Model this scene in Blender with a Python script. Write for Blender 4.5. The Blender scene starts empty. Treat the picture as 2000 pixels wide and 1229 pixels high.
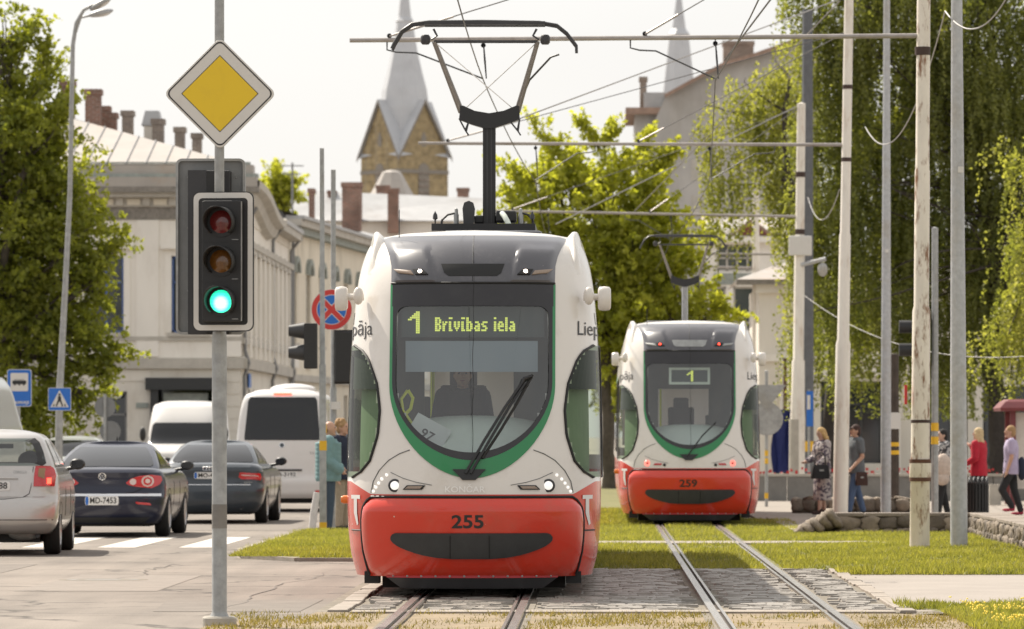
import bpy, bmesh, math, random
import numpy as np
from mathutils import Vector, Matrix

# ------------------------------------------------------------------ camera, sky, sun, exposure
scene = bpy.context.scene
COL = scene.collection
F = 10556.0          # focal length in photograph pixels (photo 2000 wide)
VX, VY = 1170.0, 851.0   # where the tram tracks vanish in the photograph
HC = 1.512           # camera height (m)
cam = bpy.data.cameras.new("camera")
camo = bpy.data.objects.new("camera", cam); COL.objects.link(camo)
camo.location = (0, 0, HC); camo.rotation_euler = (math.radians(90), 0, 0)
cam.sensor_width = 36.0; cam.lens = 36.0 * F / 2000.0
cam.shift_x = -(VX - 1000.0) / 2000.0
cam.shift_y = (VY - 614.5) / 2000.0
cam.clip_start = 1.0; cam.clip_end = 6000.0
cam.dof.use_dof = True; cam.dof.focus_distance = 50.0; cam.dof.aperture_fstop = 5.6
scene.camera = camo

SUN = Vector((-0.50, 0.62, 0.88)).normalized()     # towards the sun: behind the trams, from the left
world = bpy.data.worlds.new("World"); scene.world = world; world.use_nodes = True
wn = world.node_tree.nodes; wl = world.node_tree.links; wn.clear()
sky = wn.new("ShaderNodeTexSky"); sky.sky_type = 'NISHITA'; sky.sun_disc = False
sky.sun_elevation = math.asin(SUN.z); sky.sun_rotation = math.atan2(SUN.x, SUN.y)
sky.air_density = 1.0; sky.dust_density = 3.0; sky.ozone_density = 1.0
hsv = wn.new("ShaderNodeHueSaturation"); hsv.inputs['Saturation'].default_value = 0.36
tc = wn.new("ShaderNodeTexCoord")
mp = wn.new("ShaderNodeMapping"); mp.inputs['Scale'].default_value = (1.0, 1.0, 2.6)
cn = wn.new("ShaderNodeTexNoise"); cn.inputs['Scale'].default_value = 3.2; cn.inputs['Detail'].default_value = 7
cr = wn.new("ShaderNodeValToRGB")
cr.color_ramp.elements[0].position = 0.42; cr.color_ramp.elements[0].color = (0, 0, 0, 1)
cr.color_ramp.elements[1].position = 0.68; cr.color_ramp.elements[1].color = (1, 1, 1, 1)
mulc = wn.new("ShaderNodeMath"); mulc.operation = 'MULTIPLY_ADD'; mulc.inputs[1].default_value = 0.22; mulc.inputs[2].default_value = 0.74
cm = wn.new("ShaderNodeMixRGB"); cm.inputs['Color2'].default_value = (4.25, 4.15, 4.02, 1)
bg = wn.new("ShaderNodeBackground"); bg.inputs['Strength'].default_value = 0.10
wo = wn.new("ShaderNodeOutputWorld")
wl.new(sky.outputs[0], hsv.inputs['Color']); wl.new(tc.outputs['Generated'], mp.inputs[0])
wl.new(mp.outputs[0], cn.inputs['Vector']); wl.new(cn.outputs[0], cr.inputs[0])
wl.new(cr.outputs[0], mulc.inputs[0]); wl.new(mulc.outputs[0], cm.inputs[0])
wl.new(hsv.outputs[0], cm.inputs['Color1']); wl.new(cm.outputs[0], bg.inputs['Color'])
wl.new(bg.outputs[0], wo.inputs[0])
sl = bpy.data.lights.new("sun", 'SUN'); sl.energy = 3.3; sl.angle = math.radians(0.6); sl.color = (1.0, 0.92, 0.80)
so = bpy.data.objects.new("sun", sl); COL.objects.link(so)
so.rotation_euler = SUN.to_track_quat('Z', 'Y').to_euler(); so.location = (-40, 120, 80)
scene.view_settings.view_transform = 'Standard'; scene.view_settings.look = 'None'
scene.view_settings.gamma = 1.0; scene.view_settings.use_curve_mapping = False
scene.view_settings.exposure = 1.12
scene.render.engine = 'CYCLES'
scene.cycles.use_denoising = True
scene.cycles.max_bounces = 7; scene.cycles.transparent_max_bounces = 12
scene.cycles.sample_clamp_indirect = 6.0

R = random.Random(7)
NP = np.random.default_rng(11)
PI = math.pi

def L_(px, Y): return (px - VX) * Y / F            # lateral metres of a photo column at distance Y
def Z_(py, Y): return HC + (VY - py) * Y / F       # height of a photo row at distance Y
def YG(py): return F * HC / (py - VY)              # distance of a ground row

# ------------------------------------------------------------------ materials
MATS = {}
def mat(name, col, rough=0.55, metal=0.0, var=0.0, vscale=3.0, bump=0.0, bscale=30.0, coat=0.0,
        emit=None, estr=0.0, spec=0.5, dirt=None, dscale=1.2, damt=0.4, stretch=None, chips=None):
    if name in MATS: return MATS[name]
    m = bpy.data.materials.new(name); m.use_nodes = True
    nt = m.node_tree; n = nt.nodes; l = nt.links
    b = n['Principled BSDF']
    c = (*col, 1.0)
    b.inputs['Base Color'].default_value = c
    b.inputs['Roughness'].default_value = rough; b.inputs['Metallic'].default_value = metal
    b.inputs['Specular IOR Level'].default_value = spec
    b.inputs['Coat Weight'].default_value = coat; b.inputs['Coat Roughness'].default_value = 0.06
    if emit: b.inputs['Emission Color'].default_value = (*emit, 1); b.inputs['Emission Strength'].default_value = estr
    if var or bump or dirt or chips:
        g = n.new('ShaderNodeNewGeometry'); vec = g.outputs['Position']
        if stretch:
            mpn = n.new('ShaderNodeMapping'); mpn.inputs['Scale'].default_value = stretch
            l.new(vec, mpn.inputs[0]); vec = mpn.outputs[0]
    last = None
    if var:
        t = n.new('ShaderNodeTexNoise'); t.inputs['Scale'].default_value = vscale; t.inputs['Detail'].default_value = 6
        t.inputs['Roughness'].default_value = 0.65
        l.new(vec, t.inputs['Vector'])
        mr = n.new('ShaderNodeMapRange'); mr.inputs[1].default_value = 0.3; mr.inputs[2].default_value = 0.7
        mr.inputs[3].default_value = 1 - var; mr.inputs[4].default_value = 1 + var
        l.new(t.outputs[0], mr.inputs[0])
        mx = n.new('ShaderNodeVectorMath'); mx.operation = 'SCALE'; mx.inputs[0].default_value = col
        l.new(mr.outputs[0], mx.inputs['Scale']); l.new(mx.outputs[0], b.inputs['Base Color']); last = mx.outputs[0]
    if dirt:
        t2 = n.new('ShaderNodeTexNoise'); t2.inputs['Scale'].default_value = dscale; t2.inputs['Detail'].default_value = 8
        t2.inputs['Roughness'].default_value = 0.7
        l.new(vec, t2.inputs['Vector'])
        r2 = n.new('ShaderNodeMapRange'); r2.inputs[1].default_value = 0.52; r2.inputs[2].default_value = 0.72
        r2.inputs[3].default_value = 0; r2.inputs[4].default_value = damt
        l.new(t2.outputs[0], r2.inputs[0])
        m2 = n.new('ShaderNodeMixRGB'); m2.inputs[1].default_value = c; m2.inputs[2].default_value = (*dirt, 1)
        if last: l.new(last, m2.inputs[1])
        l.new(r2.outputs[0], m2.inputs[0]); l.new(m2.outputs[0], b.inputs['Base Color'])
    if chips:
        src = b.inputs['Base Color'].links[0].from_socket if b.inputs['Base Color'].links else None
        vo = n.new('ShaderNodeTexVoronoi'); vo.inputs['Scale'].default_value = chips[1]; l.new(vec, vo.inputs['Vector'])
        sz = n.new('ShaderNodeSeparateColor'); l.new(vo.outputs['Color'], sz.inputs[0])
        th = n.new('ShaderNodeMapRange'); th.inputs[1].default_value = .70; th.inputs[2].default_value = 1.0; th.inputs[3].default_value = 0.0; th.inputs[4].default_value = chips[2]; l.new(sz.outputs[0], th.inputs[0])
        lt = n.new('ShaderNodeMath'); lt.operation = 'LESS_THAN'; l.new(vo.outputs['Distance'], lt.inputs[0]); l.new(th.outputs[0], lt.inputs[1])
        m3 = n.new('ShaderNodeMixRGB'); m3.inputs[1].default_value = c; m3.inputs[2].default_value = (*chips[0], 1)
        if src: l.new(src, m3.inputs[1])
        l.new(lt.outputs[0], m3.inputs[0]); l.new(m3.outputs[0], b.inputs['Base Color'])
    if bump:
        t3 = n.new('ShaderNodeTexNoise'); t3.inputs['Scale'].default_value = bscale; t3.inputs['Detail'].default_value = 5
        l.new(vec, t3.inputs['Vector'])
        bp = n.new('ShaderNodeBump'); bp.inputs['Strength'].default_value = bump; bp.inputs['Distance'].default_value = 0.02
        l.new(t3.outputs[0], bp.inputs['Height']); l.new(bp.outputs[0], b.inputs['Normal'])
    MATS[name] = m
    return m

def glassmat(name, tint, refl=1.0, base=0.06):
    m = bpy.data.materials.new(name); m.use_nodes = True
    n = m.node_tree.nodes; l = m.node_tree.links; n.clear()
    o = n.new('ShaderNodeOutputMaterial'); mx = n.new('ShaderNodeMixShader')
    tr = n.new('ShaderNodeBsdfTransparent'); tr.inputs[0].default_value = (*tint, 1)
    gl = n.new('ShaderNodeBsdfGlossy'); gl.inputs['Roughness'].default_value = 0.015; gl.inputs[0].default_value = (refl, refl, refl, 1)
    lw = n.new('ShaderNodeLayerWeight'); lw.inputs['Blend'].default_value = 0.5
    pw = n.new('ShaderNodeMath'); pw.operation = 'POWER'; pw.inputs[1].default_value = 4.5
    ad = n.new('ShaderNodeMath'); ad.operation = 'MULTIPLY_ADD'; ad.inputs[1].default_value = .9; ad.inputs[2].default_value = base + .04; ad.use_clamp = True
    l.new(lw.outputs['Facing'], pw.inputs[0]); l.new(pw.outputs[0], ad.inputs[0]); l.new(ad.outputs[0], mx.inputs[0])
    l.new(tr.outputs[0], mx.inputs[1]); l.new(gl.outputs[0], mx.inputs[2]); l.new(mx.outputs[0], o.inputs[0])
    MATS[name] = m; return m

def leafmat(name, dark, light, trans=0.45):
    m = bpy.data.materials.new(name); m.use_nodes = True
    n = m.node_tree.nodes; l = m.node_tree.links; n.clear()
    o = n.new('ShaderNodeOutputMaterial'); a = n.new('ShaderNodeAttribute'); a.attribute_name = 'rnd'
    mc = n.new('ShaderNodeMixRGB'); mc.inputs[1].default_value = (*dark, 1); mc.inputs[2].default_value = (*light, 1)
    l.new(a.outputs['Fac'], mc.inputs[0])
    d = n.new('ShaderNodeBsdfPrincipled'); d.inputs['Roughness'].default_value = 0.5; d.inputs['Specular IOR Level'].default_value = 0.3
    t = n.new('ShaderNodeBsdfTranslucent')
    br = n.new('ShaderNodeMixRGB'); br.blend_type = 'MULTIPLY'; br.inputs[0].default_value = 1; br.inputs[2].default_value = (1.5, 1.48, 0.5, 1)
    l.new(mc.outputs[0], br.inputs[1]); l.new(br.outputs[0], t.inputs[0])
    l.new(mc.outputs[0], d.inputs['Base Color'])
    mx = n.new('ShaderNodeMixShader'); mx.inputs[0].default_value = trans
    l.new(d.outputs[0], mx.inputs[1]); l.new(t.outputs[0], mx.inputs[2]); l.new(mx.outputs[0], o.inputs[0])
    MATS[name] = m; return m

# ------------------------------------------------------------------ mesh helpers
def pchip(xs, ys):
    xs = np.asarray(xs, float); ys = np.asarray(ys, float)
    h = np.diff(xs); d = np.diff(ys) / h
    m = np.zeros_like(ys)
    for i in range(1, len(xs) - 1):
        if d[i-1] * d[i] > 0:
            w1 = 2*h[i] + h[i-1]; w2 = h[i] + 2*h[i-1]
            m[i] = (w1 + w2) / (w1/d[i-1] + w2/d[i])
    m[0] = d[0]; m[-1] = d[-1]
    def f(x):
        x = min(max(x, xs[0]), xs[-1])
        i = int(np.clip(np.searchsorted(xs, x) - 1, 0, len(h) - 1))
        t = (x - xs[i]) / h[i]; t2 = t*t; t3 = t2*t
        return float((2*t3-3*t2+1)*ys[i] + (t3-2*t2+t)*h[i]*m[i] + (-2*t3+3*t2)*ys[i+1] + (t3-t2)*h[i]*m[i+1])
    return f

def link(name, me, m=None, parent=None, loc=None, smooth=None):
    o = bpy.data.objects.new(name, me); COL.objects.link(o)
    if m is not None: me.materials.append(m if not isinstance(m, str) else MATS[m])
    if parent is not None: o.parent = parent
    if loc is not None: o.location = loc
    if smooth is not None:
        me.polygons.foreach_set('use_smooth', [True] * len(me.polygons))
        if smooth < 170: me.set_sharp_from_angle(angle=math.radians(smooth))
    return o

class MB:
    def __init__(s): s.v = []; s.f = []
    def add(s, vs, fs):
        k = len(s.v); s.v.extend([tuple(p) for p in vs]); s.f.extend([tuple(i + k for i in f) for f in fs]); return s
    def box(s, c, d, rz=0.0):
        x, y, z = d[0]/2, d[1]/2, d[2]/2
        ca, sa = math.cos(rz), math.sin(rz)
        vs = []
        for dz in (-z, z):
            for dx, dy in ((-x, -y), (x, -y), (x, y), (-x, y)):
                vs.append((c[0] + dx*ca - dy*sa, c[1] + dx*sa + dy*ca, c[2] + dz))
        return s.add(vs, [(3,2,1,0), (4,5,6,7), (0,1,5,4), (1,2,6,5), (2,3,7,6), (3,0,4,7)])
    def b2(s, x0, x1, y0, y1, z0, z1):
        return s.box(((x0+x1)/2, (y0+y1)/2, (z0+z1)/2), (abs(x1-x0), abs(y1-y0), abs(z1-z0)))
    def tube(s, pts, r, n=8, cap=True):
        pts = [Vector(p) for p in pts]; k = len(pts)
        rs = r if isinstance(r, (list, tuple)) else [r]*k
        up = None; rings = []
        for i, p in enumerate(pts):
            d = (pts[min(i+1, k-1)] - pts[max(i-1, 0)]).normalized()
            if up is None:
                up = Vector((0, 0, 1)) if abs(d.z) < 0.9 else Vector((1, 0, 0))
            a = (up - d * up.dot(d))
            if a.length < 1e-6: a = d.orthogonal()
            a.normalize(); b = d.cross(a); up = a
            rings.append([p + (a*math.cos(2*PI*j/n) + b*math.sin(2*PI*j/n)) * rs[i] for j in range(n)])
        vs = [q for rg in rings for q in rg]; fs = []
        for i in range(k-1):
            for j in range(n):
                fs.append((i*n+j, i*n+(j+1) % n, (i+1)*n+(j+1) % n, (i+1)*n+j))
        if cap: fs.append(tuple(range(n-1, -1, -1))); fs.append(tuple((k-1)*n+j for j in range(n)))
        return s.add(vs, fs)
    def cyl(s, p0, p1, r, r1=None, n=12): return s.tube([p0, p1], [r, r if r1 is None else r1], n)
    def lathe(s, prof, c=(0,0,0), n=16, axis='z'):
        vs = []; fs = []
        for (r, h) in prof:
            for j in range(n):
                a = 2*PI*j/n; u, w = r*math.cos(a), r*math.sin(a)
                q = (u, w, h) if axis == 'z' else ((h, u, w) if axis == 'x' else (u, h, w))
                vs.append((c[0]+q[0], c[1]+q[1], c[2]+q[2]))
        k = len(prof)
        for i in range(k-1):
            for j in range(n):
                fs.append((i*n+j, i*n+(j+1) % n, (i+1)*n+(j+1) % n, (i+1)*n+j))
        if prof[0][0] > 1e-6: fs.append(tuple(range(n-1, -1, -1)))
        if prof[-1][0] > 1e-6: fs.append(tuple((k-1)*n+j for j in range(n)))
        return s.add(vs, fs)
    def ell(s, c, r, n=12, m=8):
        vs = []; fs = []
        for i in range(m+1):
            th = PI*i/m
            for j in range(n):
                ph = 2*PI*j/n
                vs.append((c[0]+r[0]*math.sin(th)*math.cos(ph), c[1]+r[1]*math.sin(th)*math.sin(ph), c[2]+r[2]*math.cos(th)))
        for i in range(m):
            for j in range(n): fs.append((i*n+j, (i+1)*n+j, (i+1)*n+(j+1) % n, i*n+(j+1) % n))
        return s.add(vs, fs)
    def grid(s, rows, closed=False):
        k = len(rows); n = len(rows[0]); fs = []
        for i in range(k-1):
            for j in range(n if closed else n-1):
                fs.append((i*n+j, i*n+(j+1) % n, (i+1)*n+(j+1) % n, (i+1)*n+j))
        return s.add([p for r in rows for p in r], fs)
    def prism(s, poly, d0, d1, plane='xz'):
        """extrude a 2D outline; plane 'xz' extrudes along y, 'xy' along z, 'yz' along x"""
        mk = {'xz': lambda p, d: (p[0], d, p[1]), 'xy': lambda p, d: (p[0], p[1], d), 'yz': lambda p, d: (d, p[0], p[1])}[plane]
        n = len(poly)
        vs = [mk(p, d0) for p in poly] + [mk(p, d1) for p in poly]
        fs = [tuple(range(n)), tuple(range(2*n-1, n-1, -1))] + [(i, i+n, (i+1) % n+n, (i+1) % n) for i in range(n)]
        return s.add(vs, fs)
    def mesh(s, name='m', fix=True):
        me = bpy.data.meshes.new(name); me.from_pydata(s.v, [], s.f); me.update()
        if fix:
            bm = bmesh.new(); bm.from_mesh(me); bmesh.ops.recalc_face_normals(bm, faces=bm.faces); bm.to_mesh(me); bm.free()
        return me
    def build(s, name, m=None, parent=None, loc=None, smooth=None, fix=True, rot=None, bevel=None):
        o = link(name, s.mesh(name, fix), m, parent, loc, smooth)
        if rot: o.rotation_euler = rot
        if bevel:
            md = o.modifiers.new('bevel', 'BEVEL'); md.width = bevel; md.segments = 2; md.limit_method = 'ANGLE'
        return o

def thing(name, label, cat, loc=(0,0,0), rz=0.0, group=None):
    o = bpy.data.objects.new(name, None); COL.objects.link(o); o.empty_display_size = 0.2
    o.location = loc; o.rotation_euler = (0, 0, rz); return tag(o, label, cat, group)
def tag(o, label, cat, group=None):
    o['label'] = label; o['category'] = cat
    if group: o['group'] = group
    return o
def struct(o, label=None):
    o['kind'] = 'structure'
    if label: o['label'] = label
    return o
def copy_tree(o, parent=None):
    c = o.copy(); COL.objects.link(c); c.parent = parent
    for ch in list(o.children): copy_tree(ch, c)
    return c
def rrect(w, h, r, n=5, cx=0, cz=0):
    pts = []
    for (sx, sz, a0) in ((1, 1, 0), (-1, 1, 90), (-1, -1, 180), (1, -1, 270)):
        for i in range(n+1):
            a = math.radians(a0 + 90*i/n)
            pts.append((cx + sx*(w/2-r) + r*math.cos(a), cz + sz*(h/2-r) + r*math.sin(a)))
    return pts
def circ(r, n=24, cx=0, cz=0): return [(cx + r*math.cos(2*PI*i/n), cz + r*math.sin(2*PI*i/n)) for i in range(n)]

def text_mesh(txt, size, bold=0.0, extrude=0.0, align='CENTER'):
    cu = bpy.data.curves.new('t', 'FONT'); cu.body = txt; cu.size = size; cu.align_x = align; cu.align_y = 'CENTER'
    cu.offset = bold; cu.extrude = extrude; cu.resolution_u = 3
    o = bpy.data.objects.new('t', cu); COL.objects.link(o)
    dg = bpy.context.evaluated_depsgraph_get()
    me = bpy.data.meshes.new_from_object(o.evaluated_get(dg))
    bpy.data.objects.remove(o); bpy.data.curves.remove(cu)
    return me
def text_obj(name, txt, size, m, parent, pos, ry=0.0, bold=0.0, fn=None, width=None, mir=False, tilt=0.0):
    """letters in the xz plane facing -y; fn(x, z) -> point lays them on a curved surface"""
    me = text_mesh(txt, size, bold)
    vs = np.zeros(len(me.vertices)*3); me.vertices.foreach_get('co', vs); vs = vs.reshape(-1, 3)
    k = 1.0
    if width: k = width / max(1e-6, vs[:,0].max()-vs[:,0].min()); vs[:,0] -= (vs[:,0].max()+vs[:,0].min())/2
    out = []
    ca, sa = math.cos(tilt), math.sin(tilt)
    for v in vs:
        x, z = v[0]*k, v[1]
        x, z = x*ca - z*sa, x*sa + z*ca
        if fn: out.append(fn(x + pos[0], z + pos[2]))
        else: out.append((x*math.cos(ry) + pos[0], pos[1] + x*math.sin(ry), z + pos[2]))
    me.vertices.foreach_set('co', np.array(out, float).ravel()); me.update()
    return link(name, me, m, parent)

# ------------------------------------------------------------------ hull: bodies of trams, cars and vans built from level slices
class Hull:
    """tab: rows (z, half width, y of the end nearest the camera, y of the far end)"""
    def __init__(s, tab, cr=0.5, cf=0.6, p=2.5, pf=2.5):
        z = [r[0] for r in tab]
        s.z0, s.z1 = z[0], z[-1]
        s.w = pchip(z, [r[1] for r in tab]); s.r = pchip(z, [r[2] for r in tab]); s.f = pchip(z, [r[3] for r in tab])
        s.cr, s.cf, s.p, s.pf = cr, cf, p, pf
    def rc(s, z): return min(s.cr, (s.f(z)-s.r(z))*.42)
    def fc(s, z): return min(s.cf, (s.f(z)-s.r(z))*.42)
    def back(s, x, z, off=0.0):      # point on the near end
        def pt(x, z):
            w = s.w(z); u = min(abs(x)/w, 1.0)
            return Vector((max(-w, min(w, x)), s.r(z) + s.rc(z)*(1-(1-u**s.p)**(1/s.p)), z))
        P = pt(x, z)
        if off:
            e = 0.01
            w = s.w(z); xx = max(-w*0.985, min(w*0.985, x))
            n = (pt(xx+e, z)-pt(xx-e, z)).cross(pt(xx, z+e)-pt(xx, z-e)).normalized()
            if n.y > 0 and abs(n.x) < 0.9: n = -n
            P = P + n*off
        return P
    def front(s, x, z, off=0.0):
        w = s.w(z); u = min(abs(x)/w, 0.9999)
        y = s.f(z) - s.fc(z)*(1-(1-u**s.pf)**(1/s.pf))
        return Vector((x, y+off, z))
    def side(s, sg, y, z, off=0.0):
        w = s.w(z); r, f = s.r(z), s.f(z); k = 1.0
        if y < r+s.cr: a = min(1, max(0, (r+s.cr-y)/s.cr)); k = (1-a**s.p)**(1/s.p)
        elif y > f-s.cf: a = min(1, max(0, (y-f+s.cf)/s.cf)); k = (1-a**s.pf)**(1/s.pf)
        e = 0.01; dw = (s.w(z+e)-s.w(z-e))/(2*e)
        n = Vector((1, 0, -dw)).normalized()
        return Vector((sg*(w*k + n.x*off), y, z + n.z*off))
    def per(s, z, nr, ns, nf):
        w, r, f = s.w(z), s.r(z), s.f(z); cr, cf = s.rc(z), s.fc(z); pts = []
        for i in range(nr+1):
            t = -PI/2 + PI*i/nr
            x = w*math.copysign(abs(math.sin(t))**(2/s.p), math.sin(t)); pts.append((x, r + cr*(1-abs(math.cos(t))**(2/s.p)), z))
        for i in range(1, ns): pts.append((w, r+cr + (f-cf-r-cr)*i/ns, z))
        for i in range(nf+1):
            t = PI/2 - PI*i/nf
            x = w*math.copysign(abs(math.sin(t))**(2/s.pf), math.sin(t)); pts.append((x, f - cf*(1-abs(math.cos(t))**(2/s.pf)), z))
        for i in range(1, ns): pts.append((-w, f-cf - (f-cf-r-cr)*i/ns, z))
        return pts
    def shell(s, zs, nr=36, ns=10, nf=20, hole=None, top=None, bottom=True):
        """zs: list of heights; hole(centre) -> True leaves the face out; top: rows (scale x, dz, shrink y) closing the roof"""
        mb = MB(); rows = [s.per(z, nr, ns, nf) for z in zs]
        if top:
            cy = (s.r(zs[-1]) + s.f(zs[-1]))/2
            base = rows[-1]
            for (sc, dz, sy) in top: rows.append([(p[0]*sc, cy + (p[1]-cy)*sy, p[2]+dz) for p in base])
        n = len(rows[0]); mb.v = [p for r in rows for p in r]
        for i in range(len(rows)-1):
            for j in range(n):
                q = (i*n+j, i*n+(j+1) % n, (i+1)*n+(j+1) % n, (i+1)*n+j)
                if hole:
                    c = [sum(mb.v[k][a] for k in q)/4 for a in range(3)]
                    if hole(c): continue
                mb.f.append(q)
        if bottom: mb.f.append(tuple(range(n-1, -1, -1)))
        mb.f.append(tuple((len(rows)-1)*n+j for j in range(n)))
        return mb

def patch(rows):       # rows of points -> MB
    return MB().grid(rows)
def fill_rows(poly, nz=10, nx=8):
    """a 2D outline (one interval per level) -> rows of (x, z)"""
    zs = [p[1] for p in poly]; z0, z1 = min(zs), max(zs); rows = []
    n = len(poly)
    for i in range(nz+1):
        z = z0 + (z1-z0)*(i/nz); z = min(max(z, z0+1e-4), z1-1e-4); xs = []
        for a in range(n):
            p, q = poly[a], poly[(a+1) % n]
            if (p[1]-z)*(q[1]-z) < 0: xs.append(p[0] + (q[0]-p[0])*(z-p[1])/(q[1]-p[1]))
            elif abs(p[1]-z) < 1e-9: xs.append(p[0])
        if not xs: continue
        a, b = min(xs), max(xs)
        rows.append([(a + (b-a)*j/nx, z) for j in range(nx+1)])
    return rows
def decal(name, poly, fn, off, m, parent, nz=10, nx=8, thick=0.0, smooth=60):
    rows = fill_rows(poly, nz, nx)
    if thick:
        mb = MB()
        A = [[tuple(fn(x, z, off)) for x, z in r] for r in rows]; B = [[tuple(fn(x, z, off-thick)) for x, z in r] for r in rows]
        k, n = len(A), len(A[0])
        mb.grid(A); mb.grid(B)
        loop = [(0, j) for j in range(n)] + [(i, n-1) for i in range(1, k)] + [(k-1, j) for j in range(n-2, -1, -1)] + [(i, 0) for i in range(k-2, 0, -1)]
        N = k*n
        for a in range(len(loop)):
            p, q = loop[a], loop[(a+1) % len(loop)]
            mb.f.append((p[0]*n+p[1], q[0]*n+q[1], N+q[0]*n+q[1], N+p[0]*n+p[1]))
        return mb.build(name, m, parent, smooth=smooth)
    return MB().grid([[tuple(fn(x, z, off)) for x, z in r] for r in rows]).build(name, m, parent, smooth=smooth, fix=False)
def line_on(name, pts, fn, off, r, m, parent, n=5, closed=False):
    P = [fn(x, z, off) for x, z in pts]
    if closed: P.append(P[0])
    return MB().tube(P, r, n).build(name, m, parent, smooth=60)
# ------------------------------------------------------------------ shared materials
mat('white_paint', (0.62, 0.60, 0.57), 0.28, coat=0.5, var=0.03, vscale=1.5)
mat('tram_white', (0.70, 0.66, 0.61), 0.24, coat=0.5, dirt=(0.50, 0.45, 0.39), dscale=2.2, damt=0.35)
mat('tram_red', (0.62, 0.036, 0.014), 0.25, coat=0.5, dirt=(0.44, 0.09, 0.05), dscale=3.0, damt=0.4, chips=((.62, .5, .42), 7.0, .07))
mat('tram_red_edge', (0.42, 0.02, 0.03), 0.3)
mat('tram_green', (0.012, 0.20, 0.062), 0.3, coat=0.3)
mat('fascia_grey', (0.075, 0.074, 0.085), 0.3, coat=0.4, dirt=(0.16, 0.155, 0.16), dscale=4.0, damt=0.35, chips=((.5, .47, .42), 8.0, .06))
mat('frit_black', (0.022, 0.021, 0.024), 0.12, dirt=(0.05, 0.05, 0.05), dscale=5, damt=0.3, chips=((.5, .46, .36), 6.0, .05))
mat('seam_black', (0.008, 0.008, 0.008), 0.6)
mat('rubber', (0.022, 0.021, 0.02), 0.75, var=0.2, vscale=8)
mat('bumper_black', (0.028, 0.029, 0.03), 0.45, var=0.15, vscale=12, chips=((.45, .42, .38), 8.0, .06))
mat('dark_metal', (0.035, 0.035, 0.038), 0.45, var=0.15)
mat('black_metal', (0.012, 0.012, 0.013), 0.4)
mat('bronze_metal', (0.22, 0.205, 0.19), 0.4, 0.5, var=0.2, vscale=6)
mat('galv', (0.33, 0.335, 0.33), 0.5, 0.35, var=0.22, vscale=9, dirt=(0.24, 0.22, 0.17), dscale=1.5, damt=0.6)
mat('galv_light', (0.43, 0.44, 0.45), 0.5, 0.25, var=0.15, vscale=14, dirt=(0.33, 0.28, 0.2), dscale=1.2, damt=0.5)
mat('pole_grey', (0.12, 0.125, 0.135), 0.5, 0.2, var=0.15, vscale=6)
mat('pole_white', (0.74, 0.69, 0.61), 0.5, var=0.06, vscale=4, dirt=(0.33, 0.17, 0.07), dscale=2.2, damt=0.55, stretch=(2.5, 2.5, 0.6))
mat('pole_white_rusty', (0.72, 0.66, 0.56), 0.55, var=0.10, vscale=4, dirt=(0.20, 0.085, 0.03), dscale=7.5, damt=1.5, stretch=(1.3, 1.3, 0.4))
mat('rust', (0.11, 0.05, 0.03), 0.8, var=0.3, vscale=12)
mat('yellow_band', (0.72, 0.42, 0.02), 0.5, var=0.08)
mat('steel_rail', (0.44, 0.42, 0.40), 0.27, 0.85, var=0.15, vscale=5, stretch=(6, 0.3, 1))
mat('rail_dark', (0.06, 0.045, 0.035), 0.8, var=0.3, vscale=6)
mat('concrete', (0.40, 0.37, 0.32), 0.85, var=0.15, vscale=4, bump=0.3, bscale=40)
mat('concrete_grey', (0.20, 0.19, 0.175), 0.85, var=0.2, vscale=3, bump=0.3, bscale=30)
mat('grey_wire', (0.30, 0.29, 0.28), 0.5, 0.3)
mat('dark_wire', (0.05, 0.045, 0.045), 0.5)
mat('arm_steel', (0.36, 0.33, 0.31), 0.5, 0.4, var=0.15, vscale=5, dirt=(0.17, 0.12, 0.09), dscale=3, damt=0.5)
mat('brown_band', (0.05, 0.028, 0.022), 0.7)
mat('chrome', (0.75, 0.75, 0.76), 0.12, 1.0)
mat('lens_white', (0.82, 0.82, 0.80), 0.15, emit=(1, 0.96, 0.9), estr=0.3, coat=0.5)
mat('lamp_spot', (0.9, 0.8, 0.7), 0.2, emit=(1.0, 0.85, 0.72), estr=3.0)
mat('amber', (0.70, 0.20, 0.01), 0.25, coat=0.5)
mat('amber_dull', (0.30, 0.23, 0.18), 0.35, var=0.15, vscale=60)
mat('red_lens', (0.48, 0.012, 0.015), 0.15, coat=0.8)
mat('red_lit', (0.7, 0.03, 0.02), 0.2, emit=(1.0, 0.06, 0.03), estr=2.2)

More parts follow.
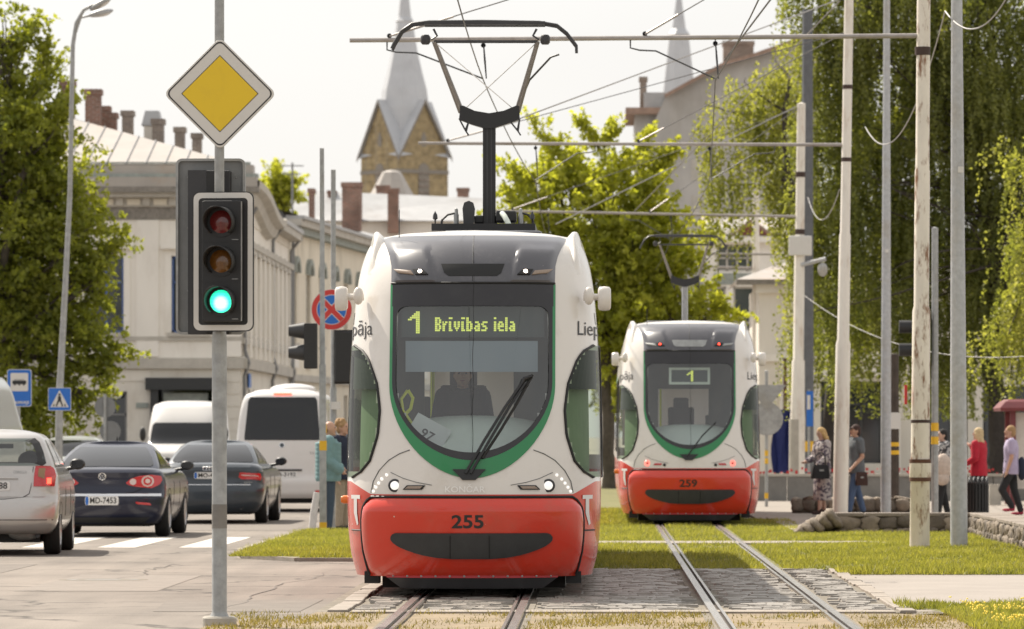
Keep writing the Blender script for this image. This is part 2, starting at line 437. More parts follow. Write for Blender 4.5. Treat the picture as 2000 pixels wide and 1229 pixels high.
def asphalt_mat():
    m = bpy.data.materials.new('asphalt'); m.use_nodes = True; nt = m.node_tree; n = nt.nodes; l = nt.links
    b = n['Principled BSDF']; b.inputs['Roughness'].default_value = 0.82; b.inputs['Specular IOR Level'].default_value = 0.35
    g = n.new('ShaderNodeNewGeometry')
    big = n.new('ShaderNodeTexNoise'); big.inputs['Scale'].default_value = 0.22; big.inputs['Detail'].default_value = 5
    fine = n.new('ShaderNodeTexNoise'); fine.inputs['Scale'].default_value = 55; fine.inputs['Detail'].default_value = 3
    mp = n.new('ShaderNodeMapping'); mp.inputs['Scale'].default_value = (2.2, 0.16, 1)
    streak = n.new('ShaderNodeTexNoise'); streak.inputs['Scale'].default_value = 0.9; streak.inputs['Detail'].default_value = 5
    vor = n.new('ShaderNodeTexVoronoi'); vor.feature = 'DISTANCE_TO_EDGE'; vor.inputs['Scale'].default_value = 0.34
    wob = n.new('ShaderNodeTexNoise'); wob.inputs['Scale'].default_value = 1.6; wob.inputs['Detail'].default_value = 6
    wa = n.new('ShaderNodeMixRGB'); wa.blend_type = 'ADD'; wa.inputs[0].default_value = 0.9
    for t in (big, fine, wob): l.new(g.outputs['Position'], t.inputs['Vector'])
    l.new(g.outputs['Position'], mp.inputs[0]); l.new(mp.outputs[0], streak.inputs['Vector'])
    l.new(g.outputs['Position'], wa.inputs[1]); l.new(wob.outputs['Color'], wa.inputs[2]); l.new(wa.outputs[0], vor.inputs['Vector'])
    ck = n.new('ShaderNodeMapRange'); ck.inputs[1].default_value = 0.0; ck.inputs[2].default_value = 0.02; ck.inputs[3].default_value = 0.25; ck.inputs[4].default_value = 1.0
    l.new(vor.outputs['Distance'], ck.inputs[0])
    msk = n.new('ShaderNodeTexNoise'); msk.inputs['Scale'].default_value = 0.35; l.new(g.outputs['Position'], msk.inputs['Vector'])
    mk = n.new('ShaderNodeMapRange'); mk.inputs[1].default_value = 0.40; mk.inputs[2].default_value = 0.52; l.new(msk.outputs[0], mk.inputs[0])
    ckm = n.new('ShaderNodeMixRGB'); ckm.inputs[1].default_value = (1, 1, 1, 1); l.new(mk.outputs[0], ckm.inputs[0]); l.new(ck.outputs[0], ckm.inputs[2])
    def rng(src, a, lo, hi, i0=0.3, i1=0.7):
        r = n.new('ShaderNodeMapRange'); r.inputs[1].default_value = i0; r.inputs[2].default_value = i1; r.inputs[3].default_value = lo; r.inputs[4].default_value = hi
        l.new(src, r.inputs[0]); return r.outputs[0]
    cur = None
    for o in (rng(big.outputs[0], 0, 0.78, 1.2), rng(fine.outputs[0], 0, 0.82, 1.18), rng(streak.outputs[0], 0, 0.80, 1.15), ckm.outputs[0]):
        if cur is None: cur = o; continue
        k = n.new('ShaderNodeMath'); k.operation = 'MULTIPLY'; l.new(cur, k.inputs[0]); l.new(o, k.inputs[1]); cur = k.outputs[0]
    v = n.new('ShaderNodeVectorMath'); v.operation = 'SCALE'; v.inputs[0].default_value = (0.205, 0.176, 0.150); l.new(cur, v.inputs['Scale'])
    l.new(v.outputs[0], b.inputs['Base Color'])
    bp = n.new('ShaderNodeBump'); bp.inputs['Strength'].default_value = 0.5; bp.inputs['Distance'].default_value = 0.01
    l.new(fine.outputs[0], bp.inputs['Height']); l.new(bp.outputs[0], b.inputs['Normal'])
    MATS['asphalt'] = m; return m
asphalt_mat()
mat('paving', (0.27, 0.235, 0.20), 0.85, var=0.12, vscale=1.2, bump=0.2, bscale=30)
mat('path_asphalt', (0.30, 0.265, 0.235), 0.85, var=0.10, vscale=0.8, bump=0.3, bscale=60)
mat('soil_grass', (0.15, 0.145, 0.05), 0.95, var=0.3, vscale=1.6, dirt=(0.27, 0.20, 0.11), dscale=0.9, damt=0.85, bump=0.6, bscale=25)
mat('soil_sandy', (0.26, 0.20, 0.13), 0.95, var=0.25, vscale=2.0, dirt=(0.12, 0.115, 0.04), dscale=1.6, damt=0.8, bump=0.6, bscale=25)
mat('road_paint', (0.60, 0.56, 0.50), 0.7, dirt=(0.25, 0.21, 0.18), dscale=5, damt=0.85)
mat('setts', (0.25, 0.225, 0.195), 0.5, var=0.22, vscale=5, bump=0.35, bscale=35, spec=0.6)
mat('setts_base', (0.19, 0.165, 0.13), 0.9, var=0.3, vscale=4, bump=0.5, bscale=40)
mat('stone_strip', (0.30, 0.26, 0.22), 0.8, var=0.2, vscale=4, bump=0.3, bscale=30)

def sheet(name, poly, z, m, label=None, parent=None):
    me = bpy.data.meshes.new(name)
    me.from_pydata([(x, y, z) for x, y in poly], [], [tuple(range(len(poly)))]); me.update()
    o = link(name, me, m, parent)
    if parent is None: struct(o, label)
    return o

# ------------------------------------------------------------------ ground, road, lawns
sheet('ground', [(-2500, -60), (2500, -60), (2500, 4000), (-2500, 4000)], -0.04, 'paving', 'pale paved ground reaching to the horizon')
road = sheet('road', [(-70, -20), (-4.3, -20), (-2.42, 43.9), (-2.42, 64.8), (-3.7, 64.9), (-4.45, 66.6), (-4.72, 70), (-4.66, 84), (-3.6, 160), (2, 340), (-70, 340)], 0.0, 'asphalt', 'wide sun bleached asphalt road left of the tram tracks')
path = sheet('path', [(2.56, 48.4), (40, 50.6), (40, 58.3), (2.56, 58.6)], 0.004, 'path_asphalt', 'pale asphalt footpath leading to the tram crossing')
plaza = sheet('plaza', [(2.9, 84), (60, 84), (60, 163), (2.9, 163)], -0.012, 'paving', 'pale paved square behind the stone walls')
# crosswalk stripes
for k in range(6):
    x0 = -9.95 + 1.07*k + R.uniform(-.03, .03)
    MB().b2(x0, x0+0.5, 72.9, 80.3, 0.0005, 0.004).build('crosswalk_stripe', 'road_paint', road)
# worn patches and cracks in the asphalt
mat('asphalt_patch_dark', (0.175, 0.150, 0.128), .85, var=.15, vscale=3, bump=.4, bscale=60)
mat('asphalt_patch_pale', (0.225, 0.195, 0.168), .85, var=.12, vscale=3, bump=.4, bscale=60)
mat('tar_crack', (0.115, 0.098, 0.084), .8)
for (x0, x1, y0, y1, mm) in ((-5.6, -4.2, 52.5, 58.5, 'asphalt_patch_pale'), (-9.5, -6.6, 59, 63.5, 'asphalt_patch_dark'), (-3.9, -2.5, 46.5, 49.6, 'asphalt_patch_dark'), (-8.8, -4.9, 86, 99, 'asphalt_patch_dark')):
    pts = [(x0 + R.uniform(-.1, .1), y0 + R.uniform(-.3, .3)), (x1 + R.uniform(-.1, .1), y0 + R.uniform(-.3, .3)), (x1 + R.uniform(-.1, .1), y1 + R.uniform(-.3, .3)), (x0 + R.uniform(-.1, .1), y1 + R.uniform(-.3, .3))]
    sheet('asphalt_patch', pts, .003, mm, parent=road)
for (xa, ya, xb, yb) in ((-5.6, 45.2, -2.7, 45.5), (-6.5, 53.2, -4.6, 52.0), (-4.6, 50.1, -2.6, 51.5), (-8, 57.8, -5.0, 58.3), (-3.4, 45, -3.0, 60), (-6.1, 60.4, -3.2, 61.7), (-9.5, 66.6, -4.8, 66.2), (-5.2, 56, -4.9, 64), (-5.4, 47.2, -4.2, 48.8), (-7.6, 62.5, -5.2, 64.6)):
    nn = 26; dx_, dy_ = xb-xa, yb-ya; ln_ = math.hypot(dx_, dy_); nx_, ny_ = -dy_/ln_, dx_/ln_; off = 0.0; A_, B_ = [], []
    for i in range(nn+1):
        off = off*.8 + R.uniform(-.07, .07); t = i/nn; w_ = R.uniform(.004, .014)*math.sin(PI*min(1, t*1.0+.02))**.4
        cx_, cy_ = xa + dx_*t + nx_*off, ya + dy_*t + ny_*off; A_.append((cx_ + nx_*w_, cy_ + ny_*w_, .0045)); B_.append((cx_ - nx_*w_, cy_ - ny_*w_, .0045))
    MB().grid([A_, B_]).build('crack', 'tar_crack', road, fix=False)
# lawns (soil sheets; blades grow on them below)
lawn_a = sheet('median_lawn', [(-2.44, 64.8), (-3.6, 65.0), (-4.3, 66.8), (-4.58, 70.2), (-4.55, 83.5), (-2.44, 83.5)], 0.045, 'soil_grass', 'grass strip between road and tram track')
lawn_b = sheet('track_lawn', [(-2.44, 60.2), (2.56, 60.2), (2.56, 160), (-2.44, 160)], 0.02, 'soil_grass', 'grass growing between the tram rails')
lawn_c = sheet('right_lawn', [(2.56, 58.9), (6.2, 58.7), (14, 58.6), (14, 70), (5.6, 70), (5.6, 82), (3.4, 82), (3.2, 96), (2.56, 96)], 0.03, 'soil_grass', 'lawn with poles right of the tracks')
lawn_d = sheet('front_lawn', [(-3.1, 30), (3.0, 30), (3.0, 44.8), (2.3, 45.9), (-2.4, 45.9), (-2.45, 44.3), (-3.1, 43.6)], 0.012, 'soil_sandy', 'dry grass strip in front of the tram crossing')
lawn_e = sheet('flower_lawn', [(3.02, 30), (20, 30), (20, 48.6), (3.4, 47.7), (2.75, 46.9), (3.0, 45.0)], 0.02, 'soil_grass', 'grass with yellow flowers at the lower right')
for nm, pts in (('kerb', [(-2.44, 64.75), (-3.62, 64.93), (-4.36, 66.75), (-4.66, 70.2), (-4.62, 83.5)]),):
    mb = MB()
    for a, b in zip(pts[:-1], pts[1:]):
        d = Vector((b[0]-a[0], b[1]-a[1])); c = ((a[0]+b[0])/2, (a[1]+b[1])/2)
        mb.box((c[0], c[1], 0.02), (d.length, 0.09, 0.05), math.atan2(d.y, d.x))
    mb.build(nm, 'stone_strip', lawn_a)
# pale concrete strips across the lawns
struct(MB().b2(-2.44, 4.0, 74.0, 75.6, 0.0, 0.040).build('crossing_strip', 'stone_strip'), 'pale concrete strip crossing the grass between the trams')
struct(MB().b2(-2.1, 2.5, 45.55, 46.05, 0.0, 0.028).build('edging_strip', 'stone_strip'), 'pale concrete edge in front of the cobbled crossing')
struct(MB().b2(3.0, 4.6, 84, 97, -0.02, 0.05).build('platform', 'stone_strip'), 'pale low stop platform beside the far tram')

# ------------------------------------------------------------------ cobbled crossing with individual setts
LT, RT = -1.16, 1.46        # track centre lines
cross = sheet('cobbled_crossing', [(-2.42, 45.9), (2.56, 45.9), (2.56, 60.4), (-2.42, 60.4)], 0.008, 'setts_base', 'cobbled level crossing around the tram rails')
def sett_mesh(w, d, seed):
    r = random.Random(seed); mb = MB()
    def j(a): return a + r.uniform(-.008, .008)
    lo = [(j(-w/2), j(-d/2), 0), (j(w/2), j(-d/2), 0), (j(w/2), j(d/2), 0), (j(-w/2), j(d/2), 0)]
    hi = [(p[0]*0.92, p[1]*0.88, 0.018 + r.uniform(-.003, .005)) for p in lo]
    mb.add(lo+hi, [(0,1,5,4), (1,2,6,5), (2,3,7,6), (3,0,4,7), (4,5,6,7)])
    return mb.mesh('sett')
SM = [sett_mesh(0.17 + 0.02*(i % 4), 0.118, i) for i in range(8)]
for m in SM: m.materials.append(MATS['setts'])
rail_x = [LT-.5, LT+.5, RT-.5, RT+.5]
cells = []
y = 46.12; row = 0
while y < 60.3:
    x = -2.1 + R.uniform(0, .15)
    while x < 2.5:
        k = R.randrange(8); w = 0.17 + 0.02*(k % 4)
        cx = x + w/2
        if all(abs(cx - rx) > 0.075 + w/2 for rx in rail_x) and cx + w/2 < 2.52: cells.append((cx, y + R.uniform(-.012, .012), k, R.uniform(-.004, .006), R.uniform(-.05, .05)))
        x += w + 0.012
    y += 0.132; row += 1
for (cx, cy, k, dz, rz) in cells[:300]:
    o = bpy.data.objects.new('sett', SM[k]); COL.objects.link(o); o.parent = cross
    o.location = (cx, cy, 0.009 + dz); o.rotation_euler = (R.uniform(-.02, .02), R.uniform(-.02, .02), rz)
mb = MB()
cache = [([v.co.copy() for v in m.vertices], [tuple(p.vertices) for p in m.polygons]) for m in SM]
for (cx, cy, k, dz, rz) in cells[300:]:
    vs, fs = cache[k]
    mb.add([(cx + v.x, cy + v.y, v.z + 0.009 + dz + v.x*rz*.5) for v in vs], fs)
o = mb.build('far_setts', 'setts', cross, fix=False); o['kind'] = 'stuff'
# long edge stones left and right of the setts
for (ex, wd) in ((-2.22, .17), (2.62, .14)):
    y = 45.95
    while y < 59.8:
        ln = R.uniform(.45, .8)
        MB().box((ex + R.uniform(-.012, .012), y + ln/2, 0.012 + R.uniform(0, .008)), (wd, ln-.02, 0.03), R.uniform(-.012, .012)).build('edge_stone', 'stone_strip', cross, bevel=0.008)
        y += ln
# rails
for cx, nm, lb in ((LT, 'tram_track', 'grooved rails of the left track under the near tram'), (RT, 'tram_track', 'grooved rails of the right track leading to the far tram')):
    t = bpy.data.objects.new(nm, None); COL.objects.link(t); struct(t, lb)
    for sg in (-1, 1):
        xr = cx + sg*.5
        hd = MB().b2(xr-.036, xr+.030, 20, 165, -.02, 0.046).build('rail', 'steel_rail', t)
        xi = xr - sg*.075
        MB().b2(xi-.013, xi+.013, 20, 165, -.02, 0.043).build('guard_lip', 'steel_rail', hd)
        MB().b2(xr - sg*.036 - .024, xr - sg*.036 + .024, 20, 165, -.03, 0.018).build('groove', 'rail_dark', hd)
        MB().b2(xr-.10, xr+.10, 20, 165, -.03, 0.014).build('rail_bed', 'setts_base', hd)
# manhole cover in the road
mh = thing('manhole_cover', 'round grey iron manhole cover set in the asphalt road', 'manhole cover', (L_(202, 56.6), 56.6, 0.002))
MB().lathe([(0.47, 0), (0.47, 0.002), (0.40, 0.003)], n=28).build('rim', 'setts_base', mh)
MB().lathe([(0.385, 0.001), (0.385, 0.003), (0.30, 0.004), (0.29, 0.002), (0.2, 0.002), (0.19, 0.004), (0.0, 0.004)], n=28).build('lid', 'concrete_grey', mh)

# ------------------------------------------------------------------ grass blades and flowers
leafmat('blade', (0.13, 0.145, 0.034), (0.38, 0.355, 0.13), 0.5)
leafmat('blade_dry', (0.09, 0.085, 0.02), (0.34, 0.27, 0.12), 0.35)
def blades(name, regions, n, m, parent, hmin, hmax, z, wid=0.010, patchy=0.0, fld=1.0):
    """regions: list of (x0, x1, y0, y1, weight)"""
    ws = np.array([(r[1]-r[0])*(r[3]-r[2])*r[4] for r in regions]); ws = ws/ws.sum()
    idx = NP.choice(len(regions), n, p=ws); rg = np.array([r[:4] for r in regions])[idx]
    x = rg[:,0] + (rg[:,1]-rg[:,0])*NP.random(n); y = rg[:,2] + (rg[:,3]-rg[:,2])*NP.random(n)
    pat = np.sin(x*2.3+1.3)*np.sin(y*0.9) + 0.7*np.sin(x*5.1-y*1.7) + 0.5*np.sin(y*3.1+x*1.1)
    keep = (pat + NP.normal(0, .6, n)) > (patchy*2.2 - 2.4)
    keep &= ~((y > 74.0 + .25*np.sin(x*4)) & (y < 75.6 + .3*np.sin(x*3.1+1)) & (x > -2.4) & (x < 4.0 + .4*np.sin(y*5)))
    x, y, pat = x[keep], y[keep], pat[keep]; n = len(x)
    h = hmin + (hmax-hmin)*NP.random(n)**1.6; h *= 1 + 0.25*np.clip(pat, -1, 1)
    a = NP.random(n)*2*PI; tx = NP.normal(0, .45, n)*h; ty = NP.normal(0, .45, n)*h
    w = wid*(0.6 + NP.random(n))
    v = np.zeros((n, 3, 3))
    v[:,0,0] = x - np.cos(a)*w/2; v[:,0,1] = y - np.sin(a)*w/2; v[:,1,0] = x + np.cos(a)*w/2; v[:,1,1] = y + np.sin(a)*w/2
    v[:,2,0] = x + tx; v[:,2,1] = y + ty; v[:,:2,2] = z; v[:,2,2] = z + h
    me = bpy.data.meshes.new(name); me.vertices.add(3*n); me.loops.add(3*n); me.polygons.add(n)
    me.vertices.foreach_set('co', v.ravel()); me.loops.foreach_set('vertex_index', np.arange(3*n, dtype=np.int32))
    me.polygons.foreach_set('loop_start', np.arange(0, 3*n, 3, dtype=np.int32)); me.polygons.foreach_set('loop_total', np.full(n, 3, np.int32))
    at = me.attributes.new('rnd', 'FLOAT', 'POINT'); at.data.foreach_set('value', np.repeat(np.clip(NP.normal(.45, .25, n) + .12*pat, 0, 1), 3))
    me.update(); me.validate()
    o = link(name, me, m, parent); o['kind'] = 'stuff'
    return o
o = blades('grass', [(-4.5, -2.44, 65.6, 83.3, 1.0), (-3.6, -2.44, 64.9, 66, 1)], 70000, 'blade', None, .02, .060, .045)
tag(o, 'short sunlit grass on the strip between road and tram', 'grass')
o = blades('grass', [(2.6, 5.5, 59.0, 82, 1.2), (5.5, 9, 58.9, 70, 1.0), (2.6, 3.3, 82, 96, .5)], 150000, 'blade', None, .02, .062, .03, patchy=.55)
tag(o, 'green grass around the poles on the right lawn', 'grass')
o = blades('grass', [(-.6, .9, 60.3, 110, 1), (1.08, 1.86, 60.3, 110, .9), (2.06, 2.6, 60.3, 110, 1), (-2.4, -1.8, 60, 75, .4)], 90000, 'blade', None, .025, .07, .02, patchy=.45)
tag(o, 'patchy low grass growing between the tram rails', 'grass')
o = blades('grass', [(-3.05, -1.8, 41.5, 45.7, 1), (-.6, .9, 41.5, 45.8, 1), (1.06, 1.88, 41.5, 45.8, 1), (2.06, 3, 41.5, 45.6, 1), (-1.6, -.72, 41.5, 45.8, .8)], 15000, 'blade_dry', None, .012, .045, .012, .008, patchy=1.15)
tag(o, 'sparse dry grass in front of the tram crossing', 'grass')
o = blades('grass', [(2.9, 6.5, 41, 47.9, 1)], 46000, 'blade', None, .02, .065, .02)
tag(o, 'tall grass between yellow flowers at the lower right', 'grass')
# rough tufts along edges
o = blades('grass', [(2.58, 9, 58.35, 59.1, 1.6), (2.6, 3.0, 46.5, 47.8, 1.6), (-4.6, -4.4, 69, 83, .5)], 14000, 'blade', None, .03, .10, .012, .012)
tag(o, 'ragged grass tufts along the footpath edge', 'grass')
mat('petal_yellow', (0.85, 0.60, 0.02), 0.6)
mb = MB()
for k in range(2600):
    x, y = R.uniform(3.1, 6.0), R.uniform(41.5, 47.9)
    if math.sin(x*3.1)+math.sin(y*2.3+x)*.8 < -0.5: continue
    z = .02 + R.uniform(.03, .075); r = R.uniform(.006, .011)
    a0 = R.uniform(0, 1); n = 5
    mb.add([(x, y, z+.004)] + [(x + r*math.cos(a0+2*PI*j/n), y + r*math.sin(a0+2*PI*j/n), z + r*.9*math.sin(a0+2*PI*j/n)) for j in range(n)],
           [(0, 1+j, 1+(j+1) % n) for j in range(n)])
o = mb.build('flowers', 'petal_yellow', fix=False); o['kind'] = 'stuff'; tag(o, 'small yellow flowers scattered in the grass at the lower right', 'flowers')
# ------------------------------------------------------------------ trams
glassmat('windscreen_glass', (0.68, 0.73, 0.74), 1.0, 0.055)
glassmat('side_glass', (0.62, 0.70, 0.60), 0.38, 0.0)
mat('cab_pale', (0.74, 0.80, 0.72), 0.6, var=0.05)
mat('red_glow', (.7, .2, .16), .3, emit=(1, .25, .2), estr=.5)
mat('cab_green', (0.26, 0.32, 0.23), .6, var=.08)
mat('cab_grey', (0.13, 0.135, 0.135), 0.6, var=0.1)
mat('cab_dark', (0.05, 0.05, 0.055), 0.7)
mat('cab_blue', (0.31, 0.36, 0.41), 0.6)
mat('board_dark', (0.06, 0.075, 0.072), 0.5)
mat('led_yellow', (0.5, 0.6, 0.05), 0.5, emit=(0.78, 0.82, 0.16), estr=.48)
mat('ribbon_yellow', (0.75, 0.78, 0.05), 0.6)
mat('print_black', (0.02, 0.018, 0.018), 0.4)
mat('print_white', (0.75, 0.74, 0.72), 0.4)
mat('print_red', (0.6, 0.04, 0.03), 0.4)
mat('paper', (0.72, 0.74, 0.72), 0.8)
mat('emboss', (0.80, 0.78, 0.75), 0.3)
GLY = {'B': ["11110", "11011", "11011", "11110", "11011", "11011", "11110"], 'r': ["0000", "0000", "1011", "1110", "1100", "1100", "1100"],
       'ī': ["111", "000", "110", "110", "110", "110", "111"], 'v': ["00000", "00000", "11011", "11011", "11011", "01110", "00100"],
       'b': ["11000", "11000", "11110", "11011", "11011", "11011", "11110"], 'a': ["00000", "00000", "01110", "00011", "01111", "11011", "01111"],
       's': ["00000", "00000", "01111", "11000", "01110", "00011", "11110"], 'i': ["11", "00", "11", "11", "11", "11", "11"],
       'e': ["00000", "00000", "01110", "11011", "11111", "11000", "01111"], 'l': ["11", "11", "11", "11", "11", "11", "11"], ' ': ["000"]*7,
       '1': ["000011", "000111", "001111", "011111", "110011", "000011", "000011", "000011", "000011", "000011", "000011", "000011"]}
def dots(mb, txt, x0, x1, z0, z1, y):
    g = [GLY[c] for c in txt]; rows = len(g[0]); cols = sum(len(a[0]) for a in g) + len(g) - 1
    dx = (x1-x0)/cols; dz = (z1-z0)/rows; cx = 0
    for a in g:
        for r in range(rows):
            for c in range(len(a[0])):
                if a[r][c] == '1': mb.b2(x0+(cx+c+.06)*dx, x0+(cx+c+.94)*dx, y-.003, y+.003, z1-(r+.92)*dz, z1-(r+.08)*dz)
        cx += len(a[0]) + 1

def tram(label, num, loc, rear=False):
    T = thing('tram', label, 'tram', loc, 0, 'red and white trams')
    LEN = 21.0
    H = Hull([(.22, 1.10, .16, LEN), (.45, 1.155, .08, LEN), (.75, 1.178, .03, LEN), (.97, 1.182, .0, LEN), (1.2, 1.18, .03, LEN), (1.6, 1.175, .13, LEN), (2.2, 1.162, .30, LEN),
              (2.69, 1.135, .46, LEN), (2.92, 1.11, .55, LEN), (3.07, 1.085, .64, LEN-.1), (3.2, 1.05, .76, LEN-.25), (3.3, 1.01, .92, LEN-.5), (3.36, .955, 1.12, LEN-.8)], cr=1.25, cf=1.25, p=2.5)
    bk = H.back
    def zb(x, y):            # the red / white border, level across the front and rising round the corners
        a = abs(x)
        return .975 if a < .93 and y < 1.2 else .975 + .115*min(1, max(0, (a-.93)/.2)) if y < 1.3 else 1.09
    # windscreen outlines, right half from the top down to the bottom centre
    def uout(a, zc, b, ex, ztop):
        pts = [(a, ztop + (zc-ztop)*i/8) for i in range(9)]
        for i in range(1, 19):
            t = PI/2*i/18; pts.append((a*math.cos(t)**(2/ex), zc - b*math.sin(t)**(2/ex)))
        return pts
    U0 = uout(.757, 1.97, .85, 1.85, 2.905); U1 = uout(.728, 2.0, .715, 1.9, 2.905); U2 = uout(.695, 2.02, .665, 2.0, 2.70)
    def half(U):
        zs = [p[1] for p in U][::-1]; xs = [p[0] for p in U][::-1]
        return lambda z: float(np.interp(z, zs, xs))
    hU1 = half(uout(.722, 2.0, .70, 1.9, 2.905))
    def xin(z):              # inner edge of the corner windows
        return float(np.interp(z, [1.12, 1.17, 1.28, 1.517, 1.75, 1.986, 2.22, 2.31, 2.36], [1.12, 1.03, .935, .862, .845, .875, .96, 1.03, 1.12]))
    def hole(c):
        x, y, z = c
        if y < 1.25 + H.r(min(z, 3.3)):
            if 1.3 < z < 2.86 and abs(x) < hU1(z) - .02: return True
            if 1.16 < z < 2.32 and abs(x) > xin(z) + .02: return True
        elif 1.2 < y < 2.25 and 1.2 < z < 2.28: return True
        elif y > 2.6 and 1.25 < z < 2.5 and abs(x) > 1 and (y - 2.6) % 2.3 < 2.0: return True
        return False
    zs = [1.09 + i*(3.07-1.09)/44 for i in range(45)] + [3.11, 3.15, 3.2, 3.24, 3.28, 3.3, 3.32, 3.34, 3.36]
    # upper shell: first rows follow the border
    mb = H.shell([.93] + zs, 84, 150, 28, hole, top=[(.93, .03, .995), (.8, .055, .985), (.4, .075, .97), (.0, .08, .96)], bottom=False)
    n = len(H.per(1.0, 84, 150, 28))
    for i in range(n):
        x, y, z = mb.v[i]; mb.v[i] = (x, y, zb(x, y) - .004)
    body = mb.build('upper_body', 'tram_white', T, smooth=40)
    lz = [.22, .3, .4, .5, .6, .7, .8, .9, .975, 1.0]
    mb = H.shell(lz, 84, 40, 28, None, bottom=True); n = len(H.per(1.0, 84, 40, 28)); k = len(lz)
    for r_ in (k-2, k-1):
        for i in range(n):
            x, y, z = mb.v[r_*n+i]; q = zb(x, y); mb.v[r_*n+i] = (x, y, q - .02 if r_ == k-2 else q)
    mb.f.pop()
    low = mb.build('lower_body', 'tram_red', T, smooth=40)
    # bumper panel with a bevelled top, framed by a dark joint
    bz = [.235, .28, .36, .45, .55, .65, .74, .82, .86, .89, .92, .945]
    bw = [.93, .945, .965, .985, .995, 1.0, 1.0, .992, .982, .965, .945, .915]
    bo = [.02, .045, .06, .07, .078, .083, .086, .086, .080, .060, .038, .014]
    rows = []
    for z, w, o_ in zip(bz, bw, bo):
        rows.append([tuple(bk(w*(-1+2*j/40), z, o_*min(1, .3 + 12.0*(1-abs(-1+2*j/40))))) for j in range(41)])
    bp = MB().grid(rows).build('bumper_panel', 'tram_red', T, smooth=50, fix=False)
    out = [(w, z) for w, z in zip(bw, bz)]; out = out + [(-w, z) for w, z in out[::-1]]
    line_on('joint', [(x*1.008, z) for x, z in out], bk, .016, .013, 'seam_black', bp)
    line_on('joint', [(.915*(-1+2*j/24), .951) for j in range(25)], bk, .014, .013, 'seam_black', bp)
    for sg in (-1, 1):
        line_on('joint', [(sg*(1.0+.03*i), .64) for i in range(5)], bk, .004, .007, 'seam_black', low)
    # oval rubber insert
    hw = [(.635, .655), (.625, .675), (.60, .69), (.575, .688), (.55, .67), (.52, .63), (.49, .565), (.46, .48), (.44, .40), (.425, .30), (.415, .17)]
    oval = [(w_, z_) for z_, w_ in hw] + [(-w_, z_) for z_, w_ in hw[::-1]]
    def bfn(x, z, off): return bk(x, z, .083*min(1, .3+12*(1-abs(x)/1.0)) + off)
    ins = decal('rubber_insert', oval, bfn, .022, 'bumper_black', bp, 22, 40, .03)
    for xx in (-.185, .16): line_on('joint', [(xx, .42+.015*0), (xx, .5), (xx, .56), (xx, .615)], bfn, .022, .006, 'seam_black', ins)
    text_obj('fleet_number', num, .17, 'print_black', bp, (-.03, 0, .735), fn=lambda x, z: bfn(x, z, .006), width=.285, bold=.004)
    # white T emblems on the red corners
    for sg, cx in ((-1, -1.075), (1, 1.055)):
        e = MB()
        def qf(x, z): return tuple(bk(x, z, .006))
        e.add([qf(cx-.045, .93), qf(cx+.045, .93), qf(cx+.045, .965), qf(cx-.045, .965)], [(0,1,2,3)])
        e.add([qf(cx-.018, .80), qf(cx+.014, .80), qf(cx+.014, .93), qf(cx-.018, .93)], [(0,1,2,3)])
        e.add([qf(cx-.018, .80), qf(cx+.014, .80), qf(cx+.026, .70), qf(cx+.012, .685)], [(0,1,2,3)])
        e.build('emblem', 'print_white', low, fix=False)
    # under the bumper: apron, rivet strip, dark underframe
    mb = MB(); A = []; B = []
    for j in range(25):
        u = -1 + 2*j/24
        A.append(tuple(bk(.80*u, .24, -.02) + Vector((0, -.035, -.035)))); B.append(tuple(bk(.66*u, .24, -.02) + Vector((0, .02, -.135))))
    mb.grid([A, B]); mb.build('apron', 'dark_metal', T, smooth=30)
    rs = MB(); rs.grid([[tuple(Vector(p)+Vector((0, -.006, .028))) for p in A], [tuple(Vector(p)+Vector((0, -.006, -.002))) for p in A]]); rsb = rs.build('rivet_strip', 'tram_red_edge', T)
    for j in range(1, 24, 2): MB().ell((A[j][0], A[j][1]-.008, A[j][2]+.014), (.011, .008, .011), 8, 5).build('rivet', 'galv', rsb)
    mb = MB(); mb.b2(-.85, .85, 1.0, LEN-.75, .10, .30); mb.b2(-1.0, -.86, .62, .9, .15, .26); mb.b2(.86, 1.0, .62, .9, .15, .26)
    mb.build('underframe', 'seam_black', T)
    for wy in (2.6, 4.4, 14.6, 16.4):
        for sg in (-1, 1):
            MB().lathe([(.0, -.06), (.27, -.06), (.29, -.04), (.29, .05), (.31, .05), (.31, .065), (0, .065)], (sg*.5, wy, .335), 22, 'x').build('wheel', 'dark_metal', T)
    # windscreen: green surround, black border, glass
    def ring(name, Ua, Ub, oa, ob, m, par):
        A = [(x, z) for x, z in Ua] + [(-x, z) for x, z in Ua[-2::-1]]; B = [(x, z) for x, z in Ub] + [(-x, z) for x, z in Ub[-2::-1]]
        mb = MB(); K = 3
        mb.grid([[tuple(bk(a[0]+(b[0]-a[0])*k/K, a[1]+(b[1]-a[1])*k/K, oa+(ob-oa)*k/K)) for a, b in zip(A, B)] for k in range(K+1)])
        return mb.build(name, m, par, smooth=60, fix=False)
    sur = ring('windscreen_surround', U0, U1, .010, .014, 'tram_green', T)
    rows = []
    for i in range(len(U1)):
        x, z = U1[i]; rows.append([tuple(bk(x*(-1+2*j/24), z, .010)) for j in range(25)])
    ws = MB().grid(rows[:-1]).build('windscreen', 'windscreen_glass', T, smooth=80, fix=False)
    ring('black_border', U1, U2, .016, .016, 'frit_black', ws)
    # black head band down to the destination display window (rounded corners)
    rows = []
    for i in range(9):
        z = 2.905 - (2.905-2.70)*i/8; rows.append([tuple(bk(.735*(-1+2*j/24), z, .016)) for j in range(25)])
    MB().grid(rows).build('head_band', 'frit_black' if not rear else 'frit_black', ws, smooth=60, fix=False)
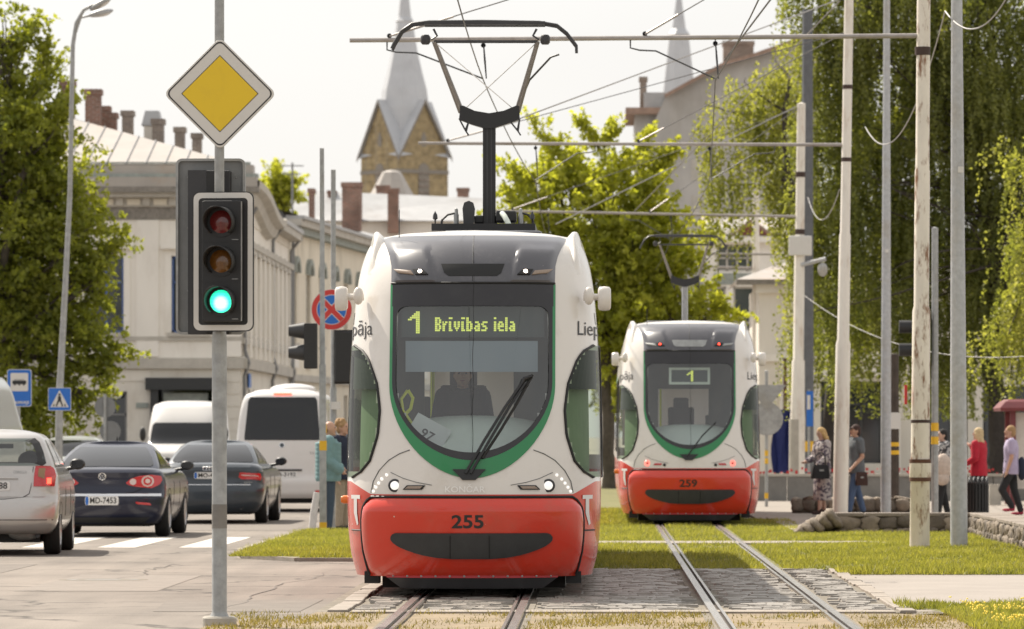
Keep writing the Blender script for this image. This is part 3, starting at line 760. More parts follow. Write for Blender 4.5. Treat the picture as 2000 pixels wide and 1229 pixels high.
    for sg in (-1, 1):
        pts = [(sg*.695, 2.70), (sg*.695, 2.60)] + [(sg*(.60+.095*math.sin(t)*1), 2.70-.1+.1*math.cos(t)*1) for t in [PI/2*(1-i/5) for i in range(6)]]
        MB().add([tuple(bk(x, z, .0165)) for x, z in pts], [tuple(range(len(pts)))]).build('border_corner', 'frit_black', ws, fix=False)
    line_on('joint', [(0.01+.004*math.sin(i), 1.35+i*.0795) for i in range(26)], bk, .017, .0028, 'seam_black', ws)
    # wiper with its black base
    wp = MB(); wp.prism([(-.17, 1.20), (.13, 1.20), (.04, 1.105), (-.08, 1.105)], 0, .03)
    o = wp.build('wiper_base', 'black_metal', T); me = o.data
    for v in me.vertices: v.co = bk(v.co.x, v.co.z, .035 if v.co.y < .01 else .0)
    if not rear:
        for dx in (0, .045):
            line_on('wiper_arm', [(-.05+dx, 1.16), (.12+dx, 1.46), (.30+dx*.8, 1.76), (.45+dx*.6, 1.985)], bk, .05, .014, 'black_metal', T, 6)
        line_on('wiper_blade', [(.10, 1.30), (.26, 1.55), (.42, 1.82), (.545, 2.06)], bk, .028, .014, 'rubber', T, 6)
        line_on('wiper_head', [(.445, 1.97), (.465, 2.02), (.53, 2.04)], bk, .05, .018, 'black_metal', T, 6)
    else:
        line_on('wiper_arm', [(-.05, 1.16), (.2, 1.5), (.42, 1.72)], bk, .05, .011, 'black_metal', T, 6)
    # grey fascia over the windscreen
    def fx(z): return float(np.interp(z, [2.9, 3.08, 3.18, 3.26, 3.32, 3.36], [.752, .757, .78, .815, .845, .86]))
    fz = [2.93, 2.96, 3.0, 3.04, 3.08, 3.11, 3.14, 3.17, 3.2, 3.22, 3.24, 3.26, 3.28, 3.3, 3.315, 3.33, 3.345, 3.358]
    rows = []
    for z in fz:
        row = []
        for j in range(61):
            x = fx(z)*(-1+2*j/60); a = abs(x)
            lo = np.interp(z, [2.93, 3.22], [.33, .40]); o_ = .018 + .024*max(0, min(1, (a-lo)/.035)) * (1 - max(0, min(1, (z-3.2)/.07)))
            o_ *= min(1, (fx(z)-a)/.08+.15)
            row.append(tuple(bk(x, z, o_)))
        rows.append(row)
    last = rows[-1]; rows.append([(p[0]*.97, p[1]+.5, 3.40+.04*(1-(p[0]/.86)**2)) for p in last]); rows.append([(p[0]*.97, p[1]+1.6, 3.42+.04*(1-(p[0]/.86)**2)) for p in last])
    rows.insert(0, [tuple(bk(p[0], 2.905, .012)) for p in rows[0]])
    fa = MB().grid(rows).build('roof_fascia', 'fascia_grey', T, smooth=28, fix=False)
    line_on('joint', [(.745*(-1+2*j/20), 2.912) for j in range(21)], bk, .02, .010, 'seam_black', fa)
    line_on('joint', [(0.0, z) for z in fz], bk, .02, .003, 'seam_black', fa)
    decal('air_slot', [(-.29, 3.085), (.29, 3.085), (.26, 3.0), (.22, 2.975), (-.22, 2.975), (-.26, 3.0)], bk, .0235, 'seam_black' if not rear else 'galv', fa, 4, 10)
    for sg in (-1, 1):
        d = [(sg*.45, 3.02), (sg*.54, 3.02), (sg*.515, 2.975), (sg*.40, 2.975)]; d2 = [(sg*.56, 3.02), (sg*.71, 3.025), (sg*.65, 2.978), (sg*.53, 2.976)]
        decal('upper_lamp', d, bk, .058, 'seam_black', fa, 3, 4, .02); decal('upper_lamp', d2, bk, .058, 'amber_dull' if not rear else 'galv', fa, 3, 4, .02)
        MB().ell(bk(sg*.47, 2.998, .062), (.020, .012, .018), 10, 6).build('upper_lamp_bulb', 'lamp_spot' if not rear else 'red_lit', fa, smooth=180)
    # white shoulder fins beside the fascia
    for sg in (-1, 1):
        rows = []
        for i in range(18):
            t = i/17; y = 1.10 + 2.3*t**1.7
            zt = float(np.interp(y, [1.10, 1.22, 1.36, 1.5, 1.7, 2.2, 2.9, 3.4], [3.06, 3.19, 3.315, 3.39, 3.435, 3.445, 3.43, 3.36]))
            zc = max(3.02, zt-.13); sx = H.side(1, y, zc).x; cx_ = sx - .045
            zi = min(zt-.02, float(np.interp(y, [1.1, 1.5, 3.4], [3.02, 3.25, 3.34])))
            rows.append([(sg*(cx_-.16), y+.02, zi-.03), (sg*(cx_-.11), y+.01, zi+(zt-zi)*.25), (sg*(cx_-.06), y, zi+(zt-zi)*.72), (sg*(cx_-.02), y-.01, zt-.006), (sg*cx_, y-.012, zt), (sg*(cx_+.016), y-.008, zt-.014), (sg*(cx_+.033), y, zt-.06), (sg*(sx+.003), y, zc), (sg*(H.side(1, y, zc-.07).x-.012), y+.02, zc-.07)])
        MB().grid(rows).build('shoulder_fin', 'tram_white', T, smooth=60)
    # corner windows wrapping to the side, saloon side windows
    for sg in (-1, 1):
        rows = []
        for i in range(25):
            z = 1.13 + (2.35-1.13)*i/24; xi = xin(z); row = []
            w = H.w(z); u0 = (xi/w)**(H.p/2); t0 = math.asin(min(1, u0))
            for j in range(11):
                t = t0 + (PI/2-t0)*j/10
                x = w*math.sin(t)**(2/H.p); y = H.r(z) + H.cr*(1-max(0, math.cos(t))**(2/H.p))
                nx, ny = math.sin(t)**(2-2/H.p)/w, -max(0, math.cos(t))**(2-2/H.p)/H.cr; q = math.hypot(nx, ny)
                row.append((sg*(x+.008*nx/q), y+.008*ny/q, z))
            kk = math.sqrt(max(0, 1-((i-12)/12.5)**4)); row.append((sg*(w+.008), H.r(z)+H.cr+.25*kk, z)); row.append((sg*(w+.008), H.r(z)+H.cr+.75*kk, z))
            rows.append(row)
        cw = MB().grid(rows).build('corner_window', 'side_glass', T, smooth=60, fix=False)
        for (nm_, i0, i1, mm_, dd) in (('dark_reflection_panel', 16, 25, 'cab_dark', .05), ('cab_side_panel', 0, 17, 'cab_green', .16)):  # added dark panel stands in for the dark reflection in the upper glass
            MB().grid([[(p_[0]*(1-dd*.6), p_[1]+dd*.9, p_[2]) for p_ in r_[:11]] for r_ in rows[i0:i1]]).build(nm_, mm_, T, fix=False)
        edge = [r[0] for r in rows]; edge = edge + [rows[-1][-1]] + [r[-1] for r in rows[::-1]] + [rows[0][-1]]
        MB().tube(edge + [edge[0]], .013, 5).build('window_seal', 'seam_black', cw, smooth=60)
        for k in range(6):
            y0 = 2.62 + 2.3*k
            MB().grid([[tuple(H.side(sg, y0 + 2.0*j/4, 1.22 + 1.31*i/6, .006)) for j in range(5)] for i in range(7)]).build('side_window', 'side_glass', T, fix=False)
        MB().grid([[tuple(H.side(sg, y, z, .004)) for y in (1.35, LEN-1.3)] for z in (2.55, 2.6, 2.66)]).build('side_stripe', 'tram_green', T, fix=False)
        # camera pod on its bracket
        px = 1.16 if sg > 0 else -1.175
        pod = MB(); pod.lathe([(.0, -.062), (.05, -.06), (.062, -.045), (.066, 0), (.062, .045), (.05, .06), (0, .062)], (px*1.0 + sg*.055, .98, 2.785), 16, 'x')
        for i_ in range(len(pod.v)):
            x_, y_, z_ = pod.v[i_]; pod.v[i_] = (x_, y_, 2.785 + (z_-2.785)*1.75)
        pd = pod.build('mirror_camera', 'tram_white', T, smooth=50)
        MB().cyl((sg*1.02, .98, 2.80), (sg*(abs(px)+.02), .98, 2.80), .034, .030, 10).build('bracket', 'tram_white', pd, smooth=50)
        MB().ell((sg*1.07, .93, 2.81), (.05, .06, .085), 12, 8).build('bracket_cup', 'tram_white', pd, smooth=180)
        # side marker lamp
        mk = MB().lathe([(.04, 0), (.04, .05), (.03, .08), (0, .085)], (0, 0, 0), 12, 'y').build('marker_lamp', 'amber', T, (sg*1.165, 1.25, .915), smooth=40); mk.rotation_euler = (0, 0, -sg*PI/2+PI if sg > 0 else -PI/2+PI)
        # town name on the corner
        def tf(x, z, sg=sg):       # x runs along the surface from the corner backwards
            t = x; w = H.w(z)
            xx = sg*(.975 + t) if sg > 0 else sg*(.95 - t)
            if abs(xx) < w*.995: return tuple(bk(xx, z, .006))
            return tuple(H.side(sg, H.r(z)+H.cr*.9 + (abs(xx)-w)*1.2, z, .006))
        if sg > 0: text_obj('town_name', 'Liepāja', .19, 'print_black', T, (.17, 0, 2.50), fn=tf, width=.36)
        else: text_obj('town_name', 'Liepāja', .19, 'print_black', T, (-.16, 0, 2.50), fn=tf, width=.36)
    # lamps low on the white nose
    for sg in (-1, 1):
        hl = MB(); c = bk(sg*.70, 1.055, .004)
        if not rear:
            hl.lathe([(.0, -.022), (.035, -.018), (.048, -.004), (.048, .02)], tuple(c), 18, 'y'); hl.build('headlight', 'lens_white', T, smooth=60)
            MB().lathe([(.048, -.012), (.060, -.008), (.062, .02)], tuple(c), 18, 'y').build('headlight_rim', 'dark_metal', T, smooth=60)
            d = [(sg*.40, 1.045), (sg*.60, 1.06), (sg*.56, 1.02), (sg*.42, 1.02)] if False else [(sg*.42, 1.058), (sg*.585, 1.058), (sg*.625, 1.018), (sg*.45, 1.018)]
            decal('indicator', d, bk, .012, 'seam_black', T, 4, 6, .02)
            decal('indicator_lens', [(sg*(.52+(abs(x)-.52)*.8), 1.038+(z-1.038)*.6) for x, z in d], bk, .016, 'amber_dull', T, 4, 6)
            for i in range(5):
                a = i/4; x = sg*(.775+.125*a**.75); z = 1.15 - .15*a
                MB().ell(bk(x, z, .006), (.0155, .012, .0155), 10, 6).build('light_dot', 'lens_white', T, smooth=180)
        else:
            MB().lathe([(.030, -.010), (.042, -.018), (.052, -.010), (.055, .01)], tuple(c), 18, 'y').build('tail_lamp_ring', 'red_glow', T, smooth=60)
            MB().ell(c, (.024, .016, .024), 10, 6).build('tail_lamp', 'red_lens', T, smooth=180)
            decal('reflector', [(sg*.46, 1.055), (sg*.58, 1.055), (sg*.60, 1.025), (sg*.48, 1.025)], bk, .012, 'red_lens', T, 3, 5, .02)
            MB().ell(bk(sg*.42, 1.03, .006), (.026, .014, .026), 10, 6).build('reverse_lamp', 'dark_metal', T, smooth=180)
        line_on('joint', [(sg*x, z) for x, z in ((.565, 1.38), (.66, 1.345), (.76, 1.285), (.85, 1.19), (.905, 1.09), (.925, .99))], bk, .004, .0045, 'cab_grey', T)
        line_on('joint', [(sg*x, z) for x, z in ((.36, 1.06), (.5, 1.085), (.62, 1.12), (.74, 1.175))], bk, .004, .003, 'cab_grey', T)
    if not rear:
        text_obj('embossed_name', 'KONČAR', .075, 'emboss', T, (-.055, 0, 1.018), fn=lambda x, z: tuple(bk(x, z, .012)), width=.365, bold=.001)
    # cab and saloon seen through the glass
    cab = MB()
    A = []
    for i in range(9):
        t = i/8
        A.append([(x, .42 + .35*0 + t*.75 + .28*(abs(x)/.95)**2.4, 1.34 + .36*math.sin(min(1, t*1.4)*PI/2)*(1-.55*(abs(x)/.95)**2.5)) for x in [-.95+1.9*j/16 for j in range(17)]])
    cab.grid(A); cab.build('dashboard', 'cab_pale', T, smooth=60)
    MB().b2(-1.08, 1.08, 1.0, LEN-1, .82, .86).build('saloon_floor', 'cab_grey', T)
    MB().b2(-1.0, 1.0, 1.4, LEN-1.4, 3.0, 3.03).build('saloon_ceiling', 'cab_grey', T)
    mb = MB(); mb.b2(-1.05, -.5, 2.3, 2.34, .86, 3.0); mb.b2(.35, 1.05, 2.3, 2.34, .86, 3.0); mb.b2(-.5, .35, 2.3, 2.34, 2.3, 3.0); mb.build('cab_partition', 'cab_grey', T)
    for sx in (-.12,):
        st = MB(); st.box((sx, 1.75, 1.28), (.46, .42, .12)); st.box((sx, 1.98, 1.66), (.44, .10, .66)); st.box((sx, 2.0, 2.06), (.26, .09, .18)); st.build('driver_seat', 'cab_dark', T, bevel=.03)
    for k in range(5):
        for sg in (-1, 1):
            s_ = MB(); s_.box((sg*.72, 4.2+2.2*k, 1.28), (.42, .4, .08)); s_.box((sg*.72, 4.4+2.2*k, 1.6), (.42, .06, .6)); s_.build('seat', 'cab_dark', T, bevel=.02)
    MB().tube([(-.45, 3.2, .86), (-.45, 3.2, 3.0)], .02, 6).build('grab_pole', 'ribbon_yellow', T)
    # destination display
    if not rear:
        db = MB(); db.b2(-.66, .66, .66, .70, 2.42, 2.72); dsp = db.build('display', 'board_dark', T)
        led = MB(); dots(led, '1', -.60, -.49, 2.455, 2.66, .652); o = led.build('display_route', 'led_yellow', dsp); o['kind'] = 'stuff'; led = MB(); dots(led, 'Brīvības iela', -.35, .39, 2.475, 2.605, .652); led.build('display_text', 'led_yellow', dsp)['kind'] = 'stuff'
        MB().b2(-.62, .60, .60, .606, 2.10, 2.385).build('sun_blind', 'cab_blue', T)
        q = MB(); c = Vector((-.42, .50, 1.515)); ex = Vector((.155, .02, -.085)); ez = Vector((.075, .06, .125))
        q.add([c-ex-ez, c+ex-ez, c+ex+ez, c-ex+ez], [(0,1,2,3)]); card = q.build('card', 'paper', T)
        me = text_mesh('97', .15, .002); u = ex.normalized(); v_ = ez.normalized(); nrm = u.cross(v_); 
        if nrm.y > 0: nrm = -nrm
        for vt in me.vertices: vt.co = c + u*vt.co.x*.85 + v_*vt.co.y*.85 + nrm*.004
        link('card_number', me, 'print_black', card)
        MB().tube([(-.60, .66, 1.93), (-.66, .66, 1.85), (-.645, .64, 1.74), (-.56, .62, 1.62), (-.50, .6, 1.56)], .016, 5).build('ribbon', 'ribbon_yellow', T, smooth=60)
        MB().tube([(-.60, .66, 1.93), (-.555, .66, 1.86), (-.575, .65, 1.76), (-.65, .62, 1.68)], .016, 5).build('ribbon', 'ribbon_yellow', T, smooth=60)
    else:
        fr = MB()
        for a in ((-.34, .34, 2.60, 2.64), (-.34, .34, 2.36, 2.40), (-.34, -.30, 2.40, 2.60), (.30, .34, 2.40, 2.60)): fr.b2(a[0], a[1], .62, .66, a[2], a[3])
        frm = fr.build('display_frame', 'cab_pale', T); MB().b2(-.30, .30, .64, .66, 2.40, 2.60).build('display', 'board_dark', frm)
        led = MB(); dots(led, '1', -.05, .06, 2.41, 2.59, .634); led.build('display_text', 'led_yellow', frm)
    # roof equipment and pantograph
    pz = 3.43; py = 2.6
    rf = MB(); rf.b2(-.48, .48, py-.45, py+1.6, pz-.02, pz+.055); base = rf.build('pantograph_base', 'black_metal', T)
    for sx, h in (((-.45, .19), (.45, .19)) if not rear else ()):
        MB().lathe([(.005, 0), (.008, .05), (.024, .06), (.020, .10), (.003, .135), (0, .14)], (sx, py-.3, pz+.05), 8).build('insulator_spike', 'dark_metal', base, smooth=60)
    if rear: base.hide_render = False
    mb = MB(); mb.prism([(-.19, pz+.05), (-.10, pz+.05), (-.085, pz+.22), (-.10, pz+.28), (-.14, pz+.30), (-.185, pz+.28), (-.20, pz+.22)], py-.2, py-.05); mb.build('spring_housing', 'dark_metal', base, smooth=30)
    mb = MB(); mb.b2(.11, .30, py-.15, py+.1, pz+.08, pz+.20); mb.b2(-.10, .12, py, py+.2, pz+.07, pz+.16); mb.build('actuator_box', 'black_metal', base, bevel=.02)
    for sx in (-.26, .34): MB().lathe([(.024, 0), (.024, .11), (.018, .12), (.015, .17), (.0, .18)], (sx, py-.1, pz+.05), 10).build('damper', 'galv', base, smooth=40)
    MB().tube([(-.40, py-.1, pz+.06), (-.39, py-.1, pz+.11), (-.34, py-.1, pz+.16), (-.26, py-.1, pz+.18)], .011, 6).build('roof_cable', 'black_metal', base)
    MB().tube([(.46, py-.1, pz+.05), (.45, py-.1, pz+.11), (.41, py-.1, pz+.16), (.34, py-.1, pz+.18)], .011, 6).build('roof_cable', 'black_metal', base)
    MB().tube([(.17, py-.25, pz+.17), (.19, py-.3, pz+.14), (.22, py-.34, pz+.08), (.24, py-.36, pz+.02)], .026, 8).build('white_hose', 'cab_pale', base, smooth=60)
    pc = 'pantograph'
    am = MB(); am.b2(-.015, .105, py-.03, py+.06, pz+.05, pz+1.16); arm = am.build(pc+'_lower_arm', 'black_metal' if not rear else 'galv_light', base, bevel=.01)
    for sx in (.02, .06): MB().b2(sx, sx+.012, py-.036, py-.03, pz+.08, pz+1.1).build('arm_groove', 'dark_metal', arm)
    zk = pz + 1.12
    kn = MB(); kn.prism([(-.235, zk+.02), (-.225, zk+.155), (-.20, zk+.165), (-.09, zk+.11), (.045, zk+.085), (.18, zk+.11), (.30, zk+.165), (.325, zk+.155), (.33, zk+.02), (.20, zk-.03), (.09, zk-.07), (.0, zk-.07), (-.12, zk-.03)], py-.06, py+.06)
    kn.build('pantograph_knee', 'black_metal', arm, smooth=30)
    zt = pz + 2.0
    for x0, x1 in ((-.215, -.46), (.305, .50)):
        MB().tube([(x0, py, zk+.10), (x1, py-.3, zt-.08)], [.030, .022], 8).build('upper_arm', 'bronze_metal', arm, smooth=60)
    if not rear: MB().tube([(-.215, py, zk+.10), (.48, py-.3, zt-.10)], .005, 4).build('stay_wire', 'grey_wire', arm)
    if not rear: MB().tube([(.305, py, zk+.10), (-.44, py-.3, zt-.10)], .005, 4).build('stay_wire', 'print_white', arm)
    MB().tube([(.30, py-.02, zk+.12), (.42, py-.1, zk+.42), (.62, py-.3, zt-.24), (.70, py-.3, zt-.21)], .011, 5).build('guide_rod', 'dark_metal', arm, smooth=60)
    hd = MB(); hd.tube([(-.46, py-.3, zt-.08), (.50, py-.3, zt-.08)], .016, 6)
    for yy in (-.42, -.18):
        hd.tube([(-.85, py+yy, zt-.16), (-.83, py+yy, zt-.11), (-.76, py+yy, zt+.02), (-.66, py+yy, zt+.095), (-.5, py+yy, zt+.115), (0, py+yy, zt+.12), (.52, py+yy, zt+.11), (.68, py+yy, zt+.08), (.77, py+yy, zt-.0), (.86, py+yy, zt-.13), (.86, py+yy, zt-.19)], .014, 6)
        hd.b2(-.55, .57, py+yy-.02, py+yy+.02, zt+.08, zt+.118)
    head = hd.build('collector_head', 'dark_metal', arm, smooth=40)
    for sx in (-.54, .57):
        MB().lathe([(.03, -.05), (.045, -.03), (.045, .03), (.03, .05)], (sx, py-.3, zt-.06), 10).build('head_spring', 'dark_metal', head, smooth=40)
        MB().tube([(sx*.9, py-.3, zt-.06), (sx*.8, py-.3, zt-.02), (sx*.86, py-.3, zt+.05)], .012, 5).build('head_link', 'dark_metal', head)
    for sx in (-.235, .33):
        for r_ in (.05, .075):
            MB().tube([(sx+(.0), py-.06, zk+.03)] + [(sx + (.05 if sx < 0 else -.03)*0 + r_*.7*math.sin(a)*1.0 + (.04 if sx < 0 else -.04), py-.07, zk-.06 - r_*1.2*math.sin(a/1.0)) for a in (.5, 1.2, 1.9, 2.6)] + [(sx + (.09 if sx < 0 else -.09), py-.06, zk-.0)], .008, 5).build('jumper_cable', 'dark_metal', arm, smooth=60)
    tgt = Vector((-.06, 10.75, 3.84)) if not rear else Vector((.2, 18.4, 3.52)); sc_ = Vector((1.19, 1.19, 1.08)) if not rear else Vector((1.0, 1.0, .95))
    base.scale = sc_; base.location = tgt - Vector((.04*sc_.x, py*sc_.y, (pz+.05)*sc_.z))
    mb = MB(); mb.b2(-.7, .7, 4.5, 8.5, 3.4, 3.50); mb.b2(-.55, .55, 9.9, 12.9, 3.4, 3.76 if not rear else 3.5); mb.build('roof_unit', 'fascia_grey', T, bevel=.05)
    MB().tube([(-.70, 1.2, 3.36), (-.70, 1.2, 3.62)], .004, 4).build('aerial', 'dark_metal', T)
    return T
TRAM_A = tram('red and white tram 255 showing route 1, nearest in the picture', '255', (-1.165, 49.25, 0))
TRAM_B = tram('red and white tram 259 with lit red tail lamps on the right track', '259', (1.50, 89.0, 0), True)
# ------------------------------------------------------------------ signal post with priority sign in the foreground
mat('sign_white', (0.62, 0.60, 0.565), 0.45, dirt=(0.5, 0.47, 0.42), dscale=8, damt=0.35)
mat('sign_yellow', (0.74, 0.51, 0.015), 0.45, dirt=(0.60, 0.40, 0.03), dscale=6, damt=0.35)
mat('sign_black', (0.015, 0.015, 0.016), 0.5)
mat('sign_blue', (0.012, 0.13, 0.50), 0.4)
mat('sign_red', (0.55, 0.035, 0.03), 0.4)
mat('signal_black', (0.018, 0.018, 0.019), 0.55, var=0.12, vscale=15)
mat('signal_back', (0.20, 0.205, 0.205), 0.5, 0.3, var=0.12, vscale=6)
mat('lens_red_off', (0.17, 0.022, 0.022), 0.14, var=0.25, vscale=30, coat=0.6)
mat('lens_amber_off', (0.18, 0.075, 0.015), 0.14, var=0.25, vscale=30, coat=0.6)
def green_lens():
    m = bpy.data.materials.new('lens_green_lit'); m.use_nodes = True; n = m.node_tree.nodes; l = m.node_tree.links
    b = n['Principled BSDF']; b.inputs['Base Color'].default_value = (0.02, 0.35, 0.2, 1); b.inputs['Roughness'].default_value = .3
    tc_ = n.new('ShaderNodeTexCoord'); gr = n.new('ShaderNodeTexGradient'); gr.gradient_type = 'SPHERICAL'
    mpn = n.new('ShaderNodeMapping'); mpn.inputs['Scale'].default_value = (8.5, 8.5, 8.5); mpn.inputs['Location'].default_value = (0, 0, .12)
    wv = n.new('ShaderNodeTexWave'); wv.wave_type = 'BANDS'; wv.bands_direction = 'Z'; wv.inputs['Scale'].default_value = 28
    rp = n.new('ShaderNodeValToRGB'); e = rp.color_ramp.elements; e[0].position = 0.1; e[0].color = (0.0, 0.36, 0.19, 1); e[1].position = 0.75; e[1].color = (0.75, 1, 0.93, 1)
    k = e.new(0.42); k.color = (0.05, 0.75, 0.45, 1)
    mm = n.new('ShaderNodeMath'); mm.operation = 'MULTIPLY_ADD'; mm.inputs[1].default_value = .9; mm.inputs[2].default_value = .55
    l.new(tc_.outputs['Object'], mpn.inputs[0]); l.new(mpn.outputs[0], gr.inputs[0]); l.new(gr.outputs['Fac'], rp.inputs[0])
    l.new(tc_.outputs['Object'], wv.inputs[0]); l.new(wv.outputs['Fac'], mm.inputs[0])
    l.new(rp.outputs[0], b.inputs['Emission Color']); l.new(mm.outputs[0], b.inputs['Emission Strength']); MATS['lens_green_lit'] = m
green_lens()
YS = 42.7; sS = F/YS
XS = L_(428.5, YS)
sp = thing('signal_post', 'galvanised signal post standing on a round concrete foot in the foreground', 'post', (XS, YS, 0))
MB().lathe([(.135, -.03), (.135, .07), (.12, .085), (0, .085)], n=20).build('foot', 'concrete', sp, smooth=40)
MB().lathe([(.075, .085), (.062, .11), (.059, .12), (.059, 2.28), (.045, 2.40), (.040, 2.42)], n=18).build('lower_tube', 'galv', sp, smooth=50)
MB().lathe([(.0400, 2.40), (.0385, 3.0), (.038, 5.6)], n=18).build('upper_tube', 'galv', sp, smooth=50)
MB().lathe([(.0605, .78), (.0605, .97)], n=18).build('tape', 'concrete_grey', sp, smooth=50)
for z in (3.12, 3.86): MB().lathe([(.046, z), (.046, z+.05)], n=16).build('clamp', 'galv', sp)
# yellow priority sign
def ZS(py): return Z_(py, YS)
ds = thing('priority_sign', 'white edged diamond priority sign with yellow centre above the signals', 'road sign', (XS + .008, YS - .055, ZS(184)))
def diamond(r, rd): # rounded square on its tip
    return [((x - z)*.7071, (x + z)*.7071) for x, z in rrect(r*1.4142, r*1.4142, rd, 5)]
MB().prism(diamond(.446, .05), 0, .012).build('panel', 'sign_white', ds, bevel=.004)
MB().prism(diamond(.446, .05), .0121, .03).build('folded_rim', 'galv', ds)
A, B = diamond(.428, .045), diamond(.414, .042)
MB().add([(x, -.0015, z) for x, z in A] + [(x, -.0015, z) for x, z in B], [(i, (i+1) % len(A), len(A)+(i+1) % len(A), len(A)+i) for i in range(len(A))]).build('black_line', 'sign_black', ds)
MB().prism(diamond(.305, .004), -.001, .001).build('centre_border', 'sign_black', ds)
MB().prism(diamond(.297, .004), -.002, .001).build('yellow_centre', 'sign_yellow', ds)

def signal_head(label, loc, rz, lens=('lens_red_off', 'lens_amber_off', 'lens_green_lit'), board=True, sc=1.0):
    s = thing('traffic_signal', label, 'traffic signal', loc, rz); s.scale = (sc,)*3
    if board:
        MB().prism(rrect(.49, 1.10, .055), .0, .012).build('backboard', 'sign_black', s)
        for nm, a, b, mt in (('white_border', (.475, 1.085, .05), (.395, 1.0, .03), 'sign_white'),):
            A, B = rrect(*a), rrect(*b); K = len(A)
            MB().add([(x, -.003, z) for x, z in A] + [(x, -.003, z) for x, z in B], [(i, (i+1) % K, K+(i+1) % K, K+i) for i in range(K)]).build(nm, mt, s)
    hs = MB(); hs.prism(rrect(.315, .955, .02), -.07, .06); h = hs.build('housing', 'signal_black', s, bevel=.008)
    MB().b2(.157, .163, -.072, -.05, -.47, .47).build('housing_edge', 'galv', h)
    for z in (-.16, .155): MB().b2(-.157, .157, -.0735, -.07, z-.004, z+.004).build('housing_joint', 'sign_black', h)
    for i, (lz, lm) in enumerate(zip((.31, 0, -.315), lens)):
        MB().lathe([(.119, -.005), (.119, .03)], (0, -.075, lz), 28, 'y').build('lens_rim', 'sign_black', h, smooth=40)
        ln = MB().lathe([(.0, -.028), (.04, -.025), (.075, -.016), (.105, .0)], (0, 0, 0), 28, 'y').build('lens', lm, h, (0, -.072, lz), smooth=80)
        rows = []
        for k, yy in enumerate((.0, -.10, -.22)):
            rows.append([((.118)*math.cos(a), -.072 + yy + (.13*(1-math.sin(max(-.6, min(PI/2, a if a < PI/2 else PI-a))))*.5 if k == 2 else 0), lz + .118*math.sin(a)) for a in [math.radians(-50 + 280*j/24) for j in range(25)]])
        v = MB().grid(rows).build('visor', 'signal_black', h, smooth=60)
        md = v.modifiers.new('thick', 'SOLIDIFY'); md.thickness = .006
        MB().b2(.085, .135, -.0735, -.07, lz-.142, lz-.137).build('maker_mark', 'galv', h)
    return s
signal_head('three lamp traffic signal lit green below the diamond sign', (L_(438, YS), YS-.12, ZS(512)), math.radians(-8))
bk_ = thing('traffic_signal', 'back of a grey signal board behind the green lit signal', 'traffic signal', (L_(412, YS+.3), YS+.30, Z_(482, YS+.3)), math.radians(-2))
MB().prism(rrect(.555, 1.40, .05), 0, .012).build('backboard', 'signal_back', bk_)
A, B = rrect(.555, 1.40, .05), rrect(.515, 1.36, .03); K = len(A)
MB().add([(x, -.0, z) for x, z in A] + [(x*1.0, -.035, z) for x, z in A] + [(x, -.035, z) for x, z in B] + [(x, 0, z) for x, z in B],
         [(i, (i+1) % K, K+(i+1) % K, K+i) for i in range(K)] + [(K+i, K+(i+1) % K, 2*K+(i+1) % K, 2*K+i) for i in range(K)] + [(2*K+i, 2*K+(i+1) % K, 3*K+(i+1) % K, 3*K+i) for i in range(K)]).build('folded_edge', 'galv', bk_, smooth=40)
MB().b2(-.165, .165, -.14, 0, -.70, .60).build('housing', 'signal_black', bk_, bevel=.01)
MB().b2(-.168, -.02, -.143, -.14, -.7, .602).build('housing_rib', 'dark_metal', bk_)
for z in (-.6, -.35, -.1, .15, .4, .55):
    for x in (-.185, .2): MB().ell((x, -.004, z), (.006, .004, .006), 6, 4).build('screw', 'galv', bk_)

# ------------------------------------------------------------------ poles
def pole(name, label, x, y, prof, m, n=14, lean=0.0, cat='pole', group=None):
    p = thing(name, label, cat, (x, y, 0), 0, group)
    top = prof[-1][0]
    o = MB().lathe([(r, z) for z, r in prof], n=n).build('shaft', m, p, smooth=35)
    if lean:
        for v in o.data.vertices: v.co.x += lean*v.co.z
    return p
def band(p, z0, z1, r, m, nm='band', dx=0.0):
    return MB().lathe([(r, z0), (r, z1)], (dx, 0, 0), 14).build(nm, m, p, smooth=40)
YA, YC, YE = 71.3, 99.6, 130.0
XA, XC, XE = L_(1796, YA), L_(1641, YC), L_(1556, YE)
# pole A: rusty white stepped catenary mast
pA = pole('catenary_mast', 'rust stained white tram mast rising from the grass in front of the stone wall', XA, YA,
          [(-.1, .135), (.9, .128), (.92, .142), (1.18, .142), (1.2, .125), (3.15, .118), (3.22, .10), (5.0, .10), (5.03, .092), (11, .085)], 'pole_white_rusty', lean=.0075, group='white tram masts')
for z_ in (.91, 1.15): band(pA, z_, z_+.05, .1445, 'rust', 'rusty_collar', dx=.0075*z_)
band(pA, Z_(108, YA), Z_(92, YA), .103, 'brown_band', dx=.04); band(pA, 1.68, 1.72, .126, 'brown_band', dx=.012)
MB().b2(-.20, -.165, -.06, .02, Z_(790, YA), Z_(752, YA)).build('orange_tag', 'sign_red', pA)
# pole B: galvanised lamp column on a plate
pB = pole('lamp_column', 'grey galvanised column on a steel plate, right of the rusty white mast', L_(1873, 71.9), 71.9, [(0, .116), (2, .108), (7, .075), (12, .06)], 'galv_light', lean=-.004)
MB().b2(-.26, .26, -.16, .16, .0, .035).build('base_plate', 'concrete_grey', pB); MB().b2(-.02, .06, -.10, -.085, Z_(338, 71.9), Z_(326, 71.9)).build('tag', 'sign_white', pB)
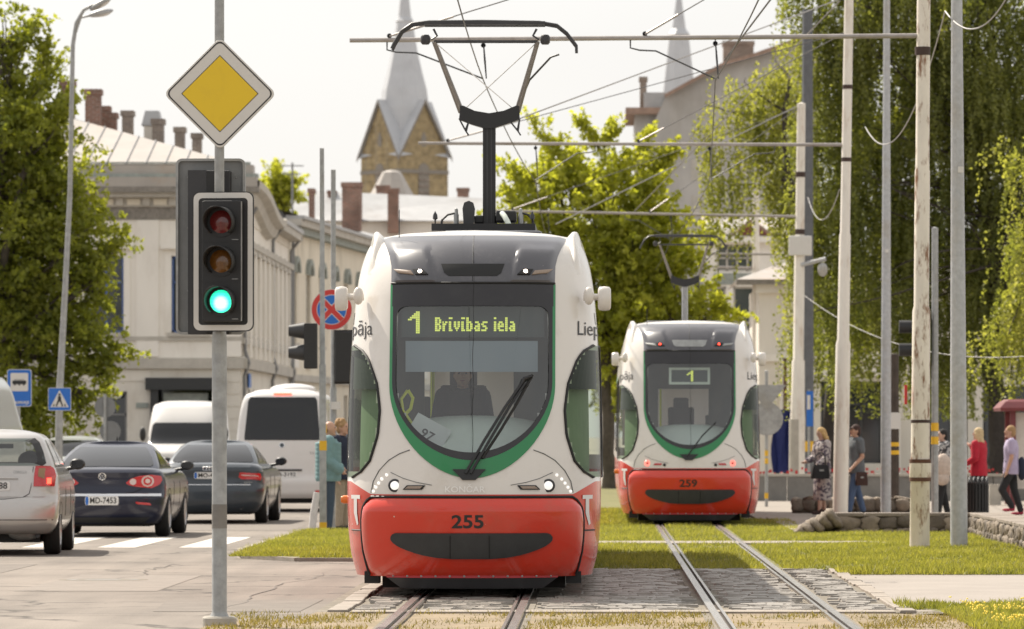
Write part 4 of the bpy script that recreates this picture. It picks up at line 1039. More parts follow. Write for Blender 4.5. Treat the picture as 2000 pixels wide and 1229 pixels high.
# pole C
pC = pole('catenary_mast', 'white tram mast standing behind the left end of the stone wall', XC, YC,
          [(-.1, .14), (3.2, .135), (3.28, .11), (5.2, .105), (5.25, .09), (12, .08)], 'pole_white', lean=.017, group='white tram masts')
for a in (452, 520): pass
for py_ in (170, 312): band(pC, Z_(py_+4, YC), Z_(py_-4, YC), .092, 'brown_band', dx=.017*Z_(py_, YC))
pD = pole('lamp_column', 'slim grey galvanised column between two white masts', L_(1730, 104), 104, [(-.1, .10), (3, .095), (9, .065), (13, .055)], 'galv_light', lean=.002)
MB().b2(-.02, .05, -.1, -.08, Z_(494, 104), Z_(487, 104)).build('tag', 'sign_white', pD)
pE = pole('catenary_mast', 'white tram mast with grey concrete foot, box and camera beside the dark pole', XE, YE,
          [(-.1, .19), (1.9, .18), (2.2, .165), (3.3, .155), (3.35, .13), (6.0, .125), (6.05, .11), (9.5, .10), (9.53, 0)], 'pole_white', lean=.012, group='white tram masts')
MB().lathe([(.192, -.1), (.183, 1.7), (.182, 1.9)], n=14).build('concrete_foot', 'concrete', pE, smooth=40)
MB().b2(-.20, .36, -.2, -.1, Z_(500, YE), Z_(461, YE)).build('junction_box', 'sign_white', pE, bevel=.03)
cm_ = MB(); cm_.tube([(.1, -.1, Z_(518, YE)), (.7, -.1, Z_(506, YE))], .05, 8); cmo = cm_.build('camera_arm', 'galv_light', pE)
MB().ell((.62, -.1, Z_(527, YE)), (.12, .12, .17), 14, 10).build('dome_camera', 'galv_light', cmo, smooth=180)
for py_ in (340, 452): band(pE, Z_(py_+6, YE), Z_(py_-4, YE), .118, 'brown_band', dx=.012*Z_(py_, YE))
pE2 = pole('tall_dark_pole', 'tall dark grey pole close behind the mast with the camera', L_(1577, 133), 133, [(-.1, .16), (4, .15), (12, .13)], 'pole_grey', 8)
band(pE2, Z_(882, 133), Z_(862, 133), .165, 'yellow_band', 'yellow_band')
pF = pole('signal_pole', 'thin grey pole with yellow bands and sideways signal behind the rusty mast', L_(1826, 96), 96, [(-.1, .062), (5.2, .058), (5.22, 0)], 'galv', 10)
for a, b in ((842, 826), (868, 853)): band(pF, Z_(a, 96), Z_(b, 96), .066, 'yellow_band', 'yellow_band')
sgF = thing('traffic_signal', 'dark signal with two visors pointing left behind the rusty white mast', 'traffic signal', (L_(1800, 96), 96, Z_(661, 96)), -PI/2)
MB().b2(-.16, .16, -.14, .10, -.48, .48).build('housing', 'signal_black', sgF)
for z in (.205, -.205): 
    v = MB().lathe([(.115, .0), (.115, -.26)], (0, -.14, z), 18, 'y').build('visor', 'signal_black', sgF, smooth=60)
    MB().lathe([(0, -.02), (.1, 0)], (0, -.142, z), 18, 'y').build('lens', 'lens_red_off', sgF)
pG = pole('sign_pole', 'thin pole with round sign backs and yellow marks beside the far tram', L_(1497, 116), 116, [(-.1, .035), (2.9, .035), (2.92, 0)], 'galv', 8)
for a in (885, 900, 968): band(pG, Z_(a+6, 116), Z_(a-5, 116), .04, 'yellow_band', 'yellow_band')
MB().lathe([(.36, 0), (.36, .015), (0, .015)], (0, -.04, Z_(818, 116)), 22, 'y').build('round_sign_back', 'galv', pG, smooth=40)
MB().prism([(-.42, Z_(752, 116)), (.42, Z_(752, 116)), (.0, Z_(802, 116))], -.055, -.045).build('triangle_sign_back', 'galv', pG)
sb = thing('stop_sign', 'narrow blue stop sign on the pole beside the shop window', 'road sign', (L_(1580, 129), 129, 0))
MB().b2(-.06, .10, -.02, 0, Z_(833, 129), Z_(764, 129)).build('panel', 'sign_blue', sb); MB().b2(-.045, .03, -.026, -.02, Z_(800, 129), Z_(772, 129)).build('white_field', 'sign_white', sb)
MB().cyl((.0, .03, 0), (.0, .03, Z_(760, 129)), .03).build('post', 'galv', sb)
wp_ = pole('concrete_post', 'dark post with yellow bands behind the slim grey column', L_(1747, 112), 112, [(-.1, .10), (3.2, .09), (3.22, 0)], 'rail_dark', 10)
for a in (868, 884): band(wp_, Z_(a+4, 112), Z_(a-4, 112), .102, 'yellow_band', 'yellow_band')
MB().prism(rrect(.26, .34, .05, 4, 0, Z_(822, 112)), -.13, -.12).build('small_sign', 'sign_white', wp_)

# ------------------------------------------------------------------ poles left of the near tram
pH = pole('square_pole', 'square grey pole with yellow bands at the end of the grass strip', L_(631, 83.4), 83.4, [(-.05, .075), (2.6, .07), (2.62, .055), (Z_(290, 83.4), .045), (Z_(289, 83.4), 0)], 'galv', 4, lean=-.004)
pH.rotation_euler = (0, 0, PI/4)
for a, b in ((846, 829), (880, 861), (1038, 1020)): 
    o = band(pH, Z_(a, 83.4), Z_(b, 83.4), .078, 'yellow_band', 'yellow_band')
    o.data.clear_geometry(); mbb = MB().lathe([(.078, Z_(a, 83.4)), (.078, Z_(b, 83.4))], n=4); o.data.from_pydata(mbb.v, [], mbb.f)
pI = pole('sign_pole', 'grey pole carrying the round no stopping sign beside the tram', L_(651, 88), 88, [(-.05, .055), (Z_(760, 88), .055), (Z_(755, 88), .042), (Z_(332, 88), .04), (Z_(331, 88), 0)], 'galv', 12)
MB().b2(-.03, .12, -.10, -.05, Z_(800, 88), Z_(785, 88)).build('small_plate', 'sign_white', pI)
ns = thing('no_stopping_sign', 'round blue and red no stopping sign behind the tram camera pod', 'road sign', (L_(648, 87.9), 87.88, Z_(605, 87.9)))
MB().prism(circ(.335, 36), 0, .012).build('panel', 'sign_white', ns)
MB().prism(circ(.325, 36), -.003, .0).build('red_disc', 'sign_red', ns)
MB().prism(circ(.245, 36), -.006, -.003).build('white_ring', 'sign_white', ns)
MB().prism(circ(.235, 36), -.009, -.006).build('blue_disc', 'sign_blue', ns)
for a in (PI/4, -PI/4):
    c_, s_ = math.cos(a), math.sin(a)
    for (hw, y0, y1, mm) in ((.052, -.0105 if a > 0 else -.011, -.009, 'sign_white'), (.040, -.013 if a > 0 else -.0135, -.0112, 'sign_red')):
        q = [(-.24, -hw), (.24, -hw), (.24, hw), (-.24, hw)]
        MB().prism([(x*c_ - z*s_, x*s_ + z*c_) for x, z in q], y0, y1).build('red_bar' if mm == 'sign_red' else 'white_edge', mm, ns)
sg1 = thing('traffic_signal', 'black signal with grey cone visors pointing left on the square pole', 'traffic signal', (L_(607, 83.3), 83.3, Z_(676, 83.3)), -PI/2)
MB().b2(-.14, .14, -.10, .10, -.35, .35).build('housing', 'signal_black', sg1, bevel=.015)
for z in (.235, -.10):
    MB().lathe([(.13, .0), (.085, -.24)], (0, -.10, z), 18, 'y').build('visor', 'dark_metal', sg1, smooth=60)
    MB().lathe([(0, -.02), (.1, 0)], (0, -.101, z), 18, 'y').build('lens', 'lens_red_off', sg1)
sg2 = thing('traffic_signal', 'dark back of a signal box between the sign pole and the tram', 'traffic signal', (L_(667, 87.6), 87.8, Z_(696, 87.8)))
MB().b2(-.11, .17, -.08, .10, -.42, .40).build('housing', 'signal_black', sg2, bevel=.015); MB().b2(-.13, .19, .10, .11, -.45, .43).build('backboard', 'sign_black', sg2)

# street lamp, crossing sign, tram stop sign at the left kerb
YL = 112.0
sl_ = thing('street_lamp', 'tall grey double headed street lamp in front of the leafy tree', 'street lamp', (L_(114, YL), YL, 0))
zt_ = Z_(60, YL)
MB().tube([(0, 0, 0), (.02, 0, 2.3), (.14, 0, 4.5), (.24, 0, 6.5), (.30, 0, zt_-.3), (.37, 0, zt_+.15), (.52, 0, Z_(20, YL)), (.72, 0, Z_(10, YL))], [.085, .075, .06, .052, .045, .042, .038, .034], 12).build('shaft', 'galv', sl_, smooth=60)
MB().tube([(.32, 0, zt_-.15), (.45, .1, Z_(34, YL)), (.68, .2, Z_(28, YL))], .03, 8).build('side_arm', 'galv_light', sl_, smooth=60)
for (x, z, yy, t) in ((.88, Z_(7, YL), 0, .55), (.86, Z_(24, YL), .2, .22)):
    h = MB(); h.ell((0, 0, 0), (.27, .13, .075), 14, 8); ho = h.build('lamp_head', 'galv' if t > .3 else 'galv_light', sl_, (x, yy, z), smooth=180); ho.rotation_euler = (0, -t, 0)
    lens_ = MB().ell((.04, 0, -.035), (.17, .10, .05), 12, 6).build('lamp_glass', 'sign_white', ho, smooth=180)
cs = thing('crossing_sign', 'square blue pedestrian crossing sign on the street lamp', 'road sign', (L_(115, YL-.3), YL-.16, Z_(780, YL)))
MB().prism(rrect(.475, .475, .03), 0, .012).build('panel', 'sign_white', cs); MB().prism(rrect(.455, .455, .03), -.003, 0).build('blue_field', 'sign_blue', cs)
MB().prism([(-.19, -.165), (.19, -.165), (0, .19)], -.006, -.003).build('white_triangle', 'sign_white', cs)
fg = MB(); fg.prism(circ(.025, 12, 0, .095), -.009, -.006); fg.prism([(-.03, .065), (.03, .065), (.035, -.02), (.07, -.12), (.045, -.125), (0, -.04), (-.045, -.125), (-.07, -.12), (-.035, -.02)], -.009, -.006); fg.build('walking_figure', 'sign_black', cs)
for k, x in enumerate((-.12, -.06, .06, .12)): MB().prism([(x-.018, -.15), (x+.012, -.15), (x*.92+.01, -.10), (x*.92-.012, -.10)], -.0095, -.0062).build('stripe', 'sign_black', cs)
ts = thing('tram_stop_sign', 'blue tram stop sign with white picture on a thin post', 'road sign', (L_(36, 110), 110, 0))
MB().cyl((0, .03, 0), (0, .03, Z_(735, 110)), .035).build('post', 'galv', ts)
zc = Z_(758, 110)
MB().prism(rrect(.50, .76, .05, 4, .02, zc), -.012, 0).build('panel', 'sign_white', ts); MB().prism(rrect(.475, .735, .045, 4, .02, zc), -.016, -.012).build('blue_field', 'sign_blue', ts)
MB().prism(rrect(.36, .37, .02, 3, .02, zc+.12), -.020, -.016).build('white_field', 'sign_white', ts)
tp = MB(); tp.prism(rrect(.28, .075, .02, 3, .02, zc+.115), -.024, -.020); tp.b2(-.08, .12, -.024, -.020, zc+.165, zc+.172)
for x in (-.07, .02, .11): tp.b2(x-.02, x+.02, -.024, -.02, zc+.055, zc+.076)
tp.build('tram_picture', 'sign_black', ts)
text_obj('lettering', 'TRAMVAJS', .085, 'sign_white', ts, (.02, -.0175, zc-.30), width=.40, bold=.002)
rb = thing('sign_post', 'two grey round sign backs on one post before the tree', 'road sign', (L_(205, 128), 128, 0))
MB().cyl((0, 0, 0), (0, 0, Z_(770, 128)), .035).build('post', 'galv', rb)
for py_, dx in ((795, 0), (843, .12)): MB().prism(circ(.25, 24, dx, Z_(py_, 128)), .04, .055).build('sign_back', 'signal_back', rb)

# ------------------------------------------------------------------ overhead line: arms, stays, hangers, wires
Wpts = {'l': [], 'r': []}
def arm(mast, Y, pxl, pxr, yl, yr, xpole, ztop, hang):
    x0, x1, z0, z1 = L_(pxl, Y), xpole - .08, Z_(yl, Y), Z_(yr, Y)
    t = MB().cyl((x0, 0, z0), (x1, 0, z1), .030, .032, 10).build('cross_arm', 'arm_steel', mast, (-mast.location.x, 0, 0), smooth=40)
    MB().cyl((x1, 0, z1), (xpole, 0, z1), .02, None, 8).build('hinge', 'rust', t)
    for f in (.07, .52):
        xs = x0 + (x1-x0)*f; zz = z0 + (z1-z0)*f
        a, b = Vector((xs, 0, zz+.05)), Vector((xpole, 0, ztop)); d = b-a
        MB().tube([a, a + d*.12], .016, 6).build('stay_insulator', 'arm_steel', t); MB().tube([a + d*.12, b], .008, 4).build('stay_wire', 'dark_wire', t)
        MB().lathe([(.022, -.008), (.034, 0), (.022, .008), (.022, -.008)], (xs, 0, zz+.055), 10, 'y').build('stay_ring', 'dark_metal', t)
    for (xw, reg, key) in hang:
        zz = z0 + (z1-z0)*(xw-x0)/(x1-x0)
        MB().tube([(xw, 0, zz-.02), (xw+.02, 0, zz-.28), (xw+.04, 0, 6.22)], [.008, .014, .008], 6).build('hanger', 'dark_metal', t)
        MB().lathe([(.022, -.008), (.034, 0), (.022, .008), (.022, -.008)], (xw, 0, zz-.08), 10, 'y').build('hanger_ring', 'dark_metal', t)
        xr = xw + reg; zr = z0 + (z1-z0)*(xr-x0)/(x1-x0)
        MB().tube([(xr, 0, zr-.03), (xr, 0, zr-.13), (xr + (.12 if reg < 0 else -.12), 0, zr-.16), (xr - reg*.3, 0, zr-.17), (xw, 0, 6.22)], .011, 6).build('steady_arm', 'dark_metal', t, smooth=60)
        Wpts[key].append((xw, Y))
    return t
arm(pA, YA, 683, 1785, 79, 70, XA+.05, 8.95, [(L_(944, YA), -1.27, 'l'), (L_(1397, YA), -1.12, 'r')])
arm(pC, YC, 817, 1640, 280, 283, XC+.12, 8.95, [(L_(1046, YC), 1.1, 'l'), (L_(1386, YC), 1.2, 'r')])
arm(pE, YE, 960, 1550, 412, 423, XE+.07, 9.4, [(L_(1070, YE), -1.0, 'l'), (L_(1310, YE), -1.1, 'r')])
for k, (Y, a, b, ya, yb) in enumerate(((157, 1070, 1540, 494, 497), (169, 1085, 1470, 516, 523))):
    Xp = L_(b, Y)
    pk = pole('catenary_mast', ('far tram mast hidden behind the mast with the camera', 'farthest tram mast between the far tram and the mast with the camera')[k], Xp + .1, Y, [(-.1, .14), (4, .12), (9.3, .1), (9.32, 0)], 'pole_white', group='white tram masts')
    arm(pk, Y, a, b, ya, yb, Xp+.05, 9.0, [(L_(1090+8*k, Y), .9, 'l'), (L_(1272+6*k, Y), -.9, 'r')])
for key, lb in (('l', 'thin contact wire above the left track'), ('r', 'thin contact wire above the right track')):
    pts = [(Wpts[key][0][0]+.25, 25.0)] + Wpts[key]; P = []
    for a, b in zip(pts[:-1], pts[1:]):
        for i in range(10):
            t = i/10; P.append((a[0]+(b[0]-a[0])*t, a[1]+(b[1]-a[1])*t, 6.20 - .12*4*t*(1-t)*((b[1]-a[1])/30)**2))
    P.append((pts[-1][0], pts[-1][1], 6.2)); P.append((pts[-1][0], 230, 6.2))
    tag(MB().tube(P, .0085, 5).build('contact_wire', 'dark_wire'), lb, 'wire', 'tram contact wires')
def wire(label, a, b, sag, m='grey_wire', r=.010, n=24):
    a, b = Vector(a), Vector(b)
    P = [a.lerp(b, i/n) - Vector((0, 0, sag*4*(i/n)*(1-i/n))) for i in range(n+1)]
    return tag(MB().tube(P, r, 5).build('overhead_wire', m), label, 'wire', 'loose overhead wires')
def at(px, py_, Y): return (L_(px, Y), Y, Z_(py_, Y))
wire('straight stay wire from pantograph height up to the second white mast', at(985, 243, 80), at(1652, -6, YC), 0.0, r=.011)
wire('pale stay wire rising from the tree to the mast with the camera', at(1085, 438, 118), at(1556, 208, YE), 0, r=.013)
wire('pale stay wire from the middle tree up to the second white mast', at(1240, 412, 125), at(1640, 2, 101), 0, r=.012)
wire('dark wire crossing the upper arm beside the distant spire', at(1415, 118, 72), at(1512, -10, 62), 0, 'dark_wire', .011)
wire('grey cable looping from the rusty mast to the second mast', at(1846, 22, YA+.3), at(1690, 248, YC-1), .9, r=.010)
wire('grey cable looping from the second mast to the mast with the camera', at(1640, 370, 100), at(1578, 386, YE-.4), .55, r=.010)
wire('white conduit curving off the top of the rusty mast', at(1846, 22, YA+.2), at(1975, -20, 66), .35, 'grey_wire', .010)
wire('thin slack wire from the camera mast across the birch', at(1572, 578, YE-.5), at(2060, 690, 88), .55, r=.008)
# ------------------------------------------------------------------ low stone walls, parapet, bin, kiosk
mat('field_stone', (0.23, 0.185, 0.14), 0.85, var=0.35, vscale=3.5, bump=0.8, bscale=18)
mat('field_stone_dark', (0.13, 0.105, 0.082), 0.85, var=0.3, vscale=4, bump=0.8, bscale=18)
mat('mortar', (0.09, 0.072, 0.056), 0.95, var=0.3, vscale=6, bump=0.8, bscale=30)
mat('cap_stone', (0.24, 0.20, 0.165), 0.85, var=0.2, vscale=3, bump=0.6, bscale=25)
def stone_mesh(seed):
    r = random.Random(seed); bm = bmesh.new(); bmesh.ops.create_icosphere(bm, subdivisions=2, radius=1)
    ph = [r.uniform(0, 6) for _ in range(6)]
    for v in bm.verts:
        c = v.co; k = max(abs(c.x), abs(c.y), abs(c.z)); q = c/k; c2 = c.lerp(q, .72)
        f = 1 + .14*math.sin(3*c.x+ph[0]) + .12*math.sin(4*c.z+ph[1]) + .08*math.sin(5*c.y+ph[2]) + r.uniform(-.03, .03)
        v.co = c2*f*.5
    me = bpy.data.meshes.new('stone'); bm.to_mesh(me); bm.free()
    me.polygons.foreach_set('use_smooth', [True]*len(me.polygons)); return me
SMESH = [stone_mesh(i) for i in range(7)]
SM2 = []
for i, m in enumerate(SMESH): m.materials.append(MATS['field_stone'])
for i in range(7):
    m = SMESH[i].copy(); m.materials.clear(); m.materials.append(MATS['field_stone_dark']); SM2.append(m)
def put_stone(par, loc, size, rot=None, dark=False):
    o = bpy.data.objects.new('stone', R.choice(SM2 if dark else SMESH)); COL.objects.link(o); o.parent = par
    o.location = loc; o.scale = size; o.rotation_euler = rot or (R.uniform(-.2, .2), R.uniform(-.25, .25), R.uniform(-.2, .2)); return o
YW = 82.0
w1 = thing('stone_wall', 'low field stone wall with a sloping rubble end behind the rusty mast', 'stone wall', (0, YW, 0))
x0, x1 = L_(1632, YW), L_(1893, YW); zt1 = .33
MB().b2(x0, x1, .06, .45, -.05, zt1-.045).build('mortar_core', 'mortar', w1)
x = x0
while x < x1 - .1:
    w = R.uniform(.24, .42); h = R.uniform(.17, .21); put_stone(w1, (x+w/2, .07, .185+R.uniform(-.01, .02)), (w*1.05, .16, h*1.12), dark=R.random() < .45)
    x += w
x = x0
while x < x1 - .1:
    w = R.uniform(.14, .26); put_stone(w1, (x+w/2, .06, .045), (w*1.05, .15, .12), dark=R.random() < .6); x += w
x = x0 - .1
while x < x1:
    w = R.uniform(.5, .9); w = min(w, x1+.02-x); MB().box((x+w/2, .24, zt1-.018+R.uniform(-.006, .006)), (w-.015, .46, .055), R.uniform(-.01, .01)).build('cap_slab', 'cap_stone', w1, bevel=.012); x += w
for k in range(9):     # rubble end sloping into the grass
    t = k/8; put_stone(w1, (x0-.03-.50*t, .02+.25*(k % 2), .25-.22*t), (.17, .42, .30-.12*t), (R.uniform(-.1, .1), -.75, R.uniform(-.15, .15)))
MB().prism([(x0+.05, -.05), (x0+.05, .27), (x0-.55, -.05)], .06, .40).build('rubble_core', 'mortar', w1)
# return wall towards the camera
xw = L_(1893, YW)
w2 = thing('stone_wall', 'long low stone wall running along the right edge of the lawn', 'stone wall', (xw, 0, 0))
MB().b2(.06, .45, 58, YW+.05, -.05, .29).build('mortar_core', 'mortar', w2)
y = 60.0
while y < YW:
    w = R.uniform(.12, .3); put_stone(w2, (.06, y+w/2, .19), (.14, w*1.05, .20), dark=R.random() < .35)
    put_stone(w2, (.05, y+w/2+.05, .055), (.14, w*1.0, .15), dark=R.random() < .5); y += w
y = 58
while y < YW + .3:
    w = R.uniform(.5, .9); MB().box((.27, y+w/2, .315+R.uniform(-.006, .006)), (.52, w-.015, .055), R.uniform(-.01, .01)).build('cap_slab', 'cap_stone', w2, bevel=.012); y += w
# farther low wall
w3 = thing('stone_wall', 'dark low stone wall farther back behind the white mast', 'stone wall', (0, 106, 0))
MB().b2(L_(1548, 106), L_(1790, 106), .05, .45, -.05, .25).build('mortar_core', 'mortar', w3)
x = L_(1546, 106)
while x < L_(1790, 106):
    w = R.uniform(.18, .34); put_stone(w3, (x+w/2, .06, .15), (w*1.05, .16, .24), dark=R.random() < .8); put_stone(w3, (x+w/2, .22, .25), (w, .4, .09)); x += w
# concrete parapet with red flowers
mat('petal_red', (0.42, 0.03, 0.03), 0.7)
w4 = thing('parapet', 'grey concrete parapet of separate panels below the shop windows', 'low wall', (0, 126, 0))
x = 3.2
while x < 9.4:
    MB().b2(x, x+1.18, 0, .3, -.05, .56).build('panel', 'concrete_grey', w4); MB().b2(x-.01, x+1.19, -.03, .33, .56, .62).build('coping', 'concrete', w4); x += 1.2
mb = MB()
for k in range(130):
    xx = R.uniform(3.3, 9.3); zz = .62 + R.uniform(0, .13); r_ = R.uniform(.015, .035)
    mb.add([(xx-r_, 126.1, zz-r_), (xx+r_, 126.1+R.uniform(-.05, .05), zz-r_), (xx+r_, 126.15, zz+r_), (xx-r_, 126.12, zz+r_)], [(0,1,2,3)])
o = mb.build('flowers', 'petal_red', fix=False); o['kind'] = 'stuff'; tag(o, 'red flowers planted along the top of the concrete parapet', 'flowers')
# slatted bin
YB = 100.0
bn = thing('litter_bin', 'black steel slatted litter bin with curved hood behind the stone wall', 'litter bin', (L_(1909, YB), YB, 0))
MB().lathe([(.17, .06), (.17, .52)], n=16).build('liner', 'seam_black', bn, smooth=40)
for k in range(22):
    a = 2*PI*k/22; MB().box((.205*math.cos(a), .205*math.sin(a), .34), (.016, .034, .6), a).build('slat', 'black_metal', bn)
for z in (.05, .62): MB().lathe([(.20, z), (.215, z), (.215, z+.03), (.2, z+.03)], n=22).build('hoop', 'black_metal', bn)
for k in range(5):
    xx = -.16+.08*k; MB().tube([(xx, -.19, .64), (xx, -.17, .70), (xx+.02, -.05, .74), (xx+.03, .12, .73)], .02, 6).build('hood_slat', 'dark_metal', bn, smooth=60)
# kiosk at the right edge
mat('maroon', (0.16, 0.03, 0.035), 0.5, var=.1); mat('poster', (0.55, 0.5, 0.45), .6, var=.2, vscale=2)
kx = L_(1980, 118)
kk = thing('advert_kiosk', 'maroon roofed poster kiosk at the right edge behind the boy', 'kiosk', (kx, 118, 0))
for sx in (-.02, 1.5):
    for sy in (0, 1.5): MB().b2(sx-.06, sx+.06, sy-.06, sy+.06, 0, Z_(800, 118)).build('post', 'maroon', kk)
MB().b2(.04, 1.44, .02, 1.48, .35, Z_(806, 118)).build('poster_board', 'poster', kk)
rows = []
for (g, z) in ((.30, Z_(803, 118)), (.32, Z_(797, 118)), (.2, Z_(785, 118)), (.10, Z_(780, 118))): rows.append([(-g, -g, z), (1.5+g, -g, z), (1.5+g, 1.5+g, z), (-g, 1.5+g, z)])
rf = MB().grid(rows, closed=True); rf.f.append((0,1,2,3)); rf.f.append((15,14,13,12)); rf.build('roof', 'maroon', kk)
MB().b2(-.55, -.30, -.3, .1, 0, .45).build('planter', 'concrete', kk)
# ------------------------------------------------------------------ buildings
def brickmat(name, c1, c2, mortar, scale=1.0):
    m = bpy.data.materials.new(name); m.use_nodes = True; n = m.node_tree.nodes; l = m.node_tree.links; b = n['Principled BSDF']; b.inputs['Roughness'].default_value = .9
    g = n.new('ShaderNodeNewGeometry'); sx = n.new('ShaderNodeSeparateXYZ'); ad = n.new('ShaderNodeMath'); ad.operation = 'ADD'; cx = n.new('ShaderNodeCombineXYZ')
    l.new(g.outputs['Position'], sx.inputs[0]); l.new(sx.outputs[0], ad.inputs[0]); l.new(sx.outputs[1], ad.inputs[1]); l.new(ad.outputs[0], cx.inputs[0]); l.new(sx.outputs[2], cx.inputs[1])
    t = n.new('ShaderNodeTexBrick'); t.inputs['Color1'].default_value = (*c1, 1); t.inputs['Color2'].default_value = (*c2, 1); t.inputs['Mortar'].default_value = (*mortar, 1)
    t.inputs['Scale'].default_value = scale; t.inputs['Brick Width'].default_value = .26; t.inputs['Row Height'].default_value = .085; t.inputs['Mortar Size'].default_value = .010
    l.new(cx.outputs[0], t.inputs['Vector'])
    ns_ = n.new('ShaderNodeTexNoise'); ns_.inputs['Scale'].default_value = 1.3; ns_.inputs['Detail'].default_value = 6; l.new(g.outputs['Position'], ns_.inputs['Vector'])
    r_ = n.new('ShaderNodeMapRange'); r_.inputs[1].default_value = .3; r_.inputs[2].default_value = .7; r_.inputs[3].default_value = .7; r_.inputs[4].default_value = 1.25; l.new(ns_.outputs[0], r_.inputs[0])
    v = n.new('ShaderNodeVectorMath'); v.operation = 'SCALE'; l.new(t.outputs[0], v.inputs[0]); l.new(r_.outputs[0], v.inputs['Scale']); l.new(v.outputs[0], b.inputs['Base Color'])
    MATS[name] = m
brickmat('brick_red', (.25, .12, .085), (.18, .095, .07), (.30, .26, .22))
brickmat('brick_grey', (.25, .20, .16), (.19, .15, .125), (.30, .27, .24))
brickmat('brick_yellow', (.36, .28, .145), (.28, .21, .11), (.30, .26, .19), .55)
mat('plaster_cream', (.74, .695, .62), .9, var=.07, vscale=.7, dirt=(.40, .33, .25), dscale=.8, damt=.4, stretch=(1, 1, .35))
mat('plaster_yellow', (.73, .665, .55), .9, var=.08, vscale=.8, dirt=(.36, .31, .22), dscale=.9, damt=.5, stretch=(1, 1, .35))
mat('plaster_light', (.83, .79, .725), .9, var=.05, vscale=.8, dirt=(.5, .44, .35), dscale=.9, damt=.35, stretch=(1, 1, .35))
mat('plaster_grey', (.46, .44, .415), .9, var=.18, vscale=.5, dirt=(.30, .265, .225), dscale=.3, damt=.8, stretch=(1, 1, .45))
mat('stone_band', (.48, .45, .40), .9, var=.15, vscale=2)
mat('stone_dark', (.24, .22, .195), .9, var=.3, vscale=9)
mat('teal_trim', (.30, .325, .30), .8, var=.2, vscale=4)
mat('roof_metal', (.40, .365, .33), .42, .15, var=.1, vscale=.8, dirt=(.42, .22, .08), dscale=.35, damt=.55)
mat('roof_metal_grey', (.40, .40, .40), .42, .3, var=.12, vscale=.8, dirt=(.25, .2, .17), dscale=.6, damt=.4)
mat('roof_tile', (.32, .22, .17), .9, var=.25, vscale=3)
mat('spire_metal', (.50, .51, .53), .45, .2, var=.08, vscale=.3, dirt=(.38, .38, .40), dscale=.25, damt=.5)
mat('frame_blue', (.07, .13, .33), .5)
mat('frame_pale', (.50, .47, .42), .6)
mat('frame_dark', (.04, .042, .045), .5)
mat('pane_dark', (.025, .028, .032), .06, spec=.8)
mat('pane_mid', (.07, .085, .085), .08, spec=.8)
mat('downpipe', (.22, .22, .22), .5, .3)
mat('shop_dark', (.03, .032, .034), .5)
mat('flag_blue', (.02, .03, .15), .7)

